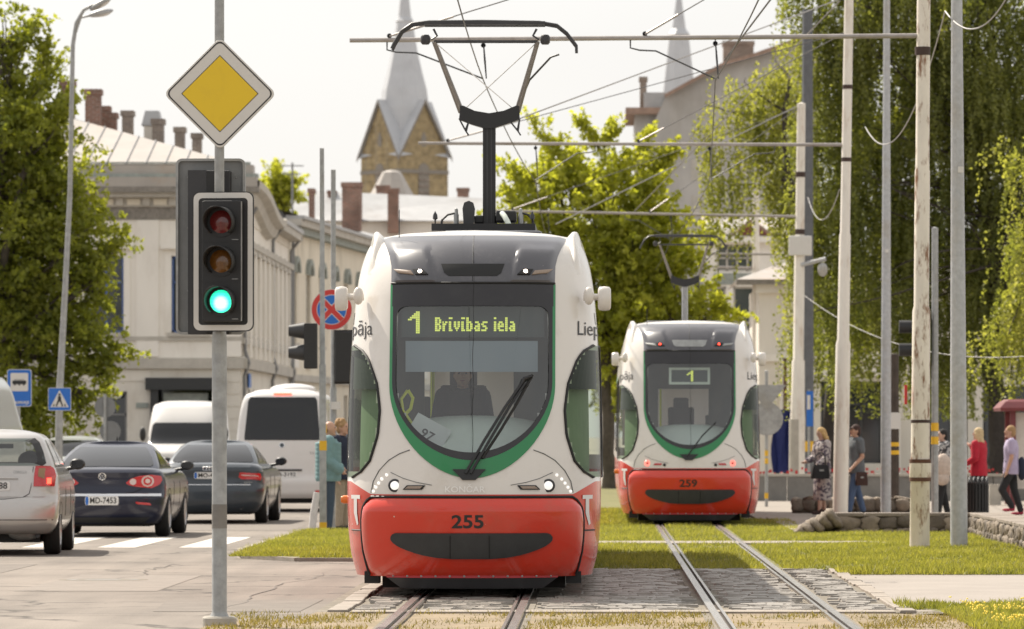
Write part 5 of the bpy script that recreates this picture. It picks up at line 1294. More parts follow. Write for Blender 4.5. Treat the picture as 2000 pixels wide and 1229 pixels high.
class Wall:
    """a wall in the plane through (ox, oy) running at angle a; d is distance outwards"""
    def __init__(s, B, ox, oy, a, flip=False):
        s.B = B; s.o = (ox, oy); s.c, s.s = math.cos(a), math.sin(a); s.k = -1 if flip else 1
    def p(s, u, d, z):     # outward normal is to the right of the running direction (towards -y for a = 0)
        return (s.o[0] + u*s.c + s.k*d*s.s, s.o[1] + u*s.s - s.k*d*s.c, z)
    def slab(s, name, u0, u1, d0, d1, z0, z1, m, parent=None):
        vs = [s.p(u, d, z) for z in (z0, z1) for u, d in ((u0, d1), (u1, d1), (u1, d0), (u0, d0))]
        return MB().add(vs, [(3,2,1,0), (4,5,6,7), (0,1,5,4), (1,2,6,5), (2,3,7,6), (3,0,4,7)]).build(name, m, parent or s.B)
    def wall(s, u0, u1, z0, z1, openings, m, name='wall', depth=.22):
        us = sorted(set([u0, u1] + [q for o in openings for q in o[:2] if u0 < q < u1])); zs = sorted(set([z0, z1] + [q for o in openings for q in o[2:4] if z0 < q < z1]))
        mb = MB()
        for i in range(len(us)-1):
            for j in range(len(zs)-1):
                cu, cz = (us[i]+us[i+1])/2, (zs[j]+zs[j+1])/2
                if any(o[0] < cu < o[1] and o[2] < cz < o[3] for o in openings): continue
                mb.add([s.p(us[i], 0, zs[j]), s.p(us[i+1], 0, zs[j]), s.p(us[i+1], 0, zs[j+1]), s.p(us[i], 0, zs[j+1])], [(0,1,2,3)])
        for o in openings:
            a, b, c, e = o[:4]
            q = [(a, c), (b, c), (b, e), (a, e)]
            for k in range(4):
                p_, r_ = q[k], q[(k+1) % 4]
                mb.add([s.p(p_[0], 0, p_[1]), s.p(r_[0], 0, r_[1]), s.p(r_[0], -depth, r_[1]), s.p(p_[0], -depth, p_[1])], [(0,1,2,3)])
        return mb.build(name, m, s.B)
    def window(s, u0, u1, z0, z1, fm='frame_pale', pm='pane_dark', mull=1, trans=(.68,), sill=None, hood=None, depth=.16, arch=False):
        mb = MB(); w = .07
        def bar(a, b, c, e):
            vs = [s.p(u, d, z) for z in (c, e) for u, d in ((a, -depth+.06), (b, -depth+.06), (b, -depth), (a, -depth))]
            mb.add(vs, [(3,2,1,0), (4,5,6,7), (0,1,5,4), (1,2,6,5), (2,3,7,6), (3,0,4,7)])
        bar(u0, u0+w, z0, z1); bar(u1-w, u1, z0, z1); bar(u0, u1, z0, z0+w); bar(u0, u1, z1-w, z1)
        for k in range(mull): c = u0 + (u1-u0)*(k+1)/(mull+1); bar(c-w*.45, c+w*.45, z0, z1)
        for t in trans: c = z0 + (z1-z0)*t; bar(u0, u1, c-w*.4, c+w*.4)
        f = mb.build('window', fm, s.B)
        s.slab('pane', u0, u1, -depth-.02, -depth+.012, z0, z1, pm, f)
        if sill: s.slab('sill', u0-.12, u1+.12, .0, .12, z0-.12, z0, sill, f)
        if hood:
            s.slab('surround', u0-.2, u0, .0, .05, z0, z1+.05, hood, f); s.slab('surround', u1, u1+.2, .0, .05, z0, z1+.05, hood, f)
            s.slab('hood', u0-.32, u1+.32, .0, .20, z1+.22, z1+.32, hood, f)
            cu = (u0+u1)/2; hw = (u1-u0)/2+.34
            vs = [s.p(cu-hw, d, z1+.32) for d in (0, .18)] + [s.p(cu+hw, d, z1+.32) for d in (0, .18)] + [s.p(cu, d, z1+.66) for d in (0, .18)]
            MB().add(vs, [(0,2,3,1), (0,4,2), (1,3,5), (0,1,5,4), (2,4,5,3)]).build('pediment', hood, f)
        return f
def chimney(B, px0, px1, py0, py1, Y, m='brick_red', depth=.7, taper=0):
    x0, x1, z0, z1 = L_(px0, Y), L_(px1, Y), Z_(py1, Y), Z_(py0, Y)
    o = MB().b2(x0, x1, Y, Y+depth, z0-1.0, z1-.18).build('chimney', m, B); MB().b2(x0-.05, x1+.05, Y-.05, Y+depth+.05, z1-.18, z1).build('chimney_cap', m, o)
    return o

# --- corner building at the left
B1 = thing('corner_building', 'cream two storey corner building with pale metal roof and blue windows', 'building')
F1 = Wall(B1, 0, 170.0, 0)
e = -11.27
ups = [e-1.63-2.6*k for k in range(7)]
op = [(c-.55, c+.55, 4.75, 7.16) for c in ups]
gop = [(-15.55, -14.85, 0, 2.9), (-13.95, -12.05, 0, 3.05)] + [(c-.6, c+.6, 1.0, 3.0) for c in ups[3:]]
F1.wall(-31, e, 3.95, 8.30, op, 'plaster_light'); F1.wall(-31, e, -.1, 3.62, gop, 'plaster_cream', 'ground_floor_wall')
for k, c in enumerate(ups): F1.window(c-.55, c+.55, 4.75, 7.16, 'frame_blue', 'pane_dark', 1, (.66,), 'stone_band', 'plaster_light')
for k, c in enumerate(ups[3:]): F1.window(c-.6, c+.6, 1.0, 3.0, 'frame_pale')
F1.slab('string_course', -31, e+.10, 0, .16, 3.62, 3.95, 'stone_band'); F1.slab('sill_band', -31, e+.05, 0, .07, 4.5, 4.63, 'stone_band')
for k, c in enumerate(ups):
    F1.slab('pilaster', c+.95, c+1.65, 0, .06, 4.0, 8.29, 'plaster_light')
for k in range(9): F1.slab('rustication_course', -31, -14.1, 0, .035, .15+.385*k, .49+.385*k, 'plaster_cream') if k > 7 else None
for k in range(9): F1.slab('rustication_course', -12.0, e-.01, .0, .03, .12+.385*k, .48+.385*k, 'plaster_cream')
F1.slab('frieze', -31, e+.05, -.1, .05, 8.30, 8.70, 'stone_dark')
F1.slab('cornice_band', -31, e+.10, -.1, .12, 8.70, 9.0, 'stone_band')
u = -30.8
while u < e - .4:
    F1.slab('frieze_panel', u, u+.42, .12, .15, 8.76, 8.95, 'plaster_yellow'); F1.slab('dentil', u+.5, u+.72, .12, .22, 8.74, 9.0, 'stone_band'); u += .84
F1.slab('cornice', -31, e+.45, -.1, .45, 9.0, 9.14, 'stone_band'); F1.slab('cornice', -31, e+.6, -.1, .62, 9.14, 9.32, 'stone_dark')
F1.slab('gutter_flashing', -31, e+.55, -.3, .60, 9.32, 9.62, 'roof_metal'); F1.slab('gutter', -31, e+.55, -.4, .35, 9.62, 9.74, 'teal_trim')
F1.slab('roof_step', -31, e+.4, -.8, .2, 9.74, 10.02, 'roof_metal'); F1.slab('snow_rail', -31, e+.3, -.2, .0, 10.02, 10.12, 'teal_trim')
# portal and door
F1.slab('portal_lintel', -14.25, -11.8, 0, .30, 2.95, 3.33, 'shop_dark'); F1.slab('portal_post', -14.1, -13.85, 0, .22, 0, 2.95, 'shop_dark'); F1.slab('portal_post', -12.15, -11.9, 0, .22, 0, 2.95, 'shop_dark')
F1.slab('portal_recess', -13.9, -12.1, -.6, -.55, 0, 3.05, 'pane_dark'); F1.slab('shop_board', -13.7, -12.3, -.1, -.04, 2.5, 2.85, 'teal_trim')
F1.window(-15.55, -14.85, .0, 2.9, 'downpipe', 'pane_dark', 0, (.75,))
o = MB().prism([(x + L_(226, 169.5), z*.62 + Z_(771, 169.5)) for x, z in circ(.20, 20)], 169.5, 169.56).build('oval_sign', 'sign_white', B1)
MB().prism([(x + L_(226, 169.5), z*.62 + Z_(771, 169.5)) for x, z in circ(.06, 12)], 169.49, 169.5).build('oval_sign_mark', 'amber', o)
F1.slab('street_plate', L_(266, 170), L_(290, 170), .02, .05, Z_(797, 170), Z_(787, 170), 'teal_trim')
# side facade along the street
S1 = Wall(B1, e, 170.0, PI/2)
cs_ = [1.6+2.45*k for k in range(10)]
S1.wall(0, 26, 3.95, 8.3, [(c-.5, c+.5, 4.75, 7.1) for c in cs_], 'plaster_light'); S1.wall(0, 26, -.1, 3.62, [(c-.5, c+.5, .9, 3.0) for c in cs_], 'plaster_cream', 'ground_floor_wall')
for c in cs_:
    S1.window(c-.5, c+.5, 4.75, 7.1, 'frame_pale', 'pane_dark', 1, (.66,), 'stone_band', 'stone_band'); S1.window(c-.5, c+.5, .9, 3.0, 'frame_pale', 'pane_dark', 1)
    for q in (-1.0, 1.0): S1.slab('pilaster', c+q-.16, c+q+.16, 0, .16, 4.0, 7.5, 'plaster_light')
S1.slab('string_course', 0, 26, 0, .2, 3.62, 3.95, 'stone_band'); S1.slab('sill_band', 0, 26, 0, .14, 4.4, 4.6, 'stone_band'); S1.slab('hood_band', 0, 26, 0, .22, 7.5, 7.7, 'stone_band')
S1.slab('frieze', 0, 26, -.1, .05, 8.3, 8.72, 'plaster_cream')
# curved cornice sweeping down along the street side
rows = []
for i in range(21):
    t = i/20; u = -.3 + 15*t; z = 9.55 - .75*(1/(1+math.exp(-9*(t-.55)))) + (.12*max(0, (t-.9)/.1))
    rows.append([S1.p(u, d, z+dz) for d, dz in ((-.1, -.75), (.25, -.62), (.35, -.35), (.6, -.25), (.62, -.02), (.1, .05), (-.4, .10))])
MB().grid(rows).build('curved_cornice', 'stone_band', B1, smooth=40)
S1.slab('cornice', 14.6, 26.3, -.1, .5, 8.55, 8.80, 'stone_band'); S1.slab('gutter', 14.6, 26.3, -.2, .55, 8.80, 8.95, 'roof_metal_grey')
for uu in (.25, 14.9, 25.8): MB().tube([S1.p(uu, .5, 8.7), S1.p(uu, .12, 8.2), S1.p(uu, .12, 4.2), S1.p(uu, .24, 3.8), S1.p(uu, .1, 3.4), S1.p(uu, .1, 0)], .06, 8).build('downpipe', 'downpipe', B1)
S1.slab('street_plate', 2.9, 4.0, .05, .08, 3.05, 3.5, 'sign_blue')
# roof: hip with separate metal sheets
zr0, zr1, yr0, yr1, xh = 10.05, 11.95, 169.9, 178.0, -17.3
def hipx(t): return e + (xh-e)*t       # right limit of the front slope at height fraction t
u = -31.0
while u < e:
    u1 = min(u+.62, e)
    t0 = 1 if u <= xh else (e-u)/(e-xh); t1 = 1 if u1 <= xh else (e-u1)/(e-xh)
    def rp(x, t, dz=0): return (x, yr0+(yr1-yr0)*t, zr0+(zr1-zr0)*t+dz)
    pn = MB().add([rp(u+.012, 0), rp(u1-.012, 0), rp(u1-.012, t1), rp(u+.012, t0)], [(0,1,2,3)]).build('roof_sheet', 'roof_metal', B1)
    MB().add([rp(u1-.012, 0, 0), rp(u1+.012, 0, 0), rp(u1+.012, t1, 0), rp(u1-.012, t1, 0), rp(u1-.008, 0, .05), rp(u1+.008, 0, .05), rp(u1+.008, t1, .05), rp(u1-.008, t1, .05)],
             [(0,1,5,4), (1,2,6,5), (2,3,7,6), (3,0,4,7), (4,5,6,7)]).build('seam', 'roof_metal_grey', pn)
    u += .62
MB().add([(e, 169.9, zr0), (e+.3, 196, 9.0), (xh, 192, zr1), (xh, 178, zr1)], [(0,1,2,3)]).build('roof_slope', 'roof_metal_grey', B1)
MB().add([(-31, 178, zr1), (xh, 178, zr1), (xh, 192, zr1), (-31, 192, zr1)], [(0,1,2,3)]).build('roof_top', 'roof_metal_grey', B1)
MB().b2(-31, e-.05, 171, 195.5, -.1, 8.2).build('core', 'shop_dark', B1)
for a in ((118, 143, 158, 228, 181), (166, 195, 174, 242, 180), (198, 212, 207, 240, 182), (203, 226, 220, 256, 181), (238, 258, 216, 252, 184), (297, 318, 232, 300, 183), (341, 359, 248, 292, 186), (375, 392, 260, 298, 188)):
    chimney(B1, *a, m='brick_red' if a[0] < 230 else 'brick_grey')
do = MB(); x0, x1, Yd = L_(276, 184), L_(316, 184), 184.0
do.add([(x0, Yd, Z_(245, Yd)), (x1, Yd, Z_(245, Yd)), (x1, Yd+1, Z_(245, Yd)), (x0, Yd+1, Z_(245, Yd)), (x0+.12, Yd+.1, Z_(216, Yd)), (x1-.12, Yd+.1, Z_(216, Yd)), (x1-.12, Yd+.9, Z_(216, Yd)), (x0+.12, Yd+.9, Z_(216, Yd))], [(0,1,5,4), (1,2,6,5), (2,3,7,6), (3,0,4,7), (4,5,6,7)])
dm = do.build('dormer_roof', 'roof_metal_grey', B1); MB().b2(x0+.08, x1-.08, Yd+.05, Yd+.95, 11, Z_(246, Yd)).build('dormer_wall', 'plaster_cream', dm)

# --- yellow house farther down the street
B2 = thing('street_house', 'yellow plastered house with arched windows and teal cornice beyond the corner building', 'building')
for k, (xa, ya, xb, yb) in enumerate(((-11.3, 196.6, -9.35, 222), (-9.35, 222, -5.0, 262))):
    ln = math.hypot(xb-xa, yb-ya); W = Wall(B2, xa, ya, math.atan2(yb-ya, xb-xa))
    n_ = int(ln/3.2); cc = [1.7+ (ln-2.6)/(n_-1)*q for q in range(n_)]
    W.wall(0, ln, -.1, 8.9, [(c-.55, c+.55, 4.9, 7.5) for c in cc] + [(c-.6, c+.6, .8, 3.1) for c in cc], 'plaster_yellow')
    for c in cc:
        W.window(c-.55, c+.55, 4.9, 7.5, 'frame_pale', 'pane_dark', 1, (.7,), 'stone_band'); W.window(c-.6, c+.6, .8, 3.1, 'frame_pale', 'pane_dark', 1)
        rows = []
        for i in range(9):
            a = PI*i/8; rows.append([W.p(c-.75*math.cos(a), d, 7.5+.75*math.sin(a)*.8) for d in (.0, .16)] + [W.p(c-.5*math.cos(a), d, 7.5+.5*math.sin(a)*.8) for d in (.16, .0)])
        MB().grid(rows).build('window_arch', 'teal_trim', B2)
        W.slab('window_apron', c-.7, c+.7, 0, .08, 4.0, 4.75, 'plaster_light')
    W.slab('string_course', 0, ln, 0, .15, 3.5, 3.75, 'stone_band'); W.slab('cornice', -.1, ln, -.1, .3, 8.9, 9.15, 'teal_trim'); W.slab('cornice', -.1, ln, -.1, .5, 9.15, 9.4, 'stone_band'); W.slab('gutter', -.1, ln, -.2, .6, 9.4, 9.52, 'roof_metal_grey')
    MB().add([W.p(0, .5, 9.5), W.p(ln, .5, 9.5), W.p(ln, -6, 11.3), W.p(0, -6, 11.3)], [(0,1,2,3)]).build('roof', 'roof_metal_grey', B2)
    MB().add([W.p(0, -6, 11.3), W.p(ln, -6, 11.3), W.p(ln, -12, 9.4), W.p(0, -12, 9.4)], [(0,1,2,3)]).build('roof', 'roof_metal_grey', B2)
    MB().tube([W.p(.4, .5, 9.4), W.p(.4, .12, 8.7), W.p(.4, .12, 0)], .06, 8).build('downpipe', 'downpipe', B2)
    W.slab('core', .1, ln-.1, -9, -.4, -.1, 8.8, 'shop_dark')
MB().add([(-11.3, 196.6, -.1), (-20, 196.6, -.1), (-20, 196.6, 9.5), (-17, 197, 11.2), (-11.6, 196.6, 9.5)], [(0,1,2,3,4)]).build('end_wall', 'plaster_cream', B2)
for a in ((668, 704, 357, 405, 228), (603, 612, 368, 392, 222)): chimney(B2, *a, m='brick_red', depth=1.2)
# --- pale roofs farther back, between the street house and the church
B3 = thing('far_house', 'pale roofed house with brick chimneys below the church tower', 'building')
Yq = 300.0
MB().b2(L_(560, Yq), L_(985, Yq), Yq, Yq+10, -.1, Z_(432, Yq)).build('wall', 'plaster_light', B3)
MB().add([(L_(540, Yq), Yq-.5, Z_(432, Yq)), (L_(1000, Yq), Yq-.5, Z_(432, Yq)), (L_(960, Yq), Yq+5, Z_(388, Yq+5)), (L_(580, Yq), Yq+5, Z_(372, Yq+5))], [(0,1,2,3)]).build('roof', 'roof_metal_grey', B3)
MB().add([(L_(960, Yq), Yq+5, Z_(388, Yq+5)), (L_(580, Yq), Yq+5, Z_(372, Yq+5)), (L_(540, Yq), Yq+11, Z_(440, Yq)), (L_(1000, Yq), Yq+11, Z_(440, Yq))], [(0,1,2,3)]).build('roof', 'roof_metal_grey', B3)
for a in ((668, 706, 356, 400, 299), (757, 778, 368, 420, 299), (735, 760, 362, 385, 306), (893, 915, 367, 390, 306), (640, 655, 372, 400, 304)): chimney(B3, *a, m='brick_red', depth=1.0)
aer = MB(); xa_, Ya_ = L_(571, 260), 260.0
aer.cyl((xa_, Ya_, 8), (xa_, Ya_, Z_(318, Ya_)), .05)
for py_, hw in ((324, .55), (340, .4)): aer.cyl((xa_-hw, Ya_, Z_(py_, Ya_)), (xa_+hw, Ya_, Z_(py_, Ya_)), .03)
o = aer.build('aerial_mast', 'downpipe'); tag(o, 'roof aerial with two cross bars against the sky', 'aerial')

# --- brick church with metal spire
def spire_church(label, px, Y, half, rot, zg0, zg1, zap, brick, oct_r, prof):
    C = thing('church_tower', label, 'church', (L_(px, Y), Y, 0), rot)
    MB().b2(-half, half, -half, half, -.1, zg0).build('tower', brick, C)
    for k in range(4):
        a = PI/2*k; ca, sa = math.cos(a), math.sin(a)
        def q(x, y, z): return (x*ca - y*sa, x*sa + y*ca, z)
        g = MB().add([q(-half, -half, zg0), q(half, -half, zg0), q(0, -half, zg1), q(0, 0, zg1)], [(0,1,2)]).build('gable', brick, C)
        hh = half*1.10
        for sg in (-1, 1):
            MB().add([q(sg*hh, -half-.35, zg0-.35), q(0, -half-.35, zg1+.3), q(0, 0, zg1+.3), q(sg*half*.94, 0, zg0+.2), q(sg*hh, -half-.35, zg0-.75), q(0, -half-.35, zg1-.15)], [(0,1,2,3), (0,4,5,1)]).build('gable_roof', 'spire_metal', C)
            MB().add([q(sg*hh, -half-.37, zg0-.30), q(0, -half-.37, zg1+.32), q(0, -half-.37, zg1-.12), q(sg*hh, -half-.37, zg0-.8)], [(0,1,2,3)]).build('barge_board', 'stone_dark', C)
        z1 = zg0 - half*.5; rows = []
        w = half*.22
        poly = [(-w, z1-half*1.5), (w, z1-half*1.5), (w, z1)] + [(w*math.cos(t), z1+w*math.sin(t)) for t in (.5, 1.0, 1.57, 2.1, 2.6)] + [(-w, z1)]
        MB().add([q(x, -half-.06, z) for x, z in poly], [tuple(range(len(poly)))]).build('louvre_window', 'stone_dark', C)
        for i in range(7): 
            zz = z1 - half*1.4 + i*half*.21; MB().add([q(-w, -half-.18, zz), q(w, -half-.18, zz), q(w, -half-.05, zz+.25), q(-w, -half-.05, zz+.25)], [(0,1,2,3)]).build('louvre', 'brick_grey', C)
        MB().add([q(-.35, -half-.06, zg0+half*.25), q(.35, -half-.06, zg0+half*.25), q(.35, -half-.06, zg0+half*.55), q(0, -half-.06, zg0+half*.75), q(-.35, -half-.06, zg0+half*.55)], [(0,1,2,3,4)]).build('gable_window', 'stone_dark', C)
        MB().add([q(-half-.08, -half-.08, zg0-half*.62), q(half+.08, -half-.08, zg0-half*.62), q(half+.08, -half-.08, zg0-half*.5), q(-half-.08, -half-.08, zg0-half*.5)], [(0,1,2,3)]).build('brick_band', 'stone_dark', C)
    MB().lathe([(r_*1.06, z_) for r_, z_ in prof], n=8).build('spire', 'spire_metal', C)
    for k in range(8):
        a = PI/4*k + PI/8; r_ = oct_r*.56; MB().box((r_*math.cos(a), r_*math.sin(a), zg0+(zap-zg0)*.33), (.5, .7, 1.5), a).build('spire_lucarne', 'stone_dark', C)
    return C
YCh = 600.0
spire_church('yellow brick church tower with gables and a pale metal spire', 790, YCh, 3.43, math.radians(40), 32.6, 38.4, 52.4, 'brick_yellow', 3.3, [(2.9, 31.4), (2.75, 35), (2.6, 37.9), (2.35, 39.9), (1.85, 41.9), (1.42, 43.9), (.86, 47.4), (.98, 47.5), (.70, 48.0), (.5, 49.9), (.04, 52.6)])
spire_church('distant slender grey spire rising behind the birch', 1326, 950.0, 3.4, math.radians(-20), 46, 53, 80, 'plaster_grey', 3.3, [(3.6, 45), (3.3, 56), (2.8, 62), (1.75, 71.5), (1.9, 72), (1.2, 73), (.45, 78.5), (.04, 82)])
wh = thing('small_turret', 'small white pyramid roof in front of the church tower', 'turret', (L_(765, 420), 420, 0))
MB().lathe([(2.0, Z_(392, 420)), (1.5, Z_(372, 420)), (.75, Z_(337, 420)), (.35, Z_(333, 420)), (0, Z_(332, 420))], n=8).build('roof', 'roof_metal', wh); MB().lathe([(1.7, -.1), (1.7, Z_(391, 420))], n=8).build('wall', 'plaster_cream', wh)

# --- grey building with big gable, right of centre
YB4 = 260.0
B4 = thing('gable_house', 'tall grey plastered house with big gable behind the birch', 'building')
def q4(px, py_, dy=0): return (L_(px, YB4), YB4+dy, Z_(py_, YB4))
poly = [(1268, 870), (1268, 260), (1300, 190), (1345, 165), (1410, 130), (1470, 112), (1560, 80), (1600, 62), (1600, 870)]
MB().add([q4(*p) for p in poly] + [q4(*p, 12) for p in poly], [tuple(range(9)), tuple(range(17, 8, -1))] + [(i, (i+1) % 9, 9+(i+1) % 9, 9+i) for i in range(9)]).build('gable_wall', 'plaster_grey', B4)
rl = [(1298, 188), (1345, 162), (1410, 127), (1470, 109), (1560, 77), (1602, 59)]
rows = [[q4(a, b-3, d) for a, b in rl] for d in (-.5, 12)] ; MB().grid(rows).build('roof_edge', 'roof_tile', B4)
rows = [[q4(a, b-3, -.5) for a, b in rl], [q4(a, b+5, -.5) for a, b in rl]]; MB().grid(rows).build('roof_verge', 'roof_tile', B4)
MB().b2(L_(1240, YB4), L_(1300, YB4), YB4+1, YB4+10, -.1, Z_(222, YB4)).build('side_wing', 'plaster_grey', B4)
MB().b2(L_(1222, YB4), L_(1305, YB4), YB4+.4, YB4+10.5, Z_(222, YB4), Z_(209, YB4)).build('wing_cornice', 'roof_tile', B4); MB().b2(L_(1258, YB4), L_(1300, YB4), YB4+1, YB4+9, Z_(209, YB4), Z_(178, YB4)).build('wing_attic', 'roof_metal_grey', B4)
for a in ((1413, 1472, 80, 140), (1250, 1263, 150, 215)): chimney(B4, *a, YB4+2, m='brick_grey', depth=1.6)
for py_ in (285, 340): MB().b2(L_(1252, YB4), L_(1268, YB4), YB4+.93, YB4+1.0, Z_(py_+22, YB4), Z_(py_-14, YB4)).build('window', 'pane_mid', B4)
for px_ in (1350, 1440): 
    for py_ in (330, 400): MB().b2(L_(px_, YB4), L_(px_+22, YB4), YB4-.03, YB4+.05, Z_(py_+22, YB4), Z_(py_-18, YB4)).build('blind_window', 'stone_band', B4)
# --- grey green glazed building and cream house right of the far tram
YG5 = 190.0
B5 = thing('glazed_house', 'grey green glazed front with pale mullions and small red gable', 'building')
W5 = Wall(B5, 0, YG5, 0)
g0, g1 = L_(1375, YG5), L_(1560, YG5)
W5.wall(g0, g1, -.1, Z_(452, YG5), [(L_(1400, YG5), L_(1480, YG5), Z_(530, YG5), Z_(478, YG5)), (L_(1432, YG5), L_(1475, YG5), Z_(660, YG5), Z_(560, YG5)), (L_(1385, YG5), L_(1418, YG5), Z_(660, YG5), Z_(560, YG5))], 'plaster_light')
W5.window(L_(1400, YG5), L_(1480, YG5), Z_(530, YG5), Z_(478, YG5), 'frame_pale', 'pane_mid', 3, (.5,)); W5.window(L_(1432, YG5), L_(1475, YG5), Z_(660, YG5), Z_(560, YG5), 'frame_pale', 'pane_mid', 0, (.3,)); W5.window(L_(1385, YG5), L_(1418, YG5), Z_(660, YG5), Z_(560, YG5), 'frame_pale', 'pane_mid', 0, (.4,))
W5.slab('teal_band', L_(1395, YG5), L_(1485, YG5), 0, .04, Z_(556, YG5), Z_(534, YG5), 'teal_trim'); W5.slab('cornice', g0, g1, 0, .3, Z_(474, YG5), Z_(462, YG5), 'plaster_light')
MB().prism([(L_(1425, YG5), Z_(460, YG5)), (L_(1512, YG5), Z_(460, YG5)), (L_(1467, YG5), Z_(428, YG5))], YG5-.3, YG5).build('small_gable', 'roof_tile', B5)
MB().prism([(L_(1436, YG5), Z_(459, YG5)), (L_(1500, YG5), Z_(459, YG5)), (L_(1467, YG5), Z_(436, YG5))], YG5-.33, YG5-.3).build('gable_field', 'maroon', B5)
MB().add([(g0, YG5-.3, Z_(458, YG5)), (g1, YG5-.3, Z_(458, YG5)), (g1, YG5+6, Z_(425, YG5+6)), (g0, YG5+6, Z_(425, YG5+6))], [(0,1,2,3)]).build('roof', 'roof_metal', B5)
Y6 = 165.0
B6 = thing('cream_house', 'cream house with metal roof and arched shop window behind the masts', 'building')
W6 = Wall(B6, 0, Y6, 0)
a0, a1 = L_(1482, Y6), L_(2080, Y6)
sh = [(L_(1603, Y6), L_(1722, Y6), Z_(905, Y6), Z_(745, Y6)), (L_(1790, Y6), L_(1890, Y6), Z_(905, Y6), Z_(755, Y6)), (L_(1920, Y6), L_(2060, Y6), Z_(905, Y6), Z_(755, Y6)), (L_(1496, Y6), L_(1526, Y6), -.1, Z_(805, Y6))]
upw = [(L_(c-16, Y6), L_(c+16, Y6), Z_(672, Y6), Z_(590, Y6)) for c in (1580, 1680, 1780, 1880, 1980)]
W6.wall(a0, a1, -.1, Z_(556, Y6), sh + upw, 'plaster_cream')
for o_ in sh[:3]: W6.window(*o_, 'frame_dark', 'pane_dark', 2, (.72,))
W6.window(*sh[3], 'frame_dark', 'pane_dark', 0, (.8,))
for o_ in upw: W6.window(*o_, 'frame_dark', 'pane_dark', 1, (.6,), 'stone_band')
W6.slab('string_course', a0-.05, a1, 0, .14, Z_(706, Y6), Z_(692, Y6), 'plaster_light'); W6.slab('cornice', a0-.1, a1, 0, .22, Z_(572, Y6), Z_(556, Y6), 'plaster_light'); W6.slab('eave', a0-.7, a1, -.2, .55, Z_(556, Y6), Z_(547, Y6), 'stone_dark')
MB().add([(a0-.7, Y6-.6, Z_(547, Y6)), (a1, Y6-.6, Z_(547, Y6)), (a1, Y6+6, Z_(490, Y6)), (a0+1.4, Y6+6, Z_(490, Y6))], [(0,1,2,3)]).build('roof', 'roof_metal', B6)
MB().add([(a0-.7, Y6-.6, Z_(547, Y6)), (a0+1.4, Y6+6, Z_(490, Y6)), (a0-.7, Y6+12, Z_(547, Y6))], [(0,1,2)]).build('roof', 'roof_metal', B6)
MB().b2(a0+.02, a0+.5, Y6+.05, Y6+11, -.1, Z_(557, Y6)).build('side_wall', 'plaster_cream', B6)
rows = []
for i in range(13):
    a = PI*i/12; cx_ = (sh[0][0]+sh[0][1])/2; hw = (sh[0][1]-sh[0][0])/2
    rows.append([W6.p(cx_-hw*1.12*math.cos(a), d, Z_(748, Y6)+.42*math.sin(a)+.12) for d in (0, .12)] + [W6.p(cx_-hw*math.cos(a), d, Z_(748, Y6)+.42*math.sin(a)*.85) for d in (.12, 0)])
MB().grid(rows).build('window_arch', 'plaster_light', B6)
for px_ in (1530, 1752): W6.slab('pilaster', L_(px_-7, Y6), L_(px_+7, Y6), 0, .12, 0, Z_(706, Y6), 'plaster_light')
MB().tube([W6.p(L_(1533, Y6), .15, Z_(700, Y6)), W6.p(L_(1533, Y6), .15, 0)], .05, 8).build('downpipe', 'rust', B6)
fl = MB(); fl.grid([[(L_(1508, 150)+.55*i/5+.04*math.sin(i*1.7+j), 150+.08*math.sin(i*2.1), Z_(800, 150)-.25*j) for i in range(6)] for j in range(8)])
flo = fl.build('banner', 'flag_blue', fix=False); tag(flo, 'dark blue hanging banner beside the far tram', 'banner')
# stall goods glimpsed in front of the shop window
# ------------------------------------------------------------------ trees
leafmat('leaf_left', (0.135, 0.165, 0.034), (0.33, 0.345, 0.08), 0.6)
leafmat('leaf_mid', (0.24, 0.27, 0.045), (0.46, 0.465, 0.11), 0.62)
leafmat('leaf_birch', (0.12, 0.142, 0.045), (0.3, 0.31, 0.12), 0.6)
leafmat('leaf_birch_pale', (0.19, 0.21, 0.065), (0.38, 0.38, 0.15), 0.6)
mat('bark_dark', (0.045, 0.036, 0.03), .9, var=.3, vscale=6, bump=.8, bscale=20)
mat('bark', (0.09, 0.075, 0.06), .9, var=.3, vscale=6, bump=.8, bscale=20)
def leaf_mesh(name, C, size, m, parent, rnd=None, droop=0.0, aspect=.62):
    n = len(C); sz = size*(0.65 + 0.7*NP.random(n))
    a = NP.normal(size=(n, 3)); a[:,2] -= droop; a /= np.linalg.norm(a, axis=1)[:,None]
    b = NP.normal(size=(n, 3)); b -= (b*a).sum(1)[:,None]*a; b /= np.linalg.norm(b, axis=1)[:,None]
    c = np.cross(a, b)
    v = np.zeros((n, 4, 3)); w = sz*aspect/2
    v[:,0] = C - a*sz[:,None]/2; v[:,1] = C + b*w[:,None] + c*(sz*.08)[:,None]; v[:,2] = C + a*sz[:,None]/2; v[:,3] = C - b*w[:,None] + c*(sz*.08)[:,None]
    me = bpy.data.meshes.new(name); me.vertices.add(4*n); me.loops.add(4*n); me.polygons.add(n)
    me.vertices.foreach_set('co', v.ravel()); me.loops.foreach_set('vertex_index', np.arange(4*n, dtype=np.int32))
    me.polygons.foreach_set('loop_start', np.arange(0, 4*n, 4, dtype=np.int32)); me.polygons.foreach_set('loop_total', np.full(n, 4, np.int32))
    at_ = me.attributes.new('rnd', 'FLOAT', 'POINT')
    r = np.clip(NP.normal(.45, .22, n) if rnd is None else rnd + NP.normal(0, .15, n), 0, 1); at_.data.foreach_set('value', np.repeat(r, 4))
    me.update(); return link(name, me, m, parent)
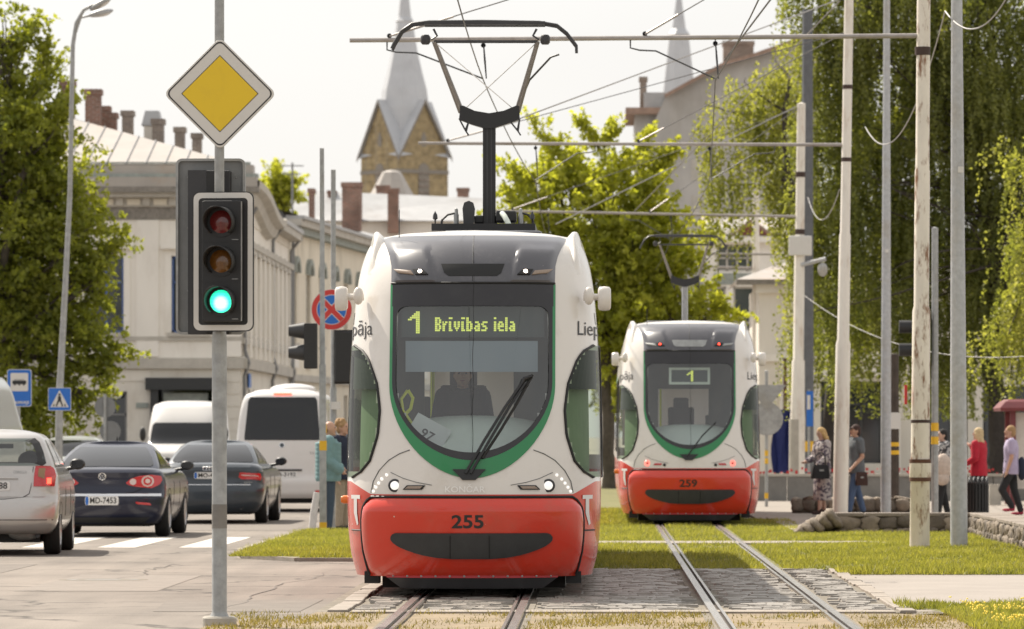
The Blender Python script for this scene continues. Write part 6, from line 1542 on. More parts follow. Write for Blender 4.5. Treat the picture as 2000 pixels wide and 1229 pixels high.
def branch(mb, a, b, r0, r1, wob=.12, n=6):
    a, b = Vector(a), Vector(b); L = (b-a).length; P = []; off = Vector((R.uniform(-1, 1), R.uniform(-1, 1), R.uniform(-.3, .8)))*L*wob
    for i in range(n+1):
        t = i/n; P.append(a.lerp(b, t) + off*math.sin(PI*t) + Vector((R.uniform(-1, 1), R.uniform(-1, 1), 0))*L*.02)
    mb.tube(P, [r0 + (r1-r0)*i/n for i in range(n+1)], 6, cap=False); return P
def tree(name, label, Y, trunk_px, blobs, nleaf, size, m, bark, trunk_r, zfork, clump_r=.38, per=46, depth=.8, shoots=(), group=None):
    """blobs: (px, py, radius px, dy) ; crown clumps fill them, denser near the surface"""
    s = F/Y; X0 = L_(trunk_px, Y)
    T = thing(name, label, 'tree', (X0, Y, 0), 0, group)
    cen = []; bl = []
    for (px, py, rp, dy) in blobs: bl.append((np.array([L_(px, Y)-X0, dy, Z_(py, Y)]), rp/s))
    vol = np.array([b[1]**2.3 for b in bl]); vol /= vol.sum(); ncl = nleaf//per
    cnt = np.maximum(3, (vol*ncl).astype(int)); CL = []; RN = []; DR = []; limbs = MB(); tr = MB()
    P = branch(tr, (0, 0, -.1), (R.uniform(-.2, .2), 0, zfork), trunk_r, trunk_r*.75, .02)
    tr.build('trunk', bark, T, smooth=60)
    fork = P[-1]
    for (c, r), k in zip(bl, cnt):
        PB = branch(limbs, fork, Vector(c), trunk_r*.5, .04, .08, 8)
        d = NP.normal(size=(k, 3)); d /= np.linalg.norm(d, axis=1)[:,None]
        rad = r*(NP.random(k)**.42)*(1 + .22*np.sin(d[:,0]*4+c[0])*np.cos(d[:,2]*5))
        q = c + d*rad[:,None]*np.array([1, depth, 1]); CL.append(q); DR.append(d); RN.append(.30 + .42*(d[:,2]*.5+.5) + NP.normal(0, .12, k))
        for j in range(min(14, k)):
            e_ = Vector(q[j]); st = PB[R.randint(3, len(PB)-1)]; branch(limbs, st, e_, .035, .008, .1, 4)
    for (px, py, px2, py2) in shoots:
        a = np.array([L_(px, Y)-X0, 0, Z_(py, Y)]); b = np.array([L_(px2, Y)-X0, .2, Z_(py2, Y)])
        k = 9; t = np.linspace(0, 1, k)[:,None]; CL.append(a + (b-a)*t + NP.normal(0, .06, (k, 3))); RN.append(np.full(k, .7)); DR.append(np.repeat(((b-a)/np.linalg.norm(b-a))[None], k, 0)); branch(limbs, Vector(a), Vector(b), .03, .006, .05, 4)
    CL = np.concatenate(CL); RN = np.concatenate(RN); ncl = len(CL)
    lb = limbs.build('limbs', bark, T, smooth=60, fix=False); lb['kind'] = 'stuff'
    idx = np.repeat(np.arange(ncl), per); jit = NP.normal(size=(len(idx), 3))
    DR = np.concatenate(DR); DR = DR + NP.normal(0, .35, DR.shape) + np.array([0, 0, .35]); DR /= np.linalg.norm(DR, axis=1)[:,None]
    ln = clump_r*(1.5 + 1.6*NP.random(ncl)); u = NP.random(len(idx))
    cur = (u**2)[:,None]*np.array([0, 0, -.18])*ln[idx][:,None]
    C = CL[idx] + DR[idx]*((u-.3)*ln[idx])[:,None] + cur + jit*(clump_r*.30*(1.15-u*.8))[:,None]
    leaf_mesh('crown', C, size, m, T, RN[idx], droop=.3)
    return T
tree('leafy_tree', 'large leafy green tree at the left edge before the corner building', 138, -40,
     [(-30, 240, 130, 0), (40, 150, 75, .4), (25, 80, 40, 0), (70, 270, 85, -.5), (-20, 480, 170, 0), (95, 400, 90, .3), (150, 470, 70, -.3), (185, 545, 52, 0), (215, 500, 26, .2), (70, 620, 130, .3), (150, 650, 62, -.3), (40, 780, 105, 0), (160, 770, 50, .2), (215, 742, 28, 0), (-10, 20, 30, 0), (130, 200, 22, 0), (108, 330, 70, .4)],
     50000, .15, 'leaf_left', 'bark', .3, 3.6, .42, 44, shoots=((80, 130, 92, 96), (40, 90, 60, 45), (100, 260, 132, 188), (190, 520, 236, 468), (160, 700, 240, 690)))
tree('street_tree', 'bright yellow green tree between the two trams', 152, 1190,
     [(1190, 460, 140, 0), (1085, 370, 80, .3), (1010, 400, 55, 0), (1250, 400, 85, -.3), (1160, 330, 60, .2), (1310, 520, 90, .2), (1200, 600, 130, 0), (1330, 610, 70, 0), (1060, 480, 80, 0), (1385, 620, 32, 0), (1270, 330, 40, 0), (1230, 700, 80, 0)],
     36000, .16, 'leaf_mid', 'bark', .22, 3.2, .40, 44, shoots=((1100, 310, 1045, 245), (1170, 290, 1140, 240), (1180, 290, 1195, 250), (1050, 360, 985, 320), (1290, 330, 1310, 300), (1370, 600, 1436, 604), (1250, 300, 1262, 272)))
tree('roof_tree', 'small green tree top showing above the roofs', 285, 545, [(540, 352, 26, 0), (562, 372, 24, 0), (525, 372, 22, 0), (545, 395, 30, 0)], 3600, .22, 'leaf_mid', 'bark', .2, 10.0, .5, 40)
tree('street_tree', 'dark green tree far behind the near tram', 240, 1240, [(1240, 640, 70, 0), (1190, 700, 60, 0), (1300, 690, 60, 0), (1250, 760, 60, 0)], 9000, .22, 'leaf_left', 'bark', .25, 3.0, .5, 40)
def birch(label, Y, trunk_px, blobs, nstr, m, lean, size=.085, lmin=.8, lmax=2.6, step=.034, trunk_r=.28, zfork=4.0, group='weeping birches'):
    s = F/Y; X0 = L_(trunk_px, Y); T = thing('weeping_birch', label, 'tree', (X0, Y, 0), 0, group)
    tr = MB(); P = branch(tr, (0, 0, -.1), (lean, .2, zfork), trunk_r, trunk_r*.7, .03, 8)
    tops = []
    for k in range(4):
        a = R.uniform(0, 6); P2 = branch(tr, P[-1-k % 2], (lean + R.uniform(-1.6, 1.6), R.uniform(-1.2, 1.2), zfork + R.uniform(3, 7)), trunk_r*.55, .07, .06, 8); tops += P2[3:]
    tr.build('trunk', 'bark_dark', T, smooth=60, fix=False)
    lm = MB(); bl = [(np.array([L_(px, Y)-X0, dy, Z_(py, Y)]), rx/s, rz/s) for (px, py, rx, rz, dy) in blobs]
    vol = np.array([b[1]*b[2] for b in bl]); vol /= vol.sum(); C = []; RN = []
    for (c, rx, rz), k in zip(bl, (vol*nstr).astype(int)):
        for j in range(max(1, k//45)):
            st = min(tops, key=lambda q: (q-Vector(c)).length + R.uniform(0, 2)); branch(lm, st, Vector(c) + Vector((R.uniform(-rx, rx)*.8, R.uniform(-1, 1), R.uniform(0, rz))), .035, .010, .2, 7)
        for j in range(max(1, k//9)):
            while True:
                d = NP.uniform(-1, 1, 3)
                if (d**2).sum() < 1: break
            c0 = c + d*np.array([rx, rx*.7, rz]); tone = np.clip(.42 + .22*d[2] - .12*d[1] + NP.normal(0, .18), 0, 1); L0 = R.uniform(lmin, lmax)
            for q in range(9):
                st = c0 + NP.normal(0, 1, 3)*np.array([.20, .20, .12]); L = L0*R.uniform(.45, 1.05); n = max(4, int(L/step))
                t = np.linspace(0, 1, n); sw = NP.normal(0, .05, 2); out = (st[:2]-c0[:2])*.5 + NP.normal(0, .05, 2)
                x = st[0] + out[0]*np.sqrt(t) + sw[0]*np.sin(t*5); y = st[1] + out[1]*np.sqrt(t) + sw[1]*np.sin(t*4); z = st[2] - L*t**1.2
                C.append(np.stack([x, y, z], 1) + NP.normal(0, .04, (n, 3))); RN.append(np.full(n, np.clip(tone + NP.normal(0, .08), 0, 1)))
    C = np.concatenate(C); RN = np.concatenate(RN); keep = C[:,2] > 1.9; C, RN = C[keep], RN[keep]
    lm.build('limbs', 'bark_dark', T, smooth=60, fix=False)['kind'] = 'stuff'
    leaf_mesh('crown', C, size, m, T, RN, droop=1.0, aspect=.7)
    return T
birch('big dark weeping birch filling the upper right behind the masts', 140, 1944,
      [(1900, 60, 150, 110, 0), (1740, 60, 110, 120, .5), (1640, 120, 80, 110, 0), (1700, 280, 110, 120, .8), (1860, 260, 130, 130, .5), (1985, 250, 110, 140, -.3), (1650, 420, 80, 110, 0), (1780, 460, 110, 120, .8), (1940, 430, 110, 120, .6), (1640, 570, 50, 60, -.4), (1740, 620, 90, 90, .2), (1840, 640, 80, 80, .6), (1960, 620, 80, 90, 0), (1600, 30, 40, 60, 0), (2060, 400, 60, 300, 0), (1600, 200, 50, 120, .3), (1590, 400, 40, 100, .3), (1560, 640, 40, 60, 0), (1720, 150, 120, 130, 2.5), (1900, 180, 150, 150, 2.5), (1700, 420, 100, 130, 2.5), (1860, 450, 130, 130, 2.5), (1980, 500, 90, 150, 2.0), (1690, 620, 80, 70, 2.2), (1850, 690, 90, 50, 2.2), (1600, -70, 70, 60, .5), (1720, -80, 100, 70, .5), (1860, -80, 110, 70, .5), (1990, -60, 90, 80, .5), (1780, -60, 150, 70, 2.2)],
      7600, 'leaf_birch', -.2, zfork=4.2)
birch('pale weeping birch hanging in front of the grey gable house', 150, 1620,
      [(1450, 180, 70, 50, 0), (1400, 250, 40, 60, .3), (1500, 160, 60, 60, 0), (1560, 120, 50, 80, 0), (1530, 260, 50, 70, .3), (1450, 340, 60, 60, 0), (1550, 380, 60, 80, 0), (1580, 540, 45, 70, 0)],
      620, 'leaf_birch_pale', .1, .10, 1.0, 3.2, .05, .2, 5.0)
birch('light green birch branch mass hanging at the right edge', 125, 2130,
      [(2010, 440, 40, 70, 0), (1985, 560, 40, 60, 0), (2030, 600, 50, 100, 0), (1960, 660, 30, 50, 0), (2000, 300, 40, 60, 0)], 380, 'leaf_birch_pale', .1, .085, .8, 1.8, .036, .2, 4.0)
# ------------------------------------------------------------------ cars and vans
mat('paint_silver', (0.50, 0.48, 0.46), .3, .55, coat=.7, dirt=(.36, .33, .30), dscale=3, damt=.3)
mat('paint_navy', (0.008, 0.011, 0.03), .3, 0, coat=.5, spec=.35)
mat('paint_slate', (0.04, 0.05, 0.062), .3, .2, coat=.5, spec=.4)
mat('paint_white', (0.68, 0.66, 0.64), .3, coat=.5, dirt=(.55, .52, .48), dscale=2, damt=.25)
mat('paint_pale', (0.42, 0.44, 0.42), .3, .3, coat=.6)
mat('tyre', (0.018, 0.017, 0.016), .85, var=.2, vscale=10)
mat('rim_metal', (0.45, 0.45, 0.46), .3, .8)
mat('car_glass', (0.012, 0.013, 0.015), .05, spec=.5)
mat('car_trim', (0.02, 0.02, 0.021), .5)
mat('plate_white', (0.72, 0.71, 0.69), .5)
mat('tail_red', (0.50, 0.015, 0.02), .15, coat=1.0)
mat('tail_clear', (0.62, 0.50, 0.47), .15, coat=1.0)
mat('tail_amber', (0.25, 0.14, 0.05), .2, coat=.8)
glassmat('car_window', (0.50, 0.55, 0.53), .9, .05)
mat('seat_cloth', (0.06, 0.06, 0.065), .9)
def wheel(par, x, y, r, w, sg):
    t = MB().lathe([(r*.62, -w/2), (r*.93, -w/2), (r, -w*.32), (r, w*.32), (r*.93, w/2), (r*.62, w/2), (r*.62, -w/2)], (x, y, r), 28, 'x').build('wheel', 'tyre', par, smooth=40)
    xo = x + sg*w*.46
    rm = MB(); rm.lathe([(r*.63, 0), (r*.60, sg*.01), (r*.52, -sg*.03), (.0, -sg*.03)], (xo, y, r), 28, 'x'); ro = rm.build('rim', 'rim_metal', t, smooth=40)
    for k in range(5):
        a = 2*PI*k/5; MB().box((0, 0, 0), (.02, r*.10, r*.52)).build('spoke', 'rim_metal', t, (xo - sg*.012, y + math.sin(a)*r*.30, r + math.cos(a)*r*.30), rot=(-a, 0, 0))
    for k in range(3): MB().lathe([(r*1.002, -.004), (r*1.002, .004)], (x - .05+.05*k, y, r), 28, 'x').build('tread_groove', 'seam_black', t)
    return t
def plate(par, hull, xc, z, txt, fn, blue=True, w=.52, h=.115):
    p = decal('number_plate', rrect(w, h, .012, 3, xc, z), fn, .012, 'plate_white', par, 4, 6, .012)
    if blue: decal('plate_band', rrect(.045, h-.01, .008, 3, xc-w/2+.03, z), fn, .0145, 'sign_blue', p, 3, 3)
    if txt: text_obj('plate_text', txt, h*.95, 'print_black', p, (xc + (.02 if blue else 0), 0, z), fn=lambda x, zz: tuple(fn(x, zz, .016)), width=(w-.11) if len(txt) > 3 else .12, bold=.0015)
    return p
def car(name, label, loc, rz, low, green, paint, wr=.31, wy=(.8, 3.4), W=1.7, cr=.32, rearwin=None, see=False, mir=1.0, win=None, group=None, ww=.205, cat='car', gp=2.9, gcr=.30):
    C = thing(name, label, cat, loc, rz, group)
    HL = Hull(low, cr, .5, 3.2, 2.4); HG = Hull(green, gcr, .5, gp, 2.4)
    zl = list(np.linspace(low[0][0], low[-1][0], 22)); 
    b = HL.shell(zl, 40, 14, 24, None, top=[(.97, .012, .985), (.85, .03, .94), (.5, .04, .86), (.0, .045, .8)]).build('body', paint, C, smooth=38)
    zg = list(np.linspace(green[0][0], green[-1][0], 26))
    rw = rearwin
    def hole(c):
        if see and rw:
            x, y, z = c
            if rw[0]+.03 < z < rw[1]-.03 and abs(x) < float(np.interp(z, [rw[0], rw[1]], [rw[2], rw[3]]))-.04 and (y < HG.r(z)+gcr*.9 or y > HG.f(z)-.45): return True
        return False
    g = HG.shell(zg, 40, 14, 24, hole, top=[(.9, .012, .97), (.6, .03, .9), (.0, .036, .8)]).build('roof', paint, C, smooth=38)
    if rw:
        z0, z1, w0, w1 = rw
        def edge(i, n, gz, gx):      # rounded window outline
            return None
        outl = [(w0*.94, z0), (w0, z0+.03), ((w0+w1)/2*1.01, (z0+z1)/2), (w1, z1-.05), (w1*.9, z1)]
        outl = outl + [(-x, z) for x, z in outl[::-1]]
        if see:
            decal('rear_window', outl, HG.back, .006, 'car_window', C, 12, 14)
            inn = [(x*.86, (z-(z0+z1)/2)*.80+(z0+z1)/2) for x, z in outl]; n = len(outl)
            mb = MB(); mb.grid([[tuple(HG.back(x, z, .009)) for x, z in outl + outl[:1]], [tuple(HG.back((x+a)/2, (z+c)/2, .009)) for (x, z), (a, c) in zip(outl + outl[:1], inn + inn[:1])], [tuple(HG.back(x, z, .009)) for x, z in inn + inn[:1]]]); mb.build('window_border', 'car_trim', C, fix=False)
            for sx in (-.42, .42): MB().ell((sx, 1.05, z0+.06), (.13, .07, .12), 12, 8).build('headrest', 'seat_cloth', C, smooth=180)
            for sx in (-.38, .38): MB().ell((sx, 2.0, z0+.05), (.14, .08, .14), 12, 8).build('headrest', 'seat_cloth', C, smooth=180)
            MB().box((0, 2.75, z1-.10), (.22, .03, .06)).build('inside_mirror', 'car_trim', C)
        else:
            decal('rear_window', outl, HG.back, .006, 'car_glass', C, 12, 14)
    if win:                      # side glass as two panes
        for sg in (-1, 1):
            for (y0a, y0b, y1a, y1b, z0, z1) in win:
                rows = []
                for i in range(7):
                    z = z0 + (z1-z0)*i/6; a = y0a + (y1a-y0a)*i/6; q = y0b + (y1b-y0b)*i/6
                    rows.append([tuple(HG.side(sg, a + (q-a)*j/6, z, .006)) for j in range(7)])
                MB().grid(rows).build('side_window', 'car_glass', C, smooth=60, fix=False)
    for y in wy:
        for sg in (-1, 1):
            xw = sg*(W/2 - ww/2 - .005)
            wheel(C, xw, y, wr, ww, sg)
            arch = [HL.side(sg, y + (wr+.055)*math.cos(a), max(low[0][0]+.005, wr + (wr+.055)*math.sin(a)), .003) for a in [PI*i/16 for i in range(17)]]
            c0 = HL.side(sg, y, low[0][0]+.05, .003)
            MB().add([tuple(p) for p in arch] + [tuple(c0)], [(i, i+1, 17) for i in range(16)]).build('wheel_arch', 'seam_black', C, fix=False)
    MB().b2(-W*.36, W*.36, .35, wy[1]+.5, .16, low[0][0]+.06).build('underside', 'seam_black', C)
    if mir:
        for sg in (-1, 1):
            mx = sg*(W/2+.085); my = mir
            m_ = MB(); m_.ell((mx, my, green[0][0]+.10), (.105, .09, .075), 14, 8); mo = m_.build('mirror', paint if paint in ('paint_silver',) and False else 'car_trim', C, smooth=180)
            MB().tube([(sg*W*.44, my+.05, green[0][0]+.03), (mx, my, green[0][0]+.06)], .025, 6).build('mirror_stalk', 'car_trim', mo)
            MB().prism(rrect(.15, .10, .03, 4, mx, green[0][0]+.10), my-.095, my-.085).build('mirror_glass', 'car_glass', mo)
    for sg in (-1, 1):
        for yy in (1.75, 2.75):
            if wy[1] > 2.5: MB().tube([HL.side(sg, yy, z, .001) for z in (.35, .5, .65, .8, low[-1][0]-.04)], .004, 4).build('door_gap', 'seam_black', C)
    return C, HL, HG, b
def circle_on(name, x, z, r, fn, off, m, par, th=.008): return decal(name, circ(r, 20, x, z), fn, off, m, par, 8, 8, th)

# silver hatchback at the left edge
Ys = 68.0; X = -7.68
C, HL, HG, b = car('hatchback', 'silver hatchback cut off by the left edge of the picture', (X, Ys, 0), math.radians(2.0),
    [(.27, .74, .10, 4.0), (.33, .80, .03, 4.1), (.45, .845, .0, 4.18), (.62, .855, .01, 4.18), (.70, .857, .04, 4.17), (.74, .857, .10, 4.15), (.9, .852, .13, 3.95), (1.02, .84, .16, 3.4), (1.10, .81, .20, 3.1)],
    [(1.04, .815, .17, 3.2), (1.15, .79, .20, 2.95), (1.35, .705, .34, 2.5), (1.48, .635, .47, 2.15), (1.53, .58, .56, 1.95), (1.56, .47, .75, 1.8)],
    'paint_silver', wr=.31, wy=(.83, 3.40), W=1.71, rearwin=(1.13, 1.475, .70, .60), see=True, mir=2.85, win=[(.62, 1.45, .85, 1.45, 1.13, 1.46), (1.55, 2.75, 1.55, 2.2, 1.13, 1.46)])
for sg in (-1, 1):
    l = decal('tail_lamp', [(sg*x, z) for x, z in ((.55, .87), (.80, .87), (.815, 1.0), (.79, 1.09), (.74, 1.13), (.57, 1.13), (.555, 1.0))], HL.back, .018, 'tail_red', C, 8, 6, .02)
    decal('lamp_window', [(sg*.60, .98), (sg*.68, .96), (sg*.69, 1.09), (sg*.61, 1.09)], HL.back, .022, 'tail_amber', l, 4, 4)
    decal('lamp_window', [(sg*.71, .90), (sg*.76, .90), (sg*.76, .97), (sg*.71, .97)], HL.back, .022, 'red_lit', l, 3, 3)
line_on('tailgate_gap', [(-.52, .86), (-.50, .78), (-.42, .73), (-.2, .71), (.2, .71), (.42, .73), (.50, .78), (.52, .86), (.545, 1.12)], HL.back, .003, .005, 'seam_black', C)
decal('plate_strip', [(-.36, .99), (.30, .99), (.36, .965), (-.36, .965)], HL.back, .03, 'paint_silver', C, 4, 10, .03)
plate(C, HL, 0.0, .875, 'KD-1688', HL.back)
text_obj('model_script', 'COROLLA', .045, 'galv', C, (.38, 0, 1.05), fn=lambda x, z: tuple(HL.back(x, z, .006)), width=.17)
decal('bumper_line', [(-.8, .455), (.8, .455), (.8, .445), (-.8, .445)], HL.back, .004, 'car_trim', C, 2, 16)
MB().ell((.42, .32, .27), (.20, .12, .085), 14, 8).build('exhaust_box', 'galv', C, smooth=180); MB().cyl((.60, .2, .25), (.60, .35, .25), .03).build('exhaust_tip', 'dark_metal', C)
MB().tube([HG.back(x, 1.16+.01*math.sin(x*3), .02) for x in (.1, -.1, -.3)], .01, 5).build('rear_wiper', 'car_trim', C)

# dark blue saloon
Yc = 80.2; X = L_(199, Yc)
C, HL, HG, b = car('saloon_car', 'dark navy saloon with round tail lamps on the crosswalk', (X, Yc, 0), math.radians(-.6),
    [(.20, .78, .10, 4.6), (.26, .83, .04, 4.7), (.38, .88, .0, 4.78), (.55, .912, -.005, 4.8), (.62, .918, .0, 4.8), (.655, .918, .035, 4.78), (.75, .918, .06, 4.7), (.88, .905, .06, 4.4), (.97, .87, .05, 3.9), (1.0, .82, .09, 3.5)],
    [(.955, .80, .50, 3.55), (1.03, .775, .66, 3.3), (1.15, .715, .98, 2.95), (1.27, .645, 1.38, 2.6), (1.35, .58, 1.72, 2.35), (1.395, .50, 2.0, 2.2)],
    'paint_navy', wr=.335, wy=(.98, 3.69), W=1.85, cr=.40, rearwin=(1.045, 1.335, .69, .55), mir=2.95, win=[(1.15, 2.0, 1.75, 2.05, 1.05, 1.32), (2.08, 3.05, 2.12, 2.45, 1.05, 1.32)])
for sg in (-1, 1):
    l = decal('tail_lamp', [(sg*x, z) for x, z in ((.34, .80), (.42, .77), (.58, .735), (.72, .73), (.83, .78), (.865, .85), (.85, .91), (.72, .93), (.55, .915), (.42, .87))], HL.back, .014, 'tail_red', C, 10, 8, .02)
    circle_on('lamp_ring', sg*.665, .835, .088, HL.back, .020, 'tail_clear', l); circle_on('lamp_ring', sg*.665, .835, .062, HL.back, .026, 'tail_red', l); circle_on('lamp_core', sg*.665, .835, .034, HL.back, .032, 'tail_clear', l)
    circle_on('lamp_ring', sg*.455, .825, .048, HL.back, .020, 'tail_clear', l)
    decal('reflector', [(sg*.50, .53), (sg*.72, .51), (sg*.72, .475), (sg*.50, .495)], HL.back, .008, 'tail_red', C, 3, 6, .01)
decal('chrome_strip', [(-.86, .642), (.86, .642), (.86, .612), (-.86, .612)], HL.back, .014, 'chrome', C, 3, 30, .02)
line_on('boot_gap', [(-.86, .75), (-.52, .69), (-.45, .665), (.45, .665), (.52, .69), (.60, .73)], HL.back, .003, .005, 'seam_black', C)
plate(C, HL, 0, .545, 'MD-7453', HL.back, w=.50, h=.13)
e_ = circle_on('badge', 0, .905, .058, HL.back, .016, 'chrome', C, .02); circle_on('badge_field', 0, .905, .050, HL.back, .019, 'paint_navy', e_)
bd = MB(); 
for (a, q) in (((-.026, .040), (0.0, .006)), ((.026, .040), (0, .006)), ((-.040, .022), (-.018, -.038)), ((-.018, -.038), (0, .0)), ((.040, .022), (.018, -.038)), ((.018, -.038), (0, .0))): bd.tube([HL.back(a[0], .905+a[1], .021), HL.back(q[0], .905+q[1], .021)], .0045, 4)
bd.build('badge_mark', 'chrome', e_)
decal('diffuser', [(-.70, .30), (.70, .30), (.62, .22), (-.62, .22)], HL.back, .006, 'car_trim', C, 4, 20)
MB().prism([(-.012, 1.42), (.03, 1.42), (.004, 1.50)], 2.2, 2.3).build('roof_aerial', 'black_metal', C)

# slate grey saloon
Ya = 92.4; X = L_(408, Ya)
C, HL, HG, b = car('saloon_car', 'slate grey saloon with slim red tail lamps ahead of the navy one', (X, Ya, 0), math.radians(-.8),
    [(.20, .79, .10, 4.7), (.28, .85, .03, 4.8), (.40, .90, .0, 4.9), (.56, .922, .0, 4.92), (.63, .925, .01, 4.92), (.66, .925, .05, 4.9), (.80, .922, .07, 4.75), (.92, .90, .06, 4.2), (.98, .86, .07, 3.8), (1.01, .80, .12, 3.5)],
    [(.96, .80, .48, 3.55), (1.04, .78, .62, 3.3), (1.15, .73, .86, 2.95), (1.27, .66, 1.2, 2.6), (1.35, .60, 1.5, 2.35), (1.40, .50, 1.8, 2.2)],
    'paint_slate', wr=.335, wy=(1.02, 3.86), W=1.86, cr=.42, rearwin=(1.05, 1.345, .70, .565), mir=3.0, win=[(1.1, 1.9, 1.65, 1.95, 1.05, 1.33), (1.98, 3.05, 2.02, 2.45, 1.05, 1.33)])
for sg in (-1, 1):
    l = decal('tail_lamp', [(sg*x, z) for x, z in ((.50, .80), (.56, .76), (.86, .745), (.875, .80), (.85, .87), (.52, .885))], HL.back, .012, 'tail_red', C, 8, 8, .02)
    decal('lamp_bar', [(sg*.54, .845), (sg*.83, .83), (sg*.83, .81), (sg*.55, .825)], HL.back, .016, 'tail_clear', l, 3, 6)
    MB().lathe([(.045, -.03), (.045, .1), (.038, .1), (.038, -.03)], (sg*.55, .10, .285), 12, 'y').build('exhaust_tip', 'dark_metal', C)
decal('chrome_strip', [(-.7, .675), (.7, .675), (.7, .66), (-.7, .66)], HL.back, .012, 'chrome', C, 3, 24, .015)
plate(C, HL, .0, .83, 'MO-4268', HL.back)
for k in range(4):
    cx_ = -.075+.05*k; P = [HL.back(cx_+.032*math.cos(a), .945+.032*math.sin(a), .012) for a in [2*PI*i/14 for i in range(15)]]; MB().tube(P, .005, 4).build('badge_ring', 'chrome', C)
text_obj('model_script', 'A6', .06, 'galv', C, (-.66, 0, .715), fn=lambda x, z: tuple(HL.back(x, z, .006)), width=.08); text_obj('model_script', 'quattro', .055, 'galv', C, (.66, 0, .715), fn=lambda x, z: tuple(HL.back(x, z, .006)), width=.14)
line_on('boot_gap', [(-.86, .72), (-.5, .70), (.5, .70), (.86, .72)], HL.back, .003, .005, 'seam_black', C)

# white van seen from behind
def van(label, loc, rz, tab, W, wy, group, paint='paint_white', cr=.30):
    C = thing('van', label, 'van', loc, rz, group); H = Hull(tab, cr, .6, 3.6, 2.6)
    H.shell(list(np.linspace(tab[0][0], tab[-1][0], 40)), 44, 14, 24, None, top=[(.95, .02, .985), (.7, .05, .95), (.0, .06, .9)]).build('body', paint, C, smooth=38)
    for y in wy:
        for sg in (-1, 1):
            wheel(C, sg*(W/2-.13), y, .34, .22, sg)
            arch = [H.side(sg, y + .41*math.cos(a), max(tab[0][0]+.01, .34 + .41*math.sin(a)), .004) for a in [PI*i/16 for i in range(17)]]
            MB().add([tuple(p) for p in arch] + [tuple(H.side(sg, y, tab[0][0]+.02, .004))], [(i, i+1, 17) for i in range(16)]).build('wheel_arch', 'seam_black', C, fix=False)
    MB().b2(-W*.4, W*.4, .3, 4.6, .17, tab[0][0]+.05).build('underside', 'seam_black', C)
    return C, H
Yv = 107.0
C, H = van('white van with dark rear window and roof unit ahead of the cars', (L_(550, Yv), Yv, 0), math.radians(-.6),
    [(.27, .84, .06, 5.1), (.36, .90, .0, 5.2), (.62, .93, .0, 5.25), (.70, .93, .05, 5.25), (1.1, .93, .08, 5.1), (1.4, .92, .11, 4.7), (1.9, .87, .20, 4.2), (2.2, .81, .27, 3.9), (2.33, .74, .34, 3.7), (2.38, .62, .5, 3.5)], 1.86, (1.0, 4.1), 'vans')
decal('rear_window', [(-.74, 1.42), (.74, 1.42), (.75, 1.46), (.68, 2.22), (.64, 2.27), (-.64, 2.27), (-.68, 2.22), (-.75, 1.46)], H.back, .008, 'car_glass', C, 14, 16)
decal('brake_lamp', [(-.18, 2.345), (.18, 2.345), (.18, 2.315), (-.18, 2.315)], H.back, .012, 'red_lit', C, 2, 6)
circle_on('badge', 0, 1.32, .055, H.back, .012, 'chrome', C, .014); circle_on('badge_field', 0, 1.32, .045, H.back, .016, 'paint_slate', C)
decal('handle_strip', [(-.4, .845), (.4, .845), (.4, .81), (-.4, .81)], H.back, .02, 'car_trim', C, 3, 8, .03); plate(C, H, .05, .735, 'KB-3192', H.back)
text_obj('model_script', 'TDI', .07, 'galv', C, (.62, 0, 1.16), fn=lambda x, z: tuple(H.back(x, z, .008)), width=.16)
for sg in (-1, 1):
    decal('tail_lamp', [(sg*.83, .95), (sg*.915, .95), (sg*.915, 1.35), (sg*.85, 1.35)], H.back, .010, 'tail_red', C, 8, 4, .01)
    decal('reflector', [(sg*.66, .43), (sg*.82, .43), (sg*.82, .37), (sg*.66, .37)], H.back, .008, 'tail_red', C, 3, 4, .01)
    MB().ell((sg*1.03, 3.9, 1.35), (.09, .1, .17), 12, 8).build('mirror', 'car_trim', C, smooth=180)
line_on('tailgate_gap', [(-.82, 2.2), (-.86, 1.4), (-.84, .75), (.84, .75), (.86, 1.4), (.82, 2.2)], H.back, .003, .006, 'seam_black', C)
MB().ell((.12, 1.6, 2.43), (.48, .6, .13), 18, 8).build('roof_unit', 'paint_white', C, smooth=180)
# oncoming white van
Yo = 146.0
C, H = van('oncoming high white van facing the camera behind the saloons', (L_(352, Yo), Yo, 0), 0,
    [(.28, .90, .10, 5.6), (.4, .96, .02, 5.7), (.7, 1.0, .0, 5.75), (1.0, 1.01, .08, 5.75), (1.18, 1.01, .38, 5.75), (1.3, 1.0, .75, 5.75), (1.75, .96, 1.15, 5.7), (1.95, .94, 1.32, 5.7), (2.2, .91, 1.6, 5.65), (2.36, .86, 1.85, 5.6), (2.41, .74, 2.1, 5.5)], 1.98, (1.0, 4.4), 'vans', cr=.45)
decal('windscreen', [(-.80, 1.28), (.80, 1.28), (.90, 1.33), (.85, 1.80), (.78, 1.86), (-.78, 1.86), (-.85, 1.80), (-.90, 1.33)], H.back, .010, 'car_glass', C, 14, 18)
decal('grille', [(-.5, .82), (.5, .82), (.42, .62), (-.42, .62)], H.back, .01, 'car_trim', C, 5, 12, .01); plate(C, H, 0, .48, '', H.back, blue=False)
for sg in (-1, 1):
    decal('headlamp', [(sg*.56, .80), (sg*.93, .98), (sg*.95, 1.10), (sg*.8, 1.06), (sg*.58, .92)], H.back, .012, 'tail_clear', C, 6, 6, .01); MB().ell((sg*1.12, 1.3, 1.55), (.09, .1, .2), 12, 8).build('mirror', 'car_trim', C, smooth=180)
MB().tube([(-.05, 2.05, 2.40), (-.05, 1.75, 2.30)], .012, 5).build('roof_aerial', 'rust', C)
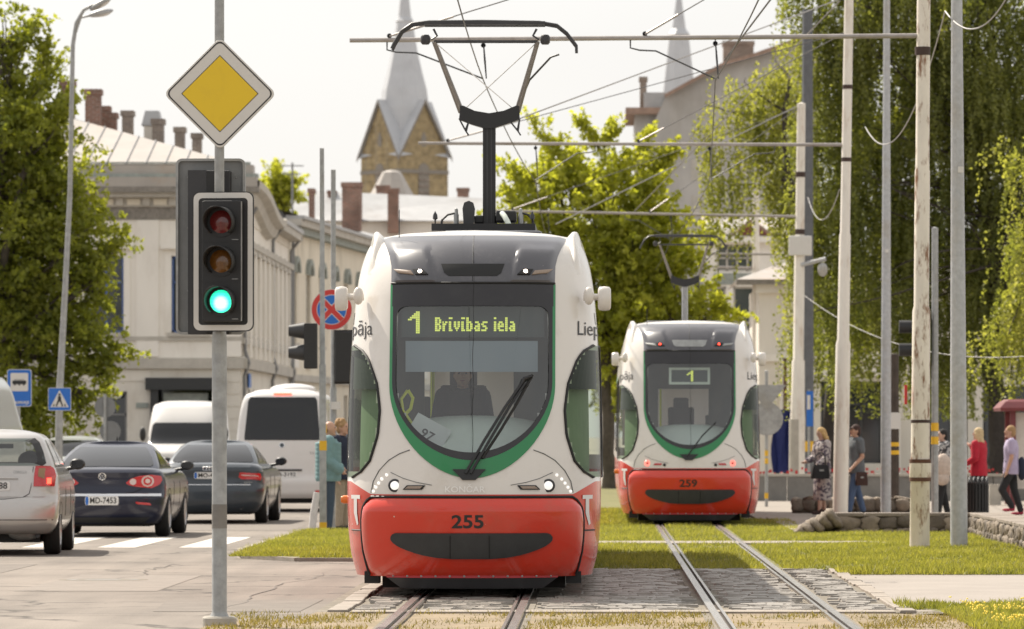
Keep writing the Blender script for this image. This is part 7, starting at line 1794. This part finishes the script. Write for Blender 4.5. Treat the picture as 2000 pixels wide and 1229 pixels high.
# grey car between the hatchback and the navy saloon (oncoming)
Yg = 127.0
C, HL, HG, b = car('hatchback', 'pale grey oncoming car half hidden behind the silver hatchback', (L_(128, Yg), Yg, 0), 0,
    [(.22, .76, .08, 4.0), (.4, .84, .0, 4.1), (.6, .86, .0, 4.15), (.75, .86, .12, 4.15), (.85, .855, .5, 4.1), (.95, .84, .95, 4.05), (1.0, .80, 1.05, 4.0)],
    [(.95, .81, .95, 3.9), (1.1, .77, 1.25, 3.75), (1.3, .68, 1.6, 3.5), (1.42, .60, 1.9, 3.3), (1.47, .5, 2.1, 3.1)], 'paint_pale', wr=.31, wy=(.8, 3.35), W=1.72, cr=.5, rearwin=(1.02, 1.40, .74, .62), mir=1.25, win=[(1.5, 2.4, 1.95, 2.4, 1.03, 1.38), (2.5, 3.5, 2.5, 3.1, 1.03, 1.38)])
for sg in (-1, 1): decal('headlamp', [(sg*.5, .62), (sg*.80, .66), (sg*.82, .76), (sg*.55, .70)], HL.back, .012, 'tail_clear', C, 5, 5, .01)
plate(C, HL, 0, .42, '', HL.back, blue=False)
# pale van cut by the left edge
Yw = 97.0
C, H = van('pale van almost wholly cut off by the left edge', (L_(-6, Yw)-.99, Yw, 0), 0,
    [(.28, .92, .06, 5.3), (.5, .98, .0, 5.4), (1.1, 1.0, .06, 5.4), (1.5, .985, .10, 5.2), (1.9, .90, .2, 5.0), (2.4, .77, .34, 4.8), (2.58, .66, .5, 4.6)], 1.98, (1.0, 4.2), 'vans', 'paint_pale')
decal('rear_window', [(-.74, 1.45), (.74, 1.45), (.68, 2.2), (-.68, 2.2)], H.back, .008, 'car_glass', C, 12, 14)
for sg in (-1, 1): decal('tail_lamp', [(sg*.84, 1.0), (sg*.96, 1.0), (sg*.95, 1.5), (sg*.86, 1.5)], H.back, .010, 'tail_red', C, 8, 4, .01)
# ------------------------------------------------------------------ people
mat('skin', (0.50, 0.29, 0.20), .55, var=.06, vscale=12)
mat('skin_pale', (0.56, 0.36, 0.27), .55, var=.06, vscale=12)
def cloth(name, c, var=.12, vs=14): return mat(name, c, .85, var=var, vscale=vs)
for nm, c in (('c_red', (.42, .012, .03)), ('c_lilac', (.42, .36, .50)), ('c_black', (.02, .02, .022)), ('c_jeans', (.07, .11, .20)), ('c_greytee', (.12, .13, .14)), ('c_teal', (.16, .27, .28)),
              ('c_denim', (.045, .07, .10)), ('c_navy', (.015, .02, .04)), ('c_cream', (.55, .45, .38)), ('c_khaki', (.30, .25, .18)), ('c_white', (.60, .58, .56)), ('c_shoe_red', (.35, .03, .06)), ('c_brownbag', (.05, .025, .02)),
              ('hair_blond', (.50, .33, .14)), ('hair_platinum', (.55, .42, .24)), ('hair_brown', (.16, .09, .045)), ('hair_sandy', (.34, .21, .10)), ('hair_black', (.02, .018, .017)), ('eye_dark', (.03, .02, .02)), ('lip', (.32, .10, .09))): cloth(nm, c)
def patterned(name, c1, c2, sc):
    m = bpy.data.materials.new(name); m.use_nodes = True; n = m.node_tree.nodes; l = m.node_tree.links; b = n['Principled BSDF']; b.inputs['Roughness'].default_value = .9
    g = n.new('ShaderNodeNewGeometry'); v = n.new('ShaderNodeTexVoronoi'); v.inputs['Scale'].default_value = sc; r = n.new('ShaderNodeValToRGB'); r.color_ramp.interpolation = 'CONSTANT'
    r.color_ramp.elements[0].color = (*c1, 1); r.color_ramp.elements[1].position = .55; r.color_ramp.elements[1].color = (*c2, 1); l.new(g.outputs['Position'], v.inputs['Vector']); l.new(v.outputs['Color'], r.inputs[0]); l.new(r.outputs[0], b.inputs['Base Color']); MATS[name] = m
patterned('c_floral', (.52, .47, .45), (.12, .10, .13), 22); patterned('c_bw', (.05, .05, .055), (.40, .39, .39), 26)
def remesh(mb, name, m, parent, vox=.011, it=3):
    o = mb.build('tmp', None); md = o.modifiers.new('r', 'REMESH'); md.mode = 'VOXEL'; md.voxel_size = vox; md.use_smooth_shade = True
    sm = o.modifiers.new('s', 'SMOOTH'); sm.factor = .5; sm.iterations = it
    dg = bpy.context.evaluated_depsgraph_get(); me = bpy.data.meshes.new_from_object(o.evaluated_get(dg)); bpy.data.objects.remove(o)
    me.materials.clear(); return link(name, me, m, parent, smooth=180)
def cap(mb, a, b, r0, r1, n=10):
    mb.tube([a, Vector(a).lerp(Vector(b), .5), b], [r0, (r0+r1)/2, r1], n); mb.ell(a, (r0,)*3, n, 6); mb.ell(b, (r1,)*3, n, 6)
def rings(mb, secs, v, gx, gy, extra, k, n=18, sub=5):
    zs = [q[0] for q in secs]; fx = pchip(zs, [q[1] for q in secs]); fy = pchip(zs, [q[2] for q in secs]); rows = []
    N = (len(secs)-1)*sub
    for i in range(N+1):
        z = zs[0] + (zs[-1]-zs[0])*i/N; rx, ry = (fx(z)*gx+extra)*k, (fy(z)*gy+extra)*k; c = v(0, 0, z)
        rows.append([(c.x + rx*math.copysign(abs(math.cos(a))**.85, math.cos(a)), c.y + ry*math.copysign(abs(math.sin(a))**.85, math.sin(a)), c.z) for a in [2*PI*j/n for j in range(n)]])
    b0 = len(mb.v); mb.grid(rows, closed=True); mb.f.append(tuple(b0+j for j in range(n-1, -1, -1))); mb.f.append(tuple(b0+N*n+j for j in range(n)))
def person(label, loc, rz, H=1.7, skin='skin', hair=('hair_brown', 'short'), top=('c_red', 'long', 1.0), bottom=('c_black', 'trousers'), shoes='c_black', arms=None, stride=.0, legbend=(0, 0), head_turn=0.0, head_tilt=0.0, group='pedestrians', seat=None, girth=1.0):
    """local frame: faces -y; arms: ((elbow, wrist) right, (elbow, wrist) left) as offsets from the shoulders, in units of height"""
    P = thing('person', label, 'person', loc, rz, group); k = H
    def v(x, y, z): return Vector((x*k, y*k, z*k))
    hipz, shz = .52, .815; bd = MB()
    sh = {s_: v(s_*.105*girth, .0, shz) for s_ in (-1, 1)}; hip = {s_: v(s_*.05, 0, hipz) for s_ in (-1, 1)}
    kn, an = {}, {}
    for i, s_ in enumerate((-1, 1)):
        st = stride*s_
        kn[s_] = v(s_*.052, -st*.45 - .015 - legbend[i]*.35, .285); an[s_] = v(s_*.052, -st*1.0 + legbend[i], .045 + abs(legbend[i])*.35)
    # torso, neck, head
    rings(bd, ((.46, .085, .062), (.50, .095, .070), (.56, .094, .068), (.62, .083, .060), (.68, .090, .063), (.75, .102, .066), (.80, .090, .054), (.835, .05, .04)), v, girth, girth, 0, k)
    cap(bd, v(0, 0, .80), v(0, -.005, .875), .036*k, .031*k)
    hc = v(0, -.012, .935); ct, sn = math.cos(head_turn), math.sin(head_turn)
    def hv(x, y, z):
        y2 = y - head_tilt*z; return hc + Vector((x*ct - y2*sn, x*sn + y2*ct, z - head_tilt*(-y)*.5))*k
    hb = MB(); hb.ell((0, 0, 0), (.046, .056, .062), 16, 10); hb.ell((0, -.012, -.036), (.034, .040, .036), 12, 8); hb.ell((0, -.058, -.008), (.008, .012, .014), 8, 6); hb.ell((0, -.046, -.058), (.016, .014, .010), 8, 6)
    for s_ in (-1, 1): hb.ell((s_*.047, .005, -.008), (.006, .010, .016), 8, 6)
    bd.add([tuple(hv(*q)) for q in hb.v], hb.f)
    arms = arms or (((-.02, .0, -.17), (-.015, -.03, -.325)), ((.02, .0, -.17), (.015, -.03, -.325)))
    EW = {}
    for s_, (eo, wo) in zip((-1, 1), arms):
        e_, w_ = sh[s_] + v(*eo), sh[s_] + v(*wo); EW[s_] = (e_, w_)
        cap(bd, sh[s_], e_, .030*k, .024*k); cap(bd, e_, w_, .024*k, .016*k)
        d = (w_-e_).normalized(); sd = d.cross(Vector((0, 1, 0))); sd = sd.normalized() if sd.length > .1 else Vector((1, 0, 0)); nr = d.cross(sd)
        pm = w_ + d*.028*k; bd.ell(pm, (.019*k, .019*k, .024*k), 10, 6); cap(bd, w_, pm, .015*k, .017*k)
        for q in range(4):
            b0 = pm + d*.018*k + sd*(q-1.5)*.0095*k; ln = (.040, .046, .043, .034)[q]*k
            bd.tube([b0, b0 + d*ln*.5 + nr*.003*k, b0 + d*ln*.85 + nr*.014*k], [.0058*k, .0054*k, .0045*k], 6)
        bd.tube([pm + sd*.012*k*-1 - d*.012*k, pm - sd*.026*k + d*.008*k, pm - sd*.028*k + d*.028*k + nr*.006*k], [.0068*k, .006*k, .005*k], 6)
    for s_ in (-1, 1):
        cap(bd, hip[s_], kn[s_], .055*k*girth, .036*k); cap(bd, kn[s_], an[s_], .034*k, .022*k)
    body = remesh(bd, 'body', skin, P, .0075*k/1.7*1.25, 3)
    # face
    for s_ in (-1, 1): MB().ell(hv(s_*.019, -.050, .006), (.0075*k, .005*k, .005*k), 8, 6).build('eye', 'eye_dark', body)
    MB().ell(hv(0, -.0525, -.034), (.013*k, .004*k, .004*k), 8, 6).build('mouth', 'lip', body)
    # shoes
    for s_ in (-1, 1):
        sb_ = MB(); f_ = an[s_]; sb_.ell(f_ + v(0, .0, -.022), (.028*k, .034*k, .026*k), 10, 6); sb_.ell(f_ + v(0, -.055, -.030), (.029*k, .062*k, .019*k), 12, 6); cap(sb_, f_ + v(0, .01, .01), f_ + v(0, 0, -.02), .026*k, .026*k)
        remesh(sb_, 'shoe', shoes, P, .009, 2)
    # clothes
    tm, sl, fit = top; c = MB(); g = .014*fit
    lowz = .50 if top[1] != 'vest' else .54
    rings(c, ((lowz-.045, .098, .076), (.52, .099, .076), (.56, .098, .073), (.62, .090, .066), (.68, .095, .067), (.75, .106, .070), (.80, .095, .058), (.84, .054, .044)), v, girth, girth, g, k)
    if tm == 'c_teal':
        for q in range(9): rings(c, ((.47+.038*q, .104, .08), (.487+.038*q, .1065, .0825), (.504+.038*q, .104, .08)), v, girth, girth, g, k, 18, 2)
    cap(c, v(0, 0, .80), v(0, -.002, .845), .042*k, .038*k)
    for s_ in (-1, 1):
        e_, w_ = EW[s_]; cap(c, sh[s_], e_ if sl == 'long' else sh[s_].lerp(e_, .62), (.034+g)*k, (.030+g*.9)*k)
        if sl == 'long': cap(c, e_, e_.lerp(w_, .93), (.030+g*.9)*k, (.021+g*.8)*k)
    remesh(c, 'top', tm, P, .011, 3)
    bm_, kind = bottom; c = MB()
    if kind == 'trousers':
        for s_ in (-1, 1):
            cap(c, hip[s_]+v(0, 0, .0), kn[s_], .064*k*girth, .045*k); cap(c, kn[s_], an[s_].lerp(kn[s_], .03), .044*k, .036*k)
        c.ell(v(0, 0, .52), (.104*k*girth, .078*k*girth, .055*k), 14, 8)
    else:
        ring = []
        rings(c, ((.16, .125, .095), (.28, .118, .092), (.38, .115, .088), (.48, .112, .085), (.56, .100, .075), (.60, .09, .068)), v, 1, 1, 0, k)
    remesh(c, 'trousers' if kind == 'trousers' else 'skirt', bm_, P, .011, 3)
    hm, hs = hair; h = MB()
    if hs != 'bald':
        h.ell((0, .010, .016), (.052, .058, .056), 14, 8); h.ell((0, .028, -.014), (.048, .040, .052), 12, 8)
        if hs in ('long', 'bob'):
            n_ = 3 if hs == 'bob' else 8
            for q in range(n_): h.ell((.006*math.sin(q*1.7), .030+.004*q, -.03-.026*q), (.052-.002*q, .034, .032), 12, 6)
            for s_ in (-1, 1):
                for q in range(3 if hs == 'bob' else 6): h.ell((s_*(.044+.002*q), .0+.004*q, -.01-.022*q), (.016, .026, .024), 8, 6)
        if hs == 'curly':
            for q in range(26):
                a, b_ = R.uniform(0, 6.28), R.uniform(-.2, 1.4); h.ell((.052*math.cos(a)*math.cos(b_*.8), .012+.056*math.sin(a)*math.cos(b_*.8) + .012, .018+.05*math.sin(b_)), (.02, .02, .02), 6, 5)
        if hs == 'cap': h.ell((0, -.05, .028), (.040, .045, .008), 12, 6)
        if hs != 'cap': 
            pass
        hh = MB(); hh.add([tuple(hv(*q)) for q in h.v], h.f); remesh(hh, 'hair' if hs != 'cap' else 'cap', hm, P, .008, 2)
    else:
        h.ell((0, .030, -.016), (.048, .034, .034), 12, 8); hh = MB(); hh.add([tuple(hv(*q)) for q in h.v], h.f); remesh(hh, 'hair', hm, P, .008, 2)
    return P
def bag(label, nm, cat, loc, size, m, strap=True, rz=0.0):
    o = thing(nm, label, cat, loc, rz); s_ = MB(); w, d, h = size
    rows = []
    for t, q in ((0, .96), (.1, 1.0), (.5, .98), (.85, .9), (1.0, .82)): rows.append([(x*q, y*(1 if t < .9 else .75), h*t) for x, y in [(a[0], a[1]) for a in rrect(w, d, min(w, d)*.3, 4)]])
    g = MB().grid(rows, closed=True); n = len(rows[0]); g.f.append(tuple(range(n-1, -1, -1))); g.f.append(tuple(4*n+i for i in range(n))); g.build('bag_body', m, o, smooth=50)
    if strap: MB().tube([(-w*.3, 0, h*.95), (-w*.28, 0, h*1.5), (-w*.12, 0, h*1.85), (w*.12, 0, h*1.85), (w*.28, 0, h*1.5), (w*.3, 0, h*.95)], .012, 6).build('handle', m, o, smooth=60)
    MB().box((0, -d*.52, h*.6), (w*.25, .008, h*.12)).build('clasp', 'galv', o)
    return o
def backpack(label, loc, rz, m='c_navy'):
    o = thing('backpack', label, 'backpack', loc, rz); b_ = MB(); b_.ell((0, 0, .22), (.15, .09, .23), 14, 10); b_.ell((0, .06, .14), (.12, .06, .12), 12, 8); remesh(b_, 'pack_body', m, o, .012, 2)
    for s_ in (-1, 1): MB().tube([(s_*.10, -.08, .40), (s_*.11, -.22, .45), (s_*.12, -.31, .36), (s_*.125, -.26, .18), (s_*.11, -.09, .05)], .018, 6).build('strap', m, o, smooth=60)
    return o
# right hand pedestrians
Yp = 104.0
person('woman in a floral dress and black bag walking beside the mast', (L_(1606, Yp), Yp, 0), math.radians(-60), 1.66, 'skin_pale', ('hair_blond', 'bob'), ('c_floral', 'long', 1.2), ('c_floral', 'skirt'), 'c_brownbag',
       arms=(((-.02, -.03, -.16), (.01, -.15, -.20)), ((.03, -.03, -.17), (.02, -.13, -.24))), stride=.07, head_tilt=.35)
bag('black leather handbag hanging from the arm of the woman in the dress', 'handbag', 'handbag', (L_(1602, Yp-.35), Yp-.35, Z_(935, Yp)), (.36, .16, .27), 'c_black', True, .3)
person('bearded man in dark cap, grey shirt and jeans beside the second mast', (L_(1672, Yp-.4), Yp-.4, 0), math.radians(-68), 1.72, 'skin', ('c_brownbag', 'cap'), ('c_greytee', 'short', 1.1), ('c_jeans', 'trousers'), 'c_black',
       arms=(((-.02, .03, -.17), (-.01, -.03, -.32)), ((.02, .02, -.17), (.0, -.10, -.30))), stride=.11)
bag('brown shoulder bag on the hip of the man in jeans', 'shoulder_bag', 'bag', (L_(1683, Yp-.7), Yp-.65, Z_(948, Yp)), (.24, .10, .26), 'c_brownbag', False, .2)
person('dark haired person in patterned top carrying a cream coat behind the masts', (L_(1842, 101), 101, 0), math.radians(-70), 1.63, 'skin_pale', ('hair_black', 'short'), ('c_bw', 'long', 1.4), ('c_black', 'trousers'), 'c_black', stride=.08)
ct_ = MB(); ct_.ell((0, 0, .25), (.17, .13, .25), 12, 8); ct_.ell((-.02, -.03, .02), (.14, .1, .12), 12, 8)
cto = thing('coat', 'cream coat carried over the arm between two poles', 'coat', (L_(1842, 100.8), 100.75, Z_(938, 100.8))); remesh(ct_, 'coat_cloth', 'c_cream', cto, .014, 2)
person('woman with long platinum hair and red sweater behind the litter bin', (L_(1912, 101.5), 101.5, 0), math.radians(-118), 1.66, 'skin_pale', ('hair_platinum', 'long'), ('c_red', 'long', 1.0), ('c_black', 'trousers'), 'c_black',
       arms=(((-.03, -.02, -.15), (.0, -.14, -.03)), ((.04, .02, -.16), (.03, -.09, -.22))), stride=.05)
person('boy in lilac shirt and red shoes with dark backpack at the right edge', (L_(1975, 103), 103, 0), math.radians(-92), 1.70, 'skin', ('hair_sandy', 'short'), ('c_lilac', 'short', 1.1), ('c_black', 'trousers'), 'c_shoe_red',
       arms=(((-.015, .02, -.17), (-.01, -.06, -.32)), ((.02, .0, -.17), (.01, -.05, -.32))), stride=.11, legbend=(0, .12))
backpack('dark blue backpack on the back of the boy in lilac', (L_(1975, 103)+.20, 103.0, Z_(938, 103)), math.radians(-92))
# left hand pedestrians
person('balding man in teal padded jacket standing behind the banded pole', (L_(641, 85.2), 85.2, 0), math.radians(95), 1.74, 'skin', ('hair_brown', 'bald'), ('c_teal', 'long', 2.0), ('c_denim', 'trousers'), 'c_black',
       arms=(((-.03, .02, -.17), (-.02, -.11, -.26)), ((.03, .02, -.17), (.02, -.12, -.24))), girth=1.12)
person('curly haired person in dark coat next to the teal jacket', (L_(668, 87), 87, 0), math.radians(60), 1.76, 'skin', ('hair_sandy', 'curly'), ('c_navy', 'long', 1.8), ('c_khaki', 'trousers'), 'c_black')
wb = thing('paper_roll', 'white paper roll held low beside the man in teal', 'paper roll', (L_(613, 85.0), 85.0, 0)); MB().tube([(-.03, 0, .02), (.0, 0, .3), (.05, 0, .62)], [.055, .06, .05], 12).build('roll', 'c_white', wb, smooth=50)
# tram driver
person('tram driver seated behind the windscreen of tram 255', (-1.165-.12, 49.25+1.72, .48), 0, 1.72, 'skin', ('hair_brown', 'short'), ('c_navy', 'long', 1.2), ('c_black', 'trousers'), 'c_black', arms=(((-.03, -.06, -.15), (.02, -.22, -.16)), ((.03, -.06, -.15), (-.02, -.22, -.16))), group='tram crew')
